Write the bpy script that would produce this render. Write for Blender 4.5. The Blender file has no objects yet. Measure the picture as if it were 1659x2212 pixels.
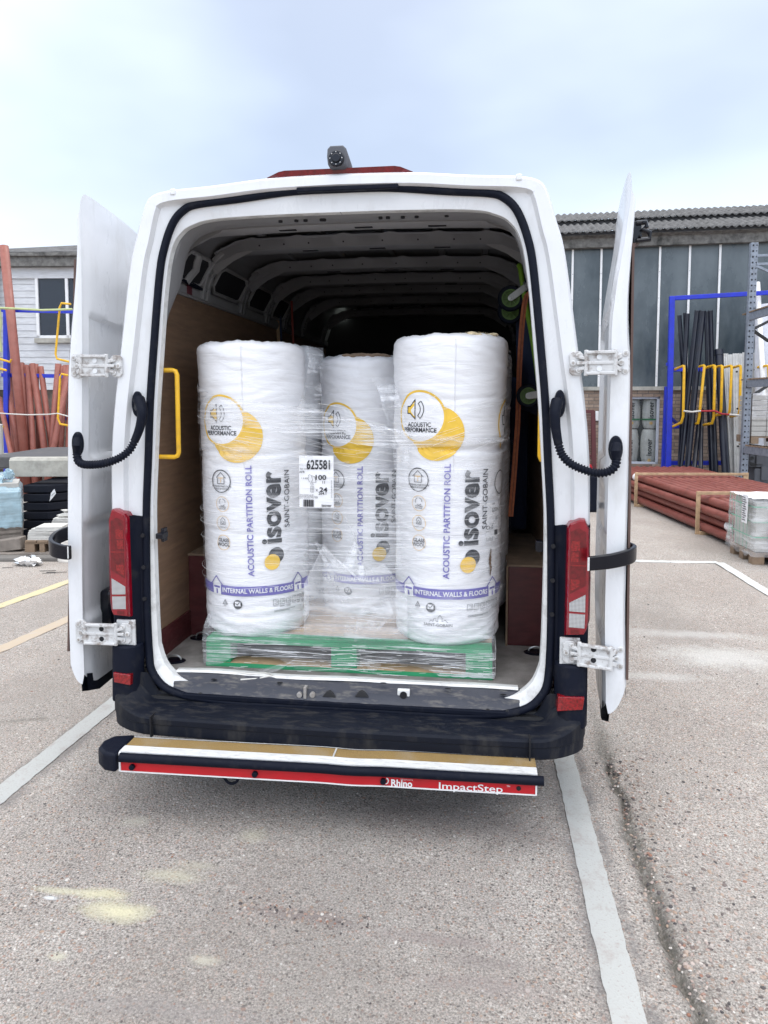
import bpy, bmesh, math, random
from math import sin, cos, pi, radians, sqrt, atan2, atan, tan, asin, exp, floor
from mathutils import Vector, Matrix, noise

# ------------------------------------------------------------------ camera
CAM = Vector((0.57, -2.87, 1.70)); YAW = radians(7.6); PITCH = -atan(117/1530)
FPX = 1530.0; PP = (829.5, 985.0)          # focal length and principal point in 1659x2212 photo pixels
scene = bpy.context.scene
cd = bpy.data.cameras.new('camera'); cam = bpy.data.objects.new('camera', cd)
scene.collection.objects.link(cam); scene.camera = cam
cd.sensor_width = 36; cd.lens = 36*FPX/2212; cd.shift_y = -(1106-PP[1])/2212
cd.clip_start = 0.05; cd.clip_end = 2000
FW = Vector((-sin(YAW)*cos(PITCH), cos(YAW)*cos(PITCH), sin(PITCH)))
RT = Vector((cos(YAW), sin(YAW), 0)); UP = RT.cross(FW)
cam.matrix_world = Matrix.Translation(CAM) @ Matrix((RT, UP, -FW)).transposed().to_4x4()

# ------------------------------------------------------------------ world, sun, exposure
w = bpy.data.worlds.new('World'); scene.world = w; w.use_nodes = True
nt = w.node_tree; nt.nodes.clear(); N = nt.nodes.new; LK = nt.links.new
SUN_EL, SUN_AZ = 64, 12
tc = N('ShaderNodeTexCoord'); sky = N('ShaderNodeTexSky'); sky.sky_type = 'NISHITA'; sky.sun_disc = False
sky.sun_elevation = radians(SUN_EL); sky.sun_rotation = radians(SUN_AZ); sky.air_density = 1.0; sky.dust_density = 2.0
mp = N('ShaderNodeMapping'); mp.inputs['Scale'].default_value = (1.0, 1.0, 2.2); mp.inputs['Location'].default_value = (3.1, 0.4, 1.7)
LK(tc.outputs['Generated'], mp.inputs[0])
n1 = N('ShaderNodeTexNoise'); n1.inputs['Scale'].default_value = 1.5; n1.inputs['Detail'].default_value = 4; n1.inputs['Roughness'].default_value = 0.45
LK(mp.outputs[0], n1.inputs['Vector'])
r1 = N('ShaderNodeValToRGB'); r1.color_ramp.elements[0].position = .36; r1.color_ramp.elements[1].position = .66
r1.color_ramp.elements[0].color = (.48,.48,.48,1); r1.color_ramp.elements[1].color = (1,1,1,1)
LK(n1.outputs['Fac'], r1.inputs[0])
sx = N('ShaderNodeSeparateXYZ'); LK(tc.outputs['Generated'], sx.inputs[0])
# CIE-like overcast: the cloud sheet is brighter towards the zenith
gr = N('ShaderNodeValToRGB'); e = gr.color_ramp.elements
e[0].position = 0.0; e[0].color = (.45,.485,.51,1); e[1].position = 1.0; e[1].color = (1.15,1.16,1.18,1)
k = e.new(.14); k.color = (.43,.475,.515,1); k = e.new(.30); k.color = (.37,.43,.53,1); k = e.new(.50); k.color = (.40,.45,.54,1); k = e.new(.7); k.color = (.95,.96,.99,1)
LK(sx.outputs['Z'], gr.inputs[0])
# extra sky brightness added behind the camera to light the rolls and van rear
mr = N('ShaderNodeMapRange'); mr.inputs['From Min'].default_value = .15; mr.inputs['From Max'].default_value = -.75; mr.inputs['To Min'].default_value = 21.0; mr.inputs['To Max'].default_value = 37.0
LK(sx.outputs['Y'], mr.inputs['Value'])
cs = N('ShaderNodeVectorMath'); cs.operation = 'SCALE'; vb = N('ShaderNodeMapRange'); vb.inputs['From Min'].default_value = .40; vb.inputs['From Max'].default_value = .68; vb.inputs['To Min'].default_value = 1.02; vb.inputs['To Max'].default_value = 1.16; LK(n1.outputs['Fac'], vb.inputs['Value'])
mu = N('ShaderNodeMath'); mu.operation = 'MULTIPLY'; LK(mr.outputs[0], mu.inputs[0]); LK(vb.outputs[0], mu.inputs[1]); LK(mu.outputs[0], cs.inputs['Scale'])
LK(gr.outputs[0], cs.inputs[0])
mx = N('ShaderNodeMix'); mx.data_type = 'RGBA'
LK(r1.outputs[0], mx.inputs[0]); LK(sky.outputs[0], mx.inputs[6]); LK(cs.outputs[0], mx.inputs[7])
bg = N('ShaderNodeBackground'); bg.inputs[1].default_value = 0.10
LK(mx.outputs[2], bg.inputs[0]); wo = N('ShaderNodeOutputWorld'); LK(bg.outputs[0], wo.inputs[0])
sd = bpy.data.lights.new('sun', 'SUN'); sun = bpy.data.objects.new('sun', sd); scene.collection.objects.link(sun)
sd.energy = 0.8; sd.angle = radians(25); sd.color = (1, .965, .92)
_el, _az = radians(SUN_EL), radians(SUN_AZ)
sun.rotation_euler = Vector((sin(_az)*cos(_el), cos(_az)*cos(_el), sin(_el))).to_track_quat('Z', 'Y').to_euler()
sun.location = (0, -3, 12)
scene.view_settings.view_transform = 'Standard'; scene.view_settings.look = 'None'
scene.view_settings.exposure = 0.16; scene.view_settings.gamma = 1; scene.view_settings.use_curve_mapping = False
scene.render.engine = 'CYCLES'
cy = scene.cycles; cy.use_denoising = True; cy.max_bounces = 7; cy.diffuse_bounces = 4; cy.transparent_max_bounces = 14
cy.glossy_bounces = 4; cy.transmission_bounces = 6; cy.sample_clamp_indirect = 8; cy.caustics_reflective = False; cy.caustics_refractive = False

# ------------------------------------------------------------------ measuring helper
def at(px, py, X=None, Y=None, Z=None, P=None, Nn=None):
    """the point of the place seen at photo pixel (px,py) on the plane X=, Y=, Z= or through P with normal Nn"""
    d = FW*FPX + RT*(px-PP[0]) + UP*(PP[1]-py)
    if P is not None: t = (Vector(P)-CAM).dot(Nn)/d.dot(Nn)
    elif Y is not None: t = (Y-CAM.y)/d.y
    elif Z is not None: t = (Z-CAM.z)/d.z
    else: t = (X-CAM.x)/d.x
    return CAM + d*t
class Frame:
    """a vertical plane in the place: s runs along it, off is towards the camera side"""
    def __init__(self, px, depth, ang):
        d = FW*FPX + RT*(px-PP[0]) + UP*(PP[1]-868); h = Vector((-sin(YAW), cos(YAW), 0))
        p = CAM + d*(depth/d.dot(h)); self.o = Vector((p.x, p.y, 0)); self.a = radians(ang)
        self.e = Vector((cos(self.a), sin(self.a), 0)); self.n = Vector((sin(self.a), -cos(self.a), 0))
    def sz(self, px, py, off=0):
        q = at(px, py, P=self.o+self.n*off, Nn=self.n); return (q-self.o).dot(self.e), q.z
    def w(self, s, off, z): return self.o + self.e*s + self.n*off + Vector((0, 0, z))
RB = Frame(1400, 15.3, -2.3)      # glazed industrial building on the right
LB = Frame(75, 15.0, 6.0)         # white boarded building on the left

# ------------------------------------------------------------------ mesh helpers
COL = scene.collection
class MB:
    def __init__(self): self.v = []; self.f = []
    def add(self, vs, fs):
        b = len(self.v); self.v += [tuple(p) for p in vs]; self.f += [tuple(b+i for i in f) for f in fs]; return self
    def box(self, x0, x1, y0, y1, z0, z1, M=None):
        vs = [Vector((x, y, z)) for z in (z0, z1) for y in (y0, y1) for x in (x0, x1)]
        if M: vs = [M @ p for p in vs]
        return self.add(vs, [(0,2,3,1),(4,5,7,6),(0,1,5,4),(2,6,7,3),(0,4,6,2),(1,3,7,5)])
    def bar(self, a, b, wd, ht, up=(0,0,1)):
        a, b = Vector(a), Vector(b); d = (b-a); L = d.length; d.normalize(); u = Vector(up)
        s = d.cross(u)
        if s.length < 1e-4: s = d.cross(Vector((1,0,0)))
        s.normalize(); u = s.cross(d)
        M = Matrix((s, d, u)).transposed().to_4x4(); M.translation = a
        return self.box(-wd/2, wd/2, 0, L, -ht/2, ht/2, M)
    def tube(self, pts, r, n=10, cap=True, flat=1.0):
        pts = [Vector(p) for p in pts]; rr = r if isinstance(r, (list, tuple)) else [r]*len(pts)
        t0 = (pts[1]-pts[0]).normalized(); up = Vector((0,0,1)) if abs(t0.z) < .9 else Vector((1,0,0))
        u = t0.cross(up).normalized(); vs = []; fs = []
        for i, p in enumerate(pts):
            t = (pts[min(i+1, len(pts)-1)]-pts[max(i-1, 0)]).normalized()
            u = (u - t*u.dot(t)).normalized(); v = t.cross(u)
            for k in range(n):
                a = 2*pi*k/n; vs.append(p + (u*cos(a) + v*sin(a)*flat)*rr[i])
        for i in range(len(pts)-1):
            for k in range(n): fs.append((i*n+k, i*n+(k+1)%n, (i+1)*n+(k+1)%n, (i+1)*n+k))
        if cap: fs.append(tuple(range(n))[::-1]); fs.append(tuple((len(pts)-1)*n+k for k in range(n)))
        return self.add(vs, fs)
    def ring(self, pts, r, n=8):
        pts = [Vector(p) for p in pts]; m = len(pts); vs = []; fs = []; u = None
        for i, p in enumerate(pts):
            t = (pts[(i+1) % m]-pts[i-1]).normalized()
            if u is None: u = t.cross(Vector((0, 1, .1))).normalized()
            u = (u-t*u.dot(t)).normalized(); v = t.cross(u)
            for k in range(n): a = 2*pi*k/n; vs.append(p+(u*cos(a)+v*sin(a))*r)
        for i in range(m):
            j = (i+1) % m
            for k in range(n): fs.append((i*n+k, i*n+(k+1)%n, j*n+(k+1)%n, j*n+k))
        return self.add(vs, fs)
    def grid(self, nx, ny, fn, wrap=False):
        vs = [fn(i, j) for j in range(ny) for i in range(nx)]
        fs = [(j*nx+i, j*nx+(i+1)%nx, (j+1)*nx+(i+1)%nx, (j+1)*nx+i) for j in range(ny-1) for i in range(nx if wrap else nx-1)]
        return self.add(vs, fs)
    def prism(self, poly, fn, t0, t1):
        m = len(poly)
        return self.add([fn(p[0], p[1], t0) for p in poly]+[fn(p[0], p[1], t1) for p in poly],
            [tuple(range(m))[::-1], tuple(range(m, 2*m))]+[(i, (i+1)%m, m+(i+1)%m, m+i) for i in range(m)])
    def cyl(self, a, b, r, n=16): return self.tube([a, b], r, n)
    def ball(self, c, r, n=10, m=7):
        c = Vector(c); r = Vector((r, r, r)) if isinstance(r, (int, float)) else Vector(r)
        return self.grid(n, m, lambda i, j: c+Vector((r.x*cos(2*pi*i/n)*sin(pi*max(.02, min(.98, j/(m-1)))), r.y*sin(2*pi*i/n)*sin(pi*max(.02, min(.98, j/(m-1)))), -r.z*cos(pi*j/(m-1)))), True)
def loop_mesh(loops, closed=False):
    """skin between loops of equal length"""
    mb = MB(); n = len(loops[0])
    mb.v = [tuple(p) for L in loops for p in L]
    for j in range(len(loops)-1):
        for i in range(n if closed else n-1):
            mb.f.append((j*n+i, j*n+(i+1)%n, (j+1)*n+(i+1)%n, (j+1)*n+i))
    return mb
def obj(name, mb, m, parent=None, smooth=False, bevel=0, local=False, solid=0, bseg=2, ang=40):
    me = bpy.data.meshes.new(name); me.from_pydata([tuple(p) for p in mb.v], [], mb.f)
    me.validate(); bm = bmesh.new(); bm.from_mesh(me); bmesh.ops.recalc_face_normals(bm, faces=bm.faces); bm.to_mesh(me); bm.free()
    me.materials.append(m); o = bpy.data.objects.new(name, me); COL.objects.link(o)
    if smooth:
        me.polygons.foreach_set('use_smooth', [True]*len(me.polygons)); me.update()
        try: me.set_sharp_from_angle(angle=radians(ang))
        except Exception: pass
    if solid: md = o.modifiers.new('solid', 'SOLIDIFY'); md.thickness = solid; md.offset = 0
    if bevel: md = o.modifiers.new('bevel', 'BEVEL'); md.width = bevel; md.segments = bseg; md.limit_method = 'ANGLE'; md.angle_limit = radians(50)
    if parent:
        o.parent = parent
        if parent.type == 'EMPTY' and not local: o.location = -parent.location
    return o
def tag(o, label, cat, group=None):
    o['label'] = label; o['category'] = cat
    if group: o['group'] = group
    return o
def thing(name, label, cat, loc=(0,0,0), rz=0, group=None):
    o = bpy.data.objects.new(name, None); COL.objects.link(o); o.location = loc; o.rotation_euler = (0,0,rz)
    o.empty_display_size = .2
    return tag(o, label, cat, group)
def kind(o, k): o['kind'] = k; return o
def copy_tree(o, parent=None):
    c = o.copy(); COL.objects.link(c)
    if parent is not None: c.parent = parent
    for ch in [x for x in COL.objects if x.parent == o and x is not c]:
        copy_tree(ch, c)
    return c
def text_mesh(body, size, bold=0.0, align='CENTER', spacing=1.0, squash=1.0, cut=None):
    """letters as flat faces in x,y; returned as (verts, faces)"""
    cu = bpy.data.curves.new('tmp', 'FONT'); cu.body = body; cu.size = size; cu.align_x = align; cu.align_y = 'CENTER'
    cu.offset = bold*size; cu.space_character = spacing; cu.resolution_u = 3; cu.fill_mode = 'FRONT'
    o = bpy.data.objects.new('tmp', cu); COL.objects.link(o)
    dg = bpy.context.evaluated_depsgraph_get(); dg.update(); me = bpy.data.meshes.new_from_object(o.evaluated_get(dg))
    bpy.data.objects.remove(o); bpy.data.curves.remove(cu)
    bm = bmesh.new(); bm.from_mesh(me); bpy.data.meshes.remove(me)
    if cut:
        ys = [v.co[1] for v in bm.verts]; xs = [v.co[0] for v in bm.verts]
        for ax, vals in ((0, xs), (1, ys)):
            if not vals: continue
            k = floor(min(vals)/cut)
            while k*cut < max(vals):
                nrm = (1,0,0) if ax == 0 else (0,1,0); co = (k*cut,0,0) if ax == 0 else (0,k*cut,0)
                bmesh.ops.bisect_plane(bm, geom=bm.verts[:]+bm.edges[:]+bm.faces[:], plane_co=co, plane_no=nrm); k += 1
    bm.verts.index_update()
    vs = [(v.co.x*squash, v.co.y) for v in bm.verts]; fs = [tuple(v.index for v in f.verts) for f in bm.faces]; bm.free()
    return vs, fs
def add_text(mb, fn, body, size, **k):
    vs, fs = text_mesh(body, size, **k); mb.add([fn(x, y) for x, y in vs], fs); return mb
def sm(a, b, x): t = max(0, min(1, (x-a)/(b-a))); return t*t*(3-2*t)
def lerp(a, b, t): return a+(b-a)*t
def fbm(x, y, z=0, o=3):
    s = 0; a = 1
    for i in range(o): s += a*noise.noise(Vector((x, y, z))); x *= 2.1; y *= 2.1; z *= 2.1; a *= .5
    return s
rnd = random.Random(7)

# ------------------------------------------------------------------ materials
def newmat(name):
    m = bpy.data.materials.new(name); m.use_nodes = True; nt = m.node_tree; nt.nodes.clear()
    o = nt.nodes.new('ShaderNodeOutputMaterial'); p = nt.nodes.new('ShaderNodeBsdfPrincipled'); nt.links.new(p.outputs[0], o.inputs[0])
    return m, nt, p, o
def tex(nt, kindn, scale, vec=None, **k):
    n = nt.nodes.new(kindn)
    if 'Scale' in n.inputs: n.inputs['Scale'].default_value = scale
    for a, b in k.items():
        if a in n.inputs: n.inputs[a].default_value = b
        else: setattr(n, a, b)
    if vec is not None: nt.links.new(vec, n.inputs['Vector'])
    return n
def coords(nt, sc=(1,1,1), rot=(0,0,0)):
    t = nt.nodes.new('ShaderNodeTexCoord'); m = nt.nodes.new('ShaderNodeMapping'); m.inputs['Scale'].default_value = sc
    m.inputs['Rotation'].default_value = rot; nt.links.new(t.outputs['Object'], m.inputs[0]); return m.outputs[0]
def ramp(nt, src, stops):
    r = nt.nodes.new('ShaderNodeValToRGB'); e = r.color_ramp.elements
    while len(e) < len(stops): e.new(.5)
    for i, (p, c) in enumerate(stops):
        e[i].position = p; e[i].color = (c, c, c, 1) if isinstance(c, (int, float)) else (*c, 1)
    nt.links.new(src, r.inputs[0]); return r.outputs[0]
def mixc(nt, f, a, b, bt='MIX'):
    m = nt.nodes.new('ShaderNodeMix'); m.data_type = 'RGBA'; m.blend_type = bt
    for i, s in ((0, f), (6, a), (7, b)):
        if isinstance(s, (int, float)): m.inputs[i].default_value = s if i == 0 else (s, s, s, 1)
        elif isinstance(s, tuple): m.inputs[i].default_value = (*s, 1)
        else: nt.links.new(s, m.inputs[i])
    return m.outputs[2]
def bump(nt, p, h, strength, dist=.01):
    b = nt.nodes.new('ShaderNodeBump'); b.inputs['Strength'].default_value = strength; b.inputs['Distance'].default_value = dist
    nt.links.new(h, b.inputs['Height']); nt.links.new(b.outputs[0], p.inputs['Normal'])
def mat(name, col, rough=.5, metal=0, dirt=None, dscale=4, damt=.5, dr=(.48,.72), ds=None, stretch=(1,1,1), var=.08, vscale=12, bmp=0, bscale=60, coat=0, spec=None):
    """principled with slow colour variation, optional dirt colour in patches and fine bump"""
    m, nt, p, o = newmat(name); c = coords(nt, stretch)
    n = tex(nt, 'ShaderNodeTexNoise', vscale, c, Detail=5)
    lo = tuple(x*(1-var) for x in col); hi = tuple(min(1, x*(1+var)) for x in col)
    base = mixc(nt, ramp(nt, n.outputs[0], [(.3, 0.), (.7, 1.)]), lo, hi)
    if dirt:
        d = tex(nt, 'ShaderNodeTexNoise', dscale, coords(nt, ds) if ds else c, Detail=8, Roughness=.65)
        base = mixc(nt, ramp(nt, d.outputs[0], [(dr[0], 0.), (dr[1], damt)]), base, dirt)
        rr = ramp(nt, d.outputs[0], [(.4, rough), (.7, min(1, rough+.3))]); nt.links.new(rr, p.inputs['Roughness'])
    else: p.inputs['Roughness'].default_value = rough
    nt.links.new(base, p.inputs['Base Color']); p.inputs['Metallic'].default_value = metal
    if coat: p.inputs['Coat Weight'].default_value = coat; p.inputs['Coat Roughness'].default_value = .08
    if spec is not None: p.inputs['Specular IOR Level'].default_value = spec
    if bmp:
        b = tex(nt, 'ShaderNodeTexNoise', bscale, c, Detail=6); bump(nt, p, b.outputs[0], bmp, .01)
    return m
M = {}
M['paint'] = mat('white van paint', (.71,.72,.74), .26, dirt=(.42,.40,.37), dscale=9, damt=.35, dr=(.54,.75), ds=(1,1,.35), var=.02, coat=.5)
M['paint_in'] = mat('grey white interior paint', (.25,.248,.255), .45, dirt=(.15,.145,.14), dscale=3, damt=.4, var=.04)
M['paint_shaded'] = mat('interior paint darkened for shade', (.17,.17,.18), .5, dirt=(.10,.10,.10), dscale=3, damt=.4, var=.05)  # darker copy of the interior paint, the deep van's shade put into its colour
M['flange'] = mat('chipped white sill paint', (.74,.74,.73), .4, dirt=(.28,.26,.24), dscale=16, damt=.55, var=.03)
M['rubber'] = mat('black rubber', (.004,.006,.014), .5, dirt=(.03,.03,.034), dscale=20, damt=.5, dr=(.55,.7), spec=.15)
M['blk'] = mat('black textured plastic', (.005,.007,.016), .5, dirt=(.035,.034,.034), dscale=9, damt=.5, dr=(.55,.72), bmp=.15, bscale=500, spec=.16)
M['gloss'] = mat('glossy black plastic', (.004,.005,.010), .2, coat=.08, spec=.3)
M['red_lens'] = mat('red tail lamp lens', (.22,.003,.012), .14, coat=.6, var=.2, vscale=30)
M['red_dark'] = mat('deep red lamp chamber', (.13,.002,.006), .25, coat=.4, var=.3, vscale=60)
M['red_bright'] = mat('bright red reflector', (.22,.004,.007), .2, coat=.6, var=.5, vscale=120)
M['hinge'] = mat('painted hinge casting', (.60,.60,.60), .42, dirt=(.12,.07,.04), dscale=26, damt=.75, dr=(.5,.66), bmp=.1)
M['bolt'] = mat('steel bolt', (.42,.40,.38), .4, metal=.4, dirt=(.2,.13,.08), dscale=30)
M['hole'] = mat('dark hole', (.006,.006,.009), .8)
M['ply'] = mat('plywood lining', (.20,.122,.075), .6, dirt=(.11,.066,.042), dscale=2.2, damt=.5, stretch=(1,.5,4), var=.14, vscale=14)
M['plybrown'] = mat('dark door lining edge', (.10,.06,.05), .7)
M['phenolic'] = mat('dark red film faced ply', (.072,.014,.016), .38, dirt=(.15,.08,.07), dscale=22, damt=.2, stretch=(1,1,3), var=.2)
M['floorm'] = mat('worn grey floor', (.20,.185,.175), .6, dirt=(.42,.40,.38), dscale=7, damt=.6, var=.2, bmp=.3, bscale=120)
M['alu'] = mat('dull aluminium', (.68,.68,.67), .5, metal=.25, dirt=(.36,.34,.31), dscale=22, damt=.6, dr=(.52,.7), stretch=(1,4,4))
M['steelbare'] = mat('bright zinc steel', (.42,.42,.41), .35, metal=.8)
M['yellow'] = mat('yellow powder coat', (.78,.44,.015), .35, dirt=(.3,.17,.04), dscale=14, damt=.5, var=.06)
M['tread'] = mat('sandy anti slip tread', (.36,.235,.085), .9, dirt=(.42,.36,.27), dscale=6, damt=.6, var=.25, vscale=260, bmp=.7, bscale=420)
M['redpaint'] = mat('red painted board', (.50,.006,.014), .35, dirt=(.30,.01,.012), dscale=5, damt=.4, var=.05)
M['white'] = mat('white plastic', (.78,.78,.78), .45, var=.03)
M['paper'] = mat('white paper', (.80,.80,.82), .7, var=.02)
M['ink'] = mat('dark grey print', (.025,.027,.034), .5)
M['inkblack'] = mat('black print', (.012,.012,.018), .5)
M['purple'] = mat('purple print', (.145,.13,.41), .45, var=.1)
M['yprint'] = mat('yellow print', (.78,.50,.055), .42, var=.1)
M['orangeprint'] = mat('thin ochre print', (.72,.47,.18), .5)
M['wool'] = mat('glass wool', (.70,.58,.38), .95, var=.3, vscale=40, bmp=1, bscale=70)
M['green'] = mat('green painted timber', (.018,.23,.095), .6, dirt=(.05,.29,.14), dscale=10, damt=.6, stretch=(.4,3,3), var=.2, bmp=.2)
M['timber'] = mat('pale timber', (.46,.32,.19), .7, dirt=(.30,.20,.12), dscale=8, damt=.6, stretch=(1,1,1), var=.2, bmp=.2, bscale=80)
M['timberdark'] = mat('weathered pallet timber', (.24,.17,.115), .8, dirt=(.13,.10,.08), dscale=8, damt=.7, var=.2, bmp=.3, bscale=80)
M['greywood'] = mat('grey weathered wood', (.22,.19,.165), .85, dirt=(.12,.10,.09), dscale=5, damt=.7, var=.2, bmp=.3, bscale=50)
M['lime'] = mat('lime green powder coat', (.17,.33,.025), .4, dirt=(.1,.15,.03), dscale=12)
M['limedark'] = mat('green castor hub', (.085,.165,.03), .5)
M['strap'] = mat('orange webbing', (.35,.105,.045), .75, var=.2, vscale=60, bmp=.3, bscale=400)
M['navy'] = mat('dark blue blanket', (.02,.03,.07), .9)
M['blue'] = mat('blue painted steel', (.012,.03,.50), .38, dirt=(.03,.04,.25), dscale=7, damt=.5)
M['galv'] = mat('galvanised steel', (.25,.28,.33), .45, metal=.35, dirt=(.14,.15,.17), dscale=9, damt=.6, var=.15, vscale=30)
M['pipe'] = mat('terracotta plastic pipe', (.27,.085,.062), .42, dirt=(.36,.16,.13), dscale=4, damt=.5, var=.12)
M['pipe2'] = mat('brown red plastic pipe', (.185,.047,.035), .42, dirt=(.26,.09,.07), dscale=3, damt=.5, var=.15, stretch=(1,1,1))
M['pvcblk'] = mat('black plastic gutter', (.006,.008,.020), .3, dirt=(.03,.03,.035), dscale=5)
M['pvcwht'] = mat('white plastic gutter', (.62,.62,.61), .4, dirt=(.42,.41,.39), dscale=5, damt=.5)
M['concrete'] = mat('cast concrete', (.40,.385,.34), .9, dirt=(.19,.18,.16), dscale=5, damt=.7, var=.12, bmp=.3, bscale=60)
M['fascia'] = mat('lichen stained concrete', (.17,.165,.155), .95, dirt=(.03,.03,.028), dscale=5, damt=1, var=.3, bmp=.6, bscale=30)
M['asbestos'] = mat('mossy cement roofing', (.12,.118,.118), .95, dirt=(.02,.02,.02), dscale=7, damt=1, var=.4, vscale=14, bmp=.6, bscale=40)
M['board'] = mat('white weatherboard', (.60,.61,.63), .6, dirt=(.38,.37,.35), dscale=2.5, damt=.5, stretch=(.6,1,3), var=.08)
M['slabblk'] = mat('black recycled slab', (.006,.008,.016), .6, dirt=(.03,.03,.033), dscale=3, damt=.4, bmp=.2, spec=.3)
M['slabtop'] = mat('dusty black slab', (.07,.07,.075), .8, dirt=(.14,.13,.125), dscale=3, damt=.6)
M['block'] = mat('pale concrete block', (.42,.41,.385), .9, dirt=(.30,.29,.27), dscale=8, damt=.5, bmp=.2)
M['slate'] = mat('white tile', (.58,.57,.54), .7, dirt=(.38,.36,.33), dscale=12, damt=.6)
M['rope'] = mat('white rope', (.62,.60,.56), .8)
M['redrope'] = mat('red rope', (.40,.03,.04), .8)
M['darkred'] = mat('oxide red steel', (.10,.025,.028), .6)
M['extred'] = mat('red cylinder paint', (.45,.01,.02), .35)
M['ringgreen'] = mat('green strap', (.10,.42,.26), .5)
M['greyplastic'] = mat('grey plastic crate', (.09,.095,.11), .6, dirt=(.14,.14,.15), dscale=5)
M['steeldark'] = mat('dark underbody steel', (.02,.02,.022), .7)
M['tyre'] = mat('tyre rubber', (.018,.018,.02), .8, bmp=.3)
M['foil'] = mat('crumpled foil wrapper', (.7,.7,.7), .25, metal=.6, bmp=.8, bscale=40)

def glassmat(name, tint, rough, alpha):
    m, nt, p, o = newmat(name); p.inputs['Base Color'].default_value = (*tint, 1); p.inputs['Roughness'].default_value = rough
    t = nt.nodes.new('ShaderNodeBsdfTransparent'); mx = nt.nodes.new('ShaderNodeMixShader'); mx.inputs[0].default_value = alpha
    nt.links.new(t.outputs[0], mx.inputs[1]); nt.links.new(p.outputs[0], mx.inputs[2]); nt.links.new(mx.outputs[0], o.inputs[0]); return m
M['glass'] = glassmat('window glass', (.03,.04,.05), .03, .45)
M['cabglass'] = glassmat('tinted cab glass', (.02,.025,.03), .03, .6)
def lens_mat():
    m, nt, p, o = newmat('clear ribbed lamp lens'); c = coords(nt)
    a = tex(nt, 'ShaderNodeTexWave', 60, c, wave_type='BANDS', bands_direction='X'); b = tex(nt, 'ShaderNodeTexWave', 60, c, wave_type='BANDS', bands_direction='Z')
    s = mixc(nt, .5, a.outputs[0], b.outputs[0]); nt.links.new(ramp(nt, s, [(.2, (.16,.15,.15)), (.8, (.62,.62,.62))]), p.inputs['Base Color'])
    p.inputs['Roughness'].default_value = .15; p.inputs['Coat Weight'].default_value = 1; bump(nt, p, s, .5, .004); return m
M['clear'] = lens_mat()
def film_mat(name, lo, hi, ang=0.06, tint=(.93,.94,.97), zs=60):
    """clear stretch film: streaky, mostly see-through, white where it is pulled into folds"""
    m, nt, p, o = newmat(name); c = coords(nt, (1.6, 1.6, zs), (0, ang, 0)); c2 = coords(nt, (5, 5, 9), (0, -.3, .2)); c3 = coords(nt, (2.2, 2.2, zs*3.2), (0, -ang*.7, 0))
    a = tex(nt, 'ShaderNodeTexNoise', 1.0, c, Detail=5, Roughness=.6, Distortion=.4); b = tex(nt, 'ShaderNodeTexNoise', 1.0, c2, Detail=6, Roughness=.6)
    d = tex(nt, 'ShaderNodeTexNoise', 1.0, c3, Detail=3)
    s = mixc(nt, .45, a.outputs[0], b.outputs[0]); s = mixc(nt, .3, s, d.outputs[0])
    f = ramp(nt, s, [(.40, lo), (.50, lo*1.4+.02), (.60, hi)])
    p.inputs['Base Color'].default_value = (*tint, 1); p.inputs['Roughness'].default_value = .22; p.inputs['Specular IOR Level'].default_value = .8
    bump(nt, p, s, .7, .02)
    t = nt.nodes.new('ShaderNodeBsdfTransparent'); mx = nt.nodes.new('ShaderNodeMixShader')
    nt.links.new(f, mx.inputs[0]); nt.links.new(t.outputs[0], mx.inputs[1]); nt.links.new(p.outputs[0], mx.inputs[2]); nt.links.new(mx.outputs[0], o.inputs[0]); return m
M['film'] = film_mat('clear stretch film', .02, .26, .05)
M['filmlow'] = film_mat('layered stretch film', .06, .58, .04, zs=80)
M['filmband'] = film_mat('gathered stretch film', .10, .80, .14, zs=110)
M['filmmilk'] = film_mat('slack milky film', .16, .48, .25, zs=7)
M['filmbag'] = film_mat('loose clear plastic', .10, .7, .5, zs=14)
M['filmblue'] = film_mat('pale blue stretch film', .5, .98, .12, tint=(.36,.52,.60), zs=16)
def roll_mat():
    m, nt, p, o = newmat('white polythene wrapper'); c = coords(nt, (2.2, 2.2, 15)); c2 = coords(nt, (6, 6, 11), (.3, .2, 0))
    a = tex(nt, 'ShaderNodeTexNoise', 1.4, c, Detail=7, Roughness=.6, Distortion=.8); b = tex(nt, 'ShaderNodeTexNoise', 1, c2, Detail=6, Distortion=1.5)
    s = mixc(nt, .4, a.outputs[0], b.outputs[0])
    nt.links.new(mixc(nt, ramp(nt, b.outputs[0], [(.45, 0.), (.8, .4)]), (.80,.80,.825), (.70,.70,.725)), p.inputs['Base Color'])
    p.inputs['Roughness'].default_value = .33; bump(nt, p, s, .5, .02); return m
M['rollw'] = roll_mat()
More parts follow.
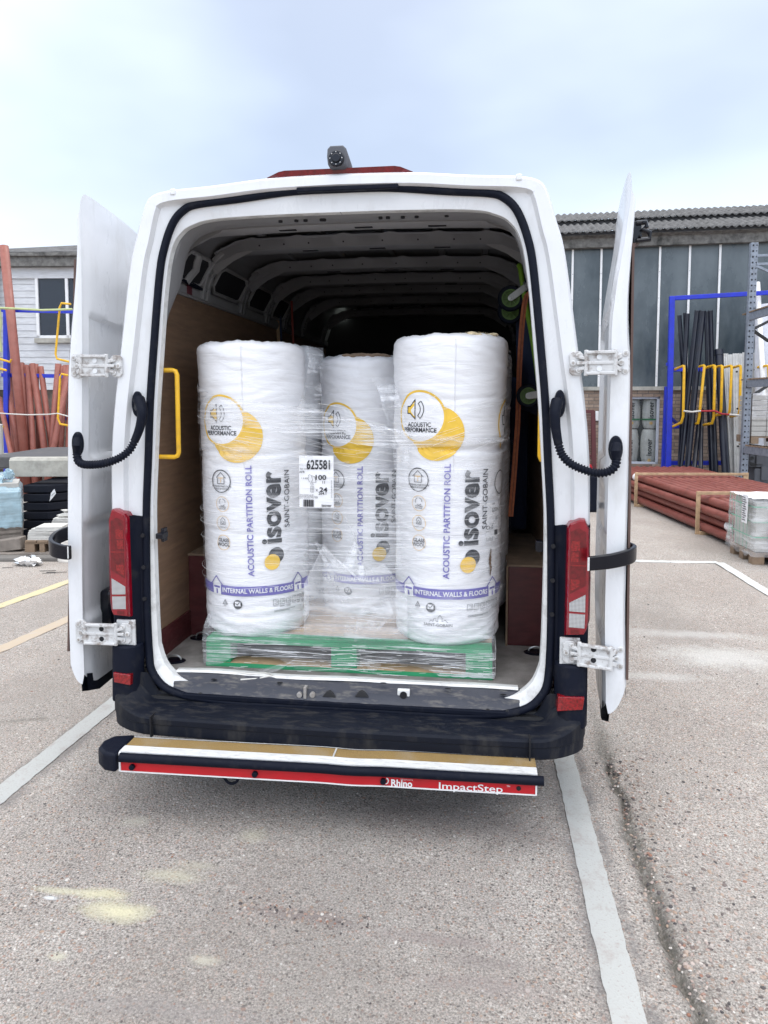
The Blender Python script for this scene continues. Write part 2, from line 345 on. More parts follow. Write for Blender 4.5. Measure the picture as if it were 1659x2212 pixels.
def brick_mat(name, c1, c2, mortar, sc=1.0):
    m, nt, p, o = newmat(name); t = nt.nodes.new('ShaderNodeTexCoord'); s = nt.nodes.new('ShaderNodeSeparateXYZ'); cb = nt.nodes.new('ShaderNodeCombineXYZ')
    nt.links.new(t.outputs['Object'], s.inputs[0]); nt.links.new(s.outputs[0], cb.inputs[0]); nt.links.new(s.outputs[2], cb.inputs[1])
    b = nt.nodes.new('ShaderNodeTexBrick'); nt.links.new(cb.outputs[0], b.inputs[0]); b.inputs['Scale'].default_value = sc
    b.inputs['Brick Width'].default_value = .225; b.inputs['Row Height'].default_value = .075; b.inputs['Mortar Size'].default_value = .008; b.inputs['Mortar Smooth'].default_value = .3; b.inputs['Bias'].default_value = -.1
    b.inputs['Color1'].default_value = (*c1, 1); b.inputs['Color2'].default_value = (*c2, 1); b.inputs['Mortar'].default_value = (*mortar, 1)
    n = tex(nt, 'ShaderNodeTexNoise', 5, t.outputs['Object'], Detail=8, Roughness=.7)
    nt.links.new(mixc(nt, ramp(nt, n.outputs[0], [(.35, .75), (.7, 0.)]), b.outputs[0], (.07,.06,.055)) if False else mixc(nt, 1, b.outputs[0], ramp(nt, n.outputs[0], [(.3, .55), (.7, 1.25)]), 'MULTIPLY'), p.inputs['Base Color'])
    p.inputs['Roughness'].default_value = .9; bump(nt, p, b.outputs['Fac'], -.6, .012); return m
M['brick'] = brick_mat('buff stock brick', (.42,.32,.25), (.22,.155,.115), (.15,.13,.115))
M['brickdark'] = brick_mat('dull brown brick', (.17,.13,.10), (.11,.085,.07), (.12,.11,.10))
def ground_mat():
    m, nt, p, o = newmat('old exposed aggregate concrete'); c = coords(nt)
    big = tex(nt, 'ShaderNodeTexNoise', .9, c, Detail=8, Roughness=.6); mid = tex(nt, 'ShaderNodeTexNoise', 6, c, Detail=8, Roughness=.7)
    fine = tex(nt, 'ShaderNodeTexNoise', 150, c, Detail=6, Roughness=.75)
    v = tex(nt, 'ShaderNodeTexVoronoi', 75, c); v2 = tex(nt, 'ShaderNodeTexVoronoi', 30, c); v3 = tex(nt, 'ShaderNodeTexVoronoi', 160, c)
    base = mixc(nt, ramp(nt, big.outputs[0], [(.35, 0.), (.65, 1.)]), (.318,.285,.256), (.402,.374,.342))
    base = mixc(nt, ramp(nt, mid.outputs[0], [(.50, 0.), (.75, .65)]), base, (.30,.275,.26))
    base = mixc(nt, ramp(nt, mid.outputs[0], [(.25, .5), (.42, 0.)]), base, (.56,.54,.51))
    base = mixc(nt, .92, base, ramp(nt, fine.outputs[0], [(.33, .12), (.5, .92), (.66, 1.75)]), 'MULTIPLY')
    # pebbles: coloured cells, kept only near the cell centre and only some of them
    def peb(vn, rad, keep, amt):
        near = ramp(nt, vn.outputs['Distance'], [(rad*.72, 1.), (rad, 0.)])
        sp = nt.nodes.new('ShaderNodeSeparateColor'); nt.links.new(vn.outputs['Color'], sp.inputs[0])
        pick = ramp(nt, sp.outputs[0], [(keep, 0.), (keep+.02, amt)])
        f = mixc(nt, 1, near, pick, 'MULTIPLY')
        colr = ramp(nt, sp.outputs[1], [(0., (.10,.095,.09)), (.3, (.24,.20,.18)), (.5, (.40,.27,.19)), (.62, (.52,.49,.46)), (.8, (.30,.16,.11)), (1., (.72,.70,.66))])
        return f, colr
    f, cl = peb(v, .42, .42, .85); base = mixc(nt, f, base, cl)
    f2, cl2 = peb(v2, .26, .80, .8); base = mixc(nt, f2, base, cl2)
    f3, cl3 = peb(v3, .42, .30, .7); base = mixc(nt, f3, base, cl3)
    # small pits
    vp = tex(nt, 'ShaderNodeTexVoronoi', 55, c, feature='F1'); pit = ramp(nt, vp.outputs['Distance'], [(.16, 1.), (.24, 0.)])
    sp = nt.nodes.new('ShaderNodeSeparateColor'); nt.links.new(vp.outputs['Color'], sp.inputs[0]); pk = ramp(nt, sp.outputs[2], [(.62, 0.), (.64, .85)])
    base = mixc(nt, mixc(nt, 1, pit, pk, 'MULTIPLY'), base, (.07,.06,.06))
    # hairline shrinkage cracks in places
    dv = nt.nodes.new('ShaderNodeVectorMath'); dv.operation = 'ADD'; nz0 = tex(nt, 'ShaderNodeTexNoise', 3, c, Detail=5); nt.links.new(c, dv.inputs[0]); s0_ = nt.nodes.new('ShaderNodeVectorMath'); s0_.operation = 'SCALE'; s0_.inputs['Scale'].default_value = .35
    nt.links.new(nz0.outputs['Color'], s0_.inputs[0]); nt.links.new(s0_.outputs[0], dv.inputs[1])
    vc = tex(nt, 'ShaderNodeTexVoronoi', 2.3, dv.outputs[0], feature='DISTANCE_TO_EDGE'); ck = ramp(nt, vc.outputs['Distance'], [(.0, .5), (.009, 0.)])
    base = mixc(nt, mixc(nt, 1, ck, ramp(nt, big.outputs[0], [(.53, 0.), (.64, 1.)]), 'MULTIPLY'), base, (.12,.105,.095))
    dk = tex(nt, 'ShaderNodeTexNoise', .55, coords(nt, (1.0,.5,1)), Detail=4); base = mixc(nt, ramp(nt, dk.outputs[0], [(.48, 0.), (.66, .5)]), base, (.20,.18,.163))
    # chalky spill in front of the van, pale scuffed patches further off
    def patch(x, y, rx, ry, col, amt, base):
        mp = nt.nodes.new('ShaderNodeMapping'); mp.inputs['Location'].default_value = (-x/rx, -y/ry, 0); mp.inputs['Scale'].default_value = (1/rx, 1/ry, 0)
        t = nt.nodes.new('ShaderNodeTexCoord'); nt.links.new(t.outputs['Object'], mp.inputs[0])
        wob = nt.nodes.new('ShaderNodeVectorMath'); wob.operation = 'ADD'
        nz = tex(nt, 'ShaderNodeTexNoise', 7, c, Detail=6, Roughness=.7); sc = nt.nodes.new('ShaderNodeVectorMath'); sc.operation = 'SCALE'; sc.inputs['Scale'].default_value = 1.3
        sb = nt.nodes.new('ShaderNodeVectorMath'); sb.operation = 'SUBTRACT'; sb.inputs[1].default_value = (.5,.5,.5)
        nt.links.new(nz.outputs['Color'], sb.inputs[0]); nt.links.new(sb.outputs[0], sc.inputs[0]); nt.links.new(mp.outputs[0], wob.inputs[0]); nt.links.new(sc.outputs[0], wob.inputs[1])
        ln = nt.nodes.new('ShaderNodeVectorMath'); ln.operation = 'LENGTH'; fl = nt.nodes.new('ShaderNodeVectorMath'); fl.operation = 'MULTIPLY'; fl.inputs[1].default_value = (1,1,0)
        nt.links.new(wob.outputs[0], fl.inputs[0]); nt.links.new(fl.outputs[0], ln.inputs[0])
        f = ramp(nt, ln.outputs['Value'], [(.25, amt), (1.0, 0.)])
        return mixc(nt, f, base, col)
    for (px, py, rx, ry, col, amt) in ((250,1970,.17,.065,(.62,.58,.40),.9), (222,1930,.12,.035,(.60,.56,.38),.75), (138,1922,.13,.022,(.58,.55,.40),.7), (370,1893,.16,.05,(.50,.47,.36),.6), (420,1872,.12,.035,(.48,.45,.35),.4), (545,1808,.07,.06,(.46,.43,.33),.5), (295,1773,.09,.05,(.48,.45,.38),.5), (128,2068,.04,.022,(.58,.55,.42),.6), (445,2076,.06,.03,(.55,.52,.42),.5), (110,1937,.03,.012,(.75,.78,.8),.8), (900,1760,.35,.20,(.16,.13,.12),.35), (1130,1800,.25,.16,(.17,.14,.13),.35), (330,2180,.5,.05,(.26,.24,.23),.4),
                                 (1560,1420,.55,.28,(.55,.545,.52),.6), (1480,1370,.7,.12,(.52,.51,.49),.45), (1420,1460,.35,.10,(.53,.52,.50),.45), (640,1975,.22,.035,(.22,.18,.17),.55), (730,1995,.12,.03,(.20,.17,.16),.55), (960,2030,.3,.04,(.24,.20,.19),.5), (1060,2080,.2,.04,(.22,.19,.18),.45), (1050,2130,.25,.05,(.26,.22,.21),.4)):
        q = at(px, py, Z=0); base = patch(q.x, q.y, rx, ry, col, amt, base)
    # damp grit lying in the broken joint and tar bleeding along the paint
    at_ = nt.nodes.new('ShaderNodeAttribute'); at_.attribute_name = 'grit'; s3 = nt.nodes.new('ShaderNodeSeparateColor'); nt.links.new(at_.outputs['Color'], s3.inputs[0])
    nz = tex(nt, 'ShaderNodeTexNoise', 60, c, Detail=6, Roughness=.7)
    g1 = mixc(nt, 1, s3.outputs[0], ramp(nt, nz.outputs[0], [(.35, .35), (.6, 1.)]), 'MULTIPLY'); base = mixc(nt, g1, base, mixc(nt, nz.outputs[0], (.05,.048,.04), (.16,.15,.13)))
    g2 = mixc(nt, 1, s3.outputs[1], ramp(nt, mid.outputs[0], [(.38, 0.), (.56, .75)]), 'MULTIPLY'); base = mixc(nt, g2, base, (.17,.16,.155))
    nt.links.new(base, p.inputs['Base Color']); p.inputs['Roughness'].default_value = .95; p.inputs['Specular IOR Level'].default_value = .25
    h = mixc(nt, .5, fine.outputs[0], ramp(nt, v.outputs['Distance'], [(.0, 1.), (.5, 0.)]))
    bump(nt, p, h, .9, .006); return m
M['ground'] = ground_mat()
def line_mat(name, col, worn=.35, under=(.33,.30,.28)):
    m, nt, p, o = newmat(name); c = coords(nt)
    a = tex(nt, 'ShaderNodeTexNoise', 9, c, Detail=9, Roughness=.75); b = tex(nt, 'ShaderNodeTexNoise', 120, c, Detail=4)
    x = mixc(nt, ramp(nt, a.outputs[0], [(.52, 0.), (.68, worn)]), col, under); x = mixc(nt, ramp(nt, b.outputs[0], [(.58, 0.), (.72, worn)]), x, under)
    nt.links.new(x, p.inputs['Base Color']); p.inputs['Roughness'].default_value = .85; bump(nt, p, b.outputs[0], .4, .005); return m
M['line'] = line_mat('worn white line paint', (.40,.405,.39), .95)
M['line2'] = line_mat('fresher white line paint', (.56,.57,.56), .6)
M['yline'] = line_mat('faded yellow line paint', (.52,.45,.27), .95, (.42,.38,.34))
M['oline'] = line_mat('faded ochre line paint', (.44,.36,.27), .95, (.42,.38,.34))
def glazing_mat():
    m, nt, p, o = newmat('grimy wired glass'); c = coords(nt, (1, 1, .5))
    a = tex(nt, 'ShaderNodeTexNoise', 1.1, c, Detail=9, Roughness=.6)
    nt.links.new(ramp(nt, a.outputs[0], [(.35, (.035,.05,.062)), (.65, (.125,.15,.165))]), p.inputs['Base Color'])
    nt.links.new(ramp(nt, a.outputs[0], [(.3, .12), (.7, .4)]), p.inputs['Roughness']); p.inputs['Specular IOR Level'].default_value = .5; return m
M['glazing'] = glazing_mat()
# ------------------------------------------------------------------ ground
CR = []
for x, y in ((925,-60),(950,60),(985,180),(1030,270),(1055,380),(1090,480),(1130,600),(1170,690),(1215,830),(1250,930),(1290,1060),(1340,1150),(1390,1300)):
    q = at((1250+x*.7535)*.6636, (2400+y*.7535)*.6636, Z=0); CR.append((q.y, q.x))
CR.sort()
def crack_x(y):
    if y <= CR[0][0]: return CR[0][1]
    for (a, xa), (b, xb) in zip(CR, CR[1:]):
        if a <= y <= b: return xa+(xb-xa)*(y-a)/(b-a)
    return CR[-1][1]
def gh(x, y):
    h = .006*fbm(x*.8, y*.8, 2)+.0035*fbm(x*5, y*5, 7)
    if abs(x) < 6 and abs(y) < 5:
        n = noise.noise(Vector((x*22, y*22, 1))); h += .0022*n
    if -2.6 < y < .75 and .5 < x < 3.5:
        d = x-crack_x(y)-.02*fbm(x*4, y*7, 3); env = sm(.75, .3, y)
        wd = .018+.03*max(0, noise.noise(Vector((y*2.3, 4, 1))))
        h -= .042*env*exp(-(d/wd)**2)*(.6+.5*noise.noise(Vector((x*20, y*14, 5))))
        if d > 0: h += env*.007*exp(-d/.5)*(1+1.2*noise.noise(Vector((x*18, y*18, 8)))) + env*.004*noise.noise(Vector((x*38, y*38, 2)))*exp(-d/.4)
    return h
def axis(fine0, fine1, step, far0, far1):
    a = [fine0]
    while a[-1] < fine1: a.append(a[-1]+step)
    s = step
    while a[-1] < far1: s *= 1.16; a.append(a[-1]+s)
    s = step; b = [fine0]
    while b[-1] > far0: s *= 1.16; b.append(b[-1]-s)
    return b[::-1][:-1]+a
gx = axis(-2.0, 2.4, .016, -400, 400); gx = sorted([x for x in gx if not .98 < x < 1.80]+[.98+.0065*i for i in range(127)]); gy = axis(-1.45, 1.0, .014, -300, 400)
g = MB(); g.grid(len(gx), len(gy), lambda i, j: (gx[i], gy[j], gh(gx[i], gy[j])))
gro = kind(obj('ground', g, M['ground'], smooth=True, ang=180), 'structure')
ga = gro.data.color_attributes.new('grit', 'FLOAT_COLOR', 'POINT'); buf = []; k0_, k1_ = at(-60,1570,Z=0), at(222,1541,Z=0)
for v in gro.data.vertices:
    x, y = v.co.x, v.co.y; r_ = b_ = 0
    if -2.6 < y < 1.6 and .4 < x < 3:
        d = x-crack_x(y)-.02*fbm(x*4, y*7, 3); wd = .030+.03*max(0, noise.noise(Vector((y*2.3, 4, 1))))
        r_ = sm(1.5, .3, y)*min(1, exp(-(d/wd)**2)+.45*exp(-abs(d-.06)/.05)*max(0, .4+noise.noise(Vector((x*9, y*9, 2)))))
    if -4 < x < 0 and abs(y-.6) < 2:
        u_ = (x-k0_.x)/(k1_.x-k0_.x); d = y-lerp(k0_.y,k1_.y,u_)-.06*fbm(x*3,1,5); r_ = max(r_, .8*exp(-(d/.022)**2)*sm(1.1,.95,u_)*sm(-.6,.4,fbm(x*4,y*4,9)))
    if abs(y) < 5:
        if -1.9 < x < -.9 or x < -1.9: pass
        for X0 in (1.0-.008*y, -1.457): b_ = max(b_, exp(-((abs(x-X0)-.062)/.022)**2))
    buf += [r_, b_, 0, 1]
ga.data.foreach_set('color', buf)
def line_strip(name, a, b, wd, m, dz=.004, step=.03, rag=.0035, seed=0):
    a, b = Vector(a), Vector(b); L = (b-a).length; d = (b-a)/L; s = Vector((d.y, -d.x, 0)); n = int(L/step)+1; k = 6; mb = MB()
    def fn(i, j):
        t = i/k-.5; u = j/(n)*L; e = 1 if abs(t) > .49 else 0
        off = t*wd + e*(rag*fbm(u*9, seed+t*7, 2)+rag*1.2*noise.noise(Vector((u*70, seed, t*9))))
        p = a+d*u+s*off; return (p.x, p.y, gh(p.x, p.y)+dz)
    mb.grid(k+1, n+1, fn); return kind(obj(name, mb, m, smooth=True, ang=180), 'structure')
def gp(x, y): q = at(x, y, Z=0); return (q.x, q.y, 0)
line_strip('road_marking', (1.005,-2.2,0), (.975,3.6,0), .098, M['line'], seed=1)
line_strip('road_marking', (-1.475,-1.2,0), (-1.44,4.5,0), .105, M['line'], seed=5)
line_strip('road_marking', gp(-60,1332), gp(165,1251), .11, M['yline'], seed=9)
line_strip('road_marking', gp(-60,1430), gp(165,1329), .11, M['oline'], seed=3)
a_ = Vector(gp(1290,1211)); b_ = Vector(gp(1551,1215)); c_ = Vector(gp(1700,1307))
line_strip('road_marking', a_, b_, .10, M['line2'], seed=2); line_strip('road_marking', b_+(c_-b_).normalized()*.03, c_, .10, M['line2'], dz=.008, seed=4)
# loose stones: small irregular pebbles lying on the slab and thick along the broken joint
st = MB()
def pebble(x, y, r, sunk=.35):
    M_ = Matrix.Rotation(rnd.random()*6.3, 4, 'Z'); a, b, c = r*rnd.uniform(.7, 1.3), r*rnd.uniform(.6, 1.0), r*rnd.uniform(.35, .6)
    z = gh(x, y)+c*(1-sunk*2); n = 6; vs = []; 
    for lv, (zz, rr) in enumerate(((-.9, .5), (-.1, 1), (.65, .75))):
        for k in range(n):
            q = rnd.uniform(.82, 1.15); p = M_ @ Vector((a*rr*cos(2*pi*k/n+lv*.4)*q, b*rr*sin(2*pi*k/n+lv*.4)*q, c*zz)); vs.append((x+p.x, y+p.y, z+p.z))
    vs.append((x, y, z+c*rnd.uniform(.85, 1.05))); fs = []
    for lv in range(2):
        for k in range(n): fs.append((lv*n+k, lv*n+(k+1)%n, (lv+1)*n+(k+1)%n, (lv+1)*n+k))
    for k in range(n): fs.append((2*n+k, 2*n+(k+1)%n, 3*n))
    st.add(vs, fs)
for i in range(520):
    y = rnd.uniform(-1.35, .5); pebble(crack_x(y)+rnd.gauss(.035, .045), y, rnd.uniform(.003, .009))
for i in range(900):
    y = rnd.uniform(-1.4, .6); x = crack_x(y)+abs(rnd.gauss(0, .4)); pebble(x, y, rnd.uniform(.003, .010), .6)
for i in range(900): pebble(rnd.uniform(-1.6, 1.0), rnd.uniform(-1.4, 1.2), rnd.uniform(.0015, .0055), .4)
pa_, pb_ = at(500,1953,Z=0), at(800,2003,Z=0)
for i in range(240):
    t = rnd.random()+rnd.gauss(0,.12); pebble(lerp(pa_.x,pb_.x,t), lerp(pa_.y,pb_.y,t)+rnd.gauss(0, .035), rnd.uniform(.002, .007))
for i in range(500): pebble(rnd.uniform(-4, 5), rnd.uniform(.5, 5), rnd.uniform(.003, .009))
m_, nt_, p_, o_ = newmat('mixed pebble colours'); gi = nt_.nodes.new('ShaderNodeNewGeometry')
nt_.links.new(ramp(nt_, gi.outputs['Random Per Island'], [(0., (.05,.048,.05)), (.3, (.16,.13,.12)), (.5, (.33,.24,.18)), (.7, (.42,.38,.35)), (.86, (.25,.12,.08)), (1., (.6,.58,.54))]), p_.inputs['Base Color']); p_.inputs['Roughness'].default_value = .8
kind(obj('gravel', st, m_, smooth=True, ang=60), 'stuff')

# ------------------------------------------------------------------ VAN
van = thing('van', 'white high roof panel van with both rear doors swung open, parked in the bay', 'van', (0,2.9,0))
# half profiles (x,z), bottom to top centre
B = [(1.018,.42),(1.019,.80),(1.018,1.21),(1.011,1.47),(.990,1.69),(.959,1.90),(.903,2.27),(.868,2.40),(.832,2.515),(.795,2.562),(.713,2.582),(.53,2.594),(.29,2.614),(0,2.620)]
S = [(.868,.62),(.871,.80),(.864,1.2),(.848,1.46),(.833,1.70),(.814,1.90),(.779,2.22),(.754,2.345),(.712,2.45),(.660,2.503),(.598,2.523),(.434,2.537),(.205,2.559),(0,2.562)]
G = [(.832,.62),(.838,.80),(.840,1.2),(.826,1.45),(.810,1.68),(.791,1.88),(.760,2.18),(.728,2.345),(.680,2.418),(.62,2.448),(.56,2.462),(.434,2.470),(.205,2.474),(0,2.474)]
def fine(P, k=6):
    """Catmull-Rom through the profile points"""
    out = []
    for i in range(len(P)-1):
        p0, p1, p2, p3 = P[max(i-1,0)], P[i], P[i+1], P[min(i+2,len(P)-1)]
        for j in range(k):
            t = j/k; out.append(tuple(.5*((2*b)+(-a+c)*t+(2*a-5*b+4*c-d)*t*t+(-a+3*b-3*c+d)*t**3) for a, b, c, d in zip(p0, p1, p2, p3)))
    out.append(P[-1]); return out
def inset(P, d):
    out = []
    for i, p in enumerate(P):
        a, b = P[max(i-1,0)], P[min(i+1,len(P)-1)]; tx, tz = b[0]-a[0], b[1]-a[1]; l = sqrt(tx*tx+tz*tz) or 1
        dd = d(i) if callable(d) else d; out.append((max(0, p[0]-tz/l*dd) if i < len(P)-1 else 0, p[1]+tx/l*dd))
    return out
Bf, Sf, Gf = fine(B), fine(S), fine(G); iz = 12    # index where z = 1.21
def full(P, Y): L = [(-x, Y, z) for x, z in P]; R = [(x, Y, z) for x, z in P][::-1]; return L+R[1:]
def dW(i): return .066 if i < 40 else lerp(.066, .048, min(1, (i-40)/20))
C0 = inset(Bf, .014); D0 = inset(Bf, dW); D1 = inset(Bf, lambda i: dW(i)+.012)
mid = [(lerp(d[0], s[0], .62), lerp(d[1], s[1], .62)) for d, s in zip(D1, Sf)]
rings = [(Bf, .05), (inset(Bf, .004), .012), (C0, .0), (D0, .0), (D1, .022), (mid, .03), (Sf, .034), (Gf, .045), (inset(Gf, .004), .075), (inset(Gf, -.02), .10)]
def part_ring(sel, lo, hi): return [[(x, Y, z) for (x, Y, z) in full(P, Y)] if False else P for P, Y in rings]
def ring_skin(i0, i1, ringsel, sides=True):
    """rear frame of the body between profile rows i0..i1"""
    mb = MB()
    for sg in (-1, 1):
        loops = [[(sg*x, Y, z) for x, z in P[i0:i1+1]] for P, Y in ringsel]; mb.add([p for L in loops for p in L],
            [(j*len(loops[0])+i, j*len(loops[0])+i+1, (j+1)*len(loops[0])+i+1, (j+1)*len(loops[0])+i) for j in range(len(loops)-1) for i in range(len(loops[0])-1)])
    return mb
nP = len(Bf)-1
frame = ring_skin(iz, nP, rings[:8])
# outer shell running forward to the cab: sides, roof, cab slope
def shell_row(Y):
    k = sm(3.9, 5.1, Y); hood = 2.62-.18*sm(3.6, 4.3, Y)-1.30*sm(4.2, 5.0, Y)-.30*sm(5.0, 5.7, Y); out = []
    for x, z in Bf:
        z2 = .42+(z-.42)*(hood-.42)/(2.62-.42); xx = x*(1-.06*sm(4.6, 5.6, Y)-.10*sm(5.4, 5.75, Y)); out.append((xx, z2))
    return out
ys = [.05, .3, .8, 1.4, 2, 2.6, 3.2, 3.6, 3.9, 4.1, 4.3, 4.45, 4.6, 4.75, 4.9, 5.05, 5.2, 5.4, 5.6, 5.75]
wheels_y = (1.05, 4.75)
for sg in (-1, 1):
    base = len(frame.v); rows = [shell_row(Y) for Y in ys]; n = len(rows[0])
    frame.v += [(sg*x, Y, z) for Y, r in zip(ys, rows) for x, z in r]
    for j in range(len(ys)-1):
        for i in range(n-1): frame.f.append((base+j*n+i, base+j*n+i+1, base+(j+1)*n+i+1, base+(j+1)*n+i))
nose = [(-x, 5.75, z) for x, z in shell_row(5.75)]+[(x, 5.75, z) for x, z in shell_row(5.75)[::-1]]; frame.add(nose, [tuple(range(len(nose)))])
body = obj('body', frame, M['paint'], van, smooth=True, ang=35)
# small pressed tabs in the roof corners and the drip lines on the pillars
for px, py in ((373, 411), (1121, 379)):
    q = at(px, py, Y=.0); tb = MB(); tb.box(q.x-.012, q.x+.012, -.005, .02, q.z-.020, q.z+.006); obj('seam_tab', tb, M['paint'], body, smooth=True, bevel=.005)
# black plastic corner trim below the painted pillars
tr = ring_skin(0, iz, [(inset(Bf, -.004), .25), (inset(Bf, -.004), .05), (inset(Bf, .004), .004), (inset(Bf, .014), -.006), (inset(Bf,.098), -.006), (inset(Bf,.108), .012), (mid, .028), (Sf, .033)])
half = len(tr.v)//2
for h_ in range(2):
    t2 = MB(); t2.v = tr.v[h_*half:(h_+1)*half]; t2.f = [tuple(i-h_*half for i in f) for f in tr.f if h_*half <= f[0] < (h_+1)*half]
    obj('corner_trim', t2, M['blk'], van, smooth=True, ang=35)
for sg in (-1, 1):
    hb = MB()
    for z in (1.12, .98, .84): hb.cyl((sg*.873, .006, z), (sg*.873, .03, z), .009, 10)
    obj('screw', hb, M['hole'], van)
# white chipped flange inside the seal
Slow = [(0,.403),(.25,.400),(.45,.398),(.60,.408),(.70,.42),(.78,.447),(.83,.49),(.858,.54),(.868,.62)]
Sl = fine(Slow, 5); Scl = Sl[:-1]+Sf                        # seal: bottom centre round to top centre
def Yseal(z): return .034-.03*sm(.62, .42, z)
Gl = fine([(.50,.462),(.66,.470),(.74,.492),(.79,.53),(.815,.57),(.832,.62)], 5); Gc = Gl[:-1]+Gf
def resamp(P, n):
    L = [0]
    for a, b in zip(P, P[1:]): L.append(L[-1]+sqrt((a[0]-b[0])**2+(a[1]-b[1])**2))
    out = []; k = 0
    for i in range(n):
        t = L[-1]*i/(n-1)
        while k < len(L)-2 and L[k+1] < t: k += 1
        u = (t-L[k])/(L[k+1]-L[k] or 1); out.append((lerp(P[k][0], P[k+1][0], u), lerp(P[k][1], P[k+1][1], u)))
    return out
fl = MB(); kb = next(i for i, p in enumerate(Sl) if p[0] > .52)
Sarc = resamp(Sl[kb:-1]+Sf[:1], 26)+Sf[1:]; Garc = resamp(Gl[:-1]+Gf[:1], 26)+Gf[1:]
for sg in (-1, 1):
    L1 = [(sg*x*.995, Yseal(z)+.004, z) for x, z in Sarc]
    L2 = [(sg*(x+.002), Yseal(z)+.018, z) for x, z in Garc]; L3 = [(sg*x, Yseal(z)+.05, z) for x, z in Garc]; L4 = [(sg*(x+.03), Yseal(z)+.075, z) for x, z in Garc]
    m = len(L1); fl.add(L1+L2+L3+L4, [(j*m+i, j*m+i+1, (j+1)*m+i+1, (j+1)*m+i) for j in range(3) for i in range(m-1)])
obj('door_flange', fl, M['flange'], van, smooth=True, ang=35)
# rubber seal all round the opening
pts = [(x, Yseal(z)-.004, z) for x, z in Scl]; pts = pts+[(-x, y, z) for x, y, z in pts[::-1][1:-1]]
sl = MB(); sl.ring(pts, .0165, 10); obj('door_seal', sl, M['rubber'], van, smooth=True)
sl = MB(); sl.ring([(x*1.018, y+.010, z+(.008 if z > 1.5 else -.008)) for x, y, z in pts], .008, 6); obj('seal_lip', sl, M['gloss'], van, smooth=True)
# rear header panel above the opening with its holes, rubber strip and buffers
hd = MB(); xs = [-.74+1.48*i/40 for i in range(41)]
def htop(x): 
    a = abs(x)
    for (x0, z0), (x1, z1) in zip(Gf, Gf[1:]):
        if x1 <= a <= x0: return lerp(z1, z0, (a-x1)/(x0-x1 or 1))
    return 2.474
hp = [(.045, .0), (.05, -.012), (.075, -.045), (.09, -.052), (.10, -.055), (.16, -.040), (.27, -.030), (.275, -.03)]
hd.grid(len(xs), 4, lambda i, j: (xs[i], (.036,.050,.085,.10)[j], (lerp(2.545-.05*(xs[i]/.74)**6, htop(xs[i]), (0,.35,.9,1)[j]))))
gk = [p for p in Gf if p[1] > 1.6]; gk = [(-x, z) for x, z in gk]+[(x, z) for x, z in gk[::-1][1:]]
hd.grid(len(gk), 4, lambda i, j: (gk[i][0]*(1, 1.0, 1.0, 1.02)[j]+(.0,.01,.03,.05)[j]*(1 if gk[i][0] > 0 else -1)*sm(2.3,1.9,gk[i][1]), .085+(.0,.045,.105,.155)[j]*(.12+.88*sm(1.95, 2.25, gk[i][1])), gk[i][1]+(-.001,-.004,.0,.006)[j]*sm(2.0, 2.4, gk[i][1])))
obj('header_panel', hd, M['paint_in'], van, smooth=True, ang=40)
hh = MB()
for px, py, a, b in ((655,445,6,6),(700,445,15,5),(739,424,17,5),(809,441,15,5),(854,440,7,7)): 
    q = at(px, py, Y=.062); sc = .0019
    hh.add([(q.x+a*sc*cos(2*pi*k/16), .052-(.004 if a > 0 else 0)+(0), q.z+b*sc*sin(2*pi*k/16)) for k in range(16)]+[(q.x+a*sc*cos(2*pi*k/16), .10, q.z+b*sc*sin(2*pi*k/16)) for k in range(16)], [tuple(range(16))]+[(k,(k+1)%16,16+(k+1)%16,16+k) for k in range(16)])
for px in (606,640,660,695,700,822,838,870,900,965): hh.cyl((at(px,470,Y=.13).x,.13,2.462),(at(px,470,Y=.13).x,.13,2.49),.009,10)
obj('panel_hole', hh, M['hole'], van)
rb = MB(); rb.box(at(591,400,Y=0).x, at(887,400,Y=0).x, .002, .03, 2.573, 2.590); rb.box(at(640,400,Y=0).x, at(860,400,Y=0).x, .0, .03, 2.548, 2.566)
obj('header_strip', rb, M['rubber'], van, bevel=.004)
# high level brake light and reversing camera on the roof edge
bl = MB(); xs = [-.30+.60*i/24 for i in range(25)]
bl.grid(25, 5, lambda i, j: (xs[i], (.03,.02,.05,.14,.16)[j], 2.612+(.034*min(1, (1-abs(xs[i])/.30)*5)+.004)*(0,.75,1,.7,0)[j]))
obj('brake_light', bl, M['red_dark'], van, smooth=True)
cm = MB(); qx = at(729, 350, Y=.0).x
cm.prism([(-.036,-.034),(-.040,.0),(-.038,.030),(-.026,.042),(.026,.042),(.038,.030),(.040,.0),(.036,-.034),(.024,-.04),(-.024,-.04)], lambda x, z, t: (qx+x, t, 2.674+z*lerp(1, .7, sm(0,.1,t))-t*.12), -.018, .13)
ca = obj('reversing_camera', cm, M['greyplastic'], van, smooth=True, bevel=.006)
cl = MB(); cl.cyl((qx,-.030,2.664), (qx,-.016,2.664), .031, 24); cl.cyl((qx,-.036,2.664), (qx,-.030,2.664), .018, 20); obj('camera_lens', cl, M['gloss'], ca, smooth=True, bevel=.003)
cl = MB()
for k in range(8): a = 2*pi*k/8; cl.ball((qx+.024*cos(a), -.0315, 2.664+.024*sin(a)), .0022, 6, 4)
obj('infrared_led', cl, M['white'], ca)
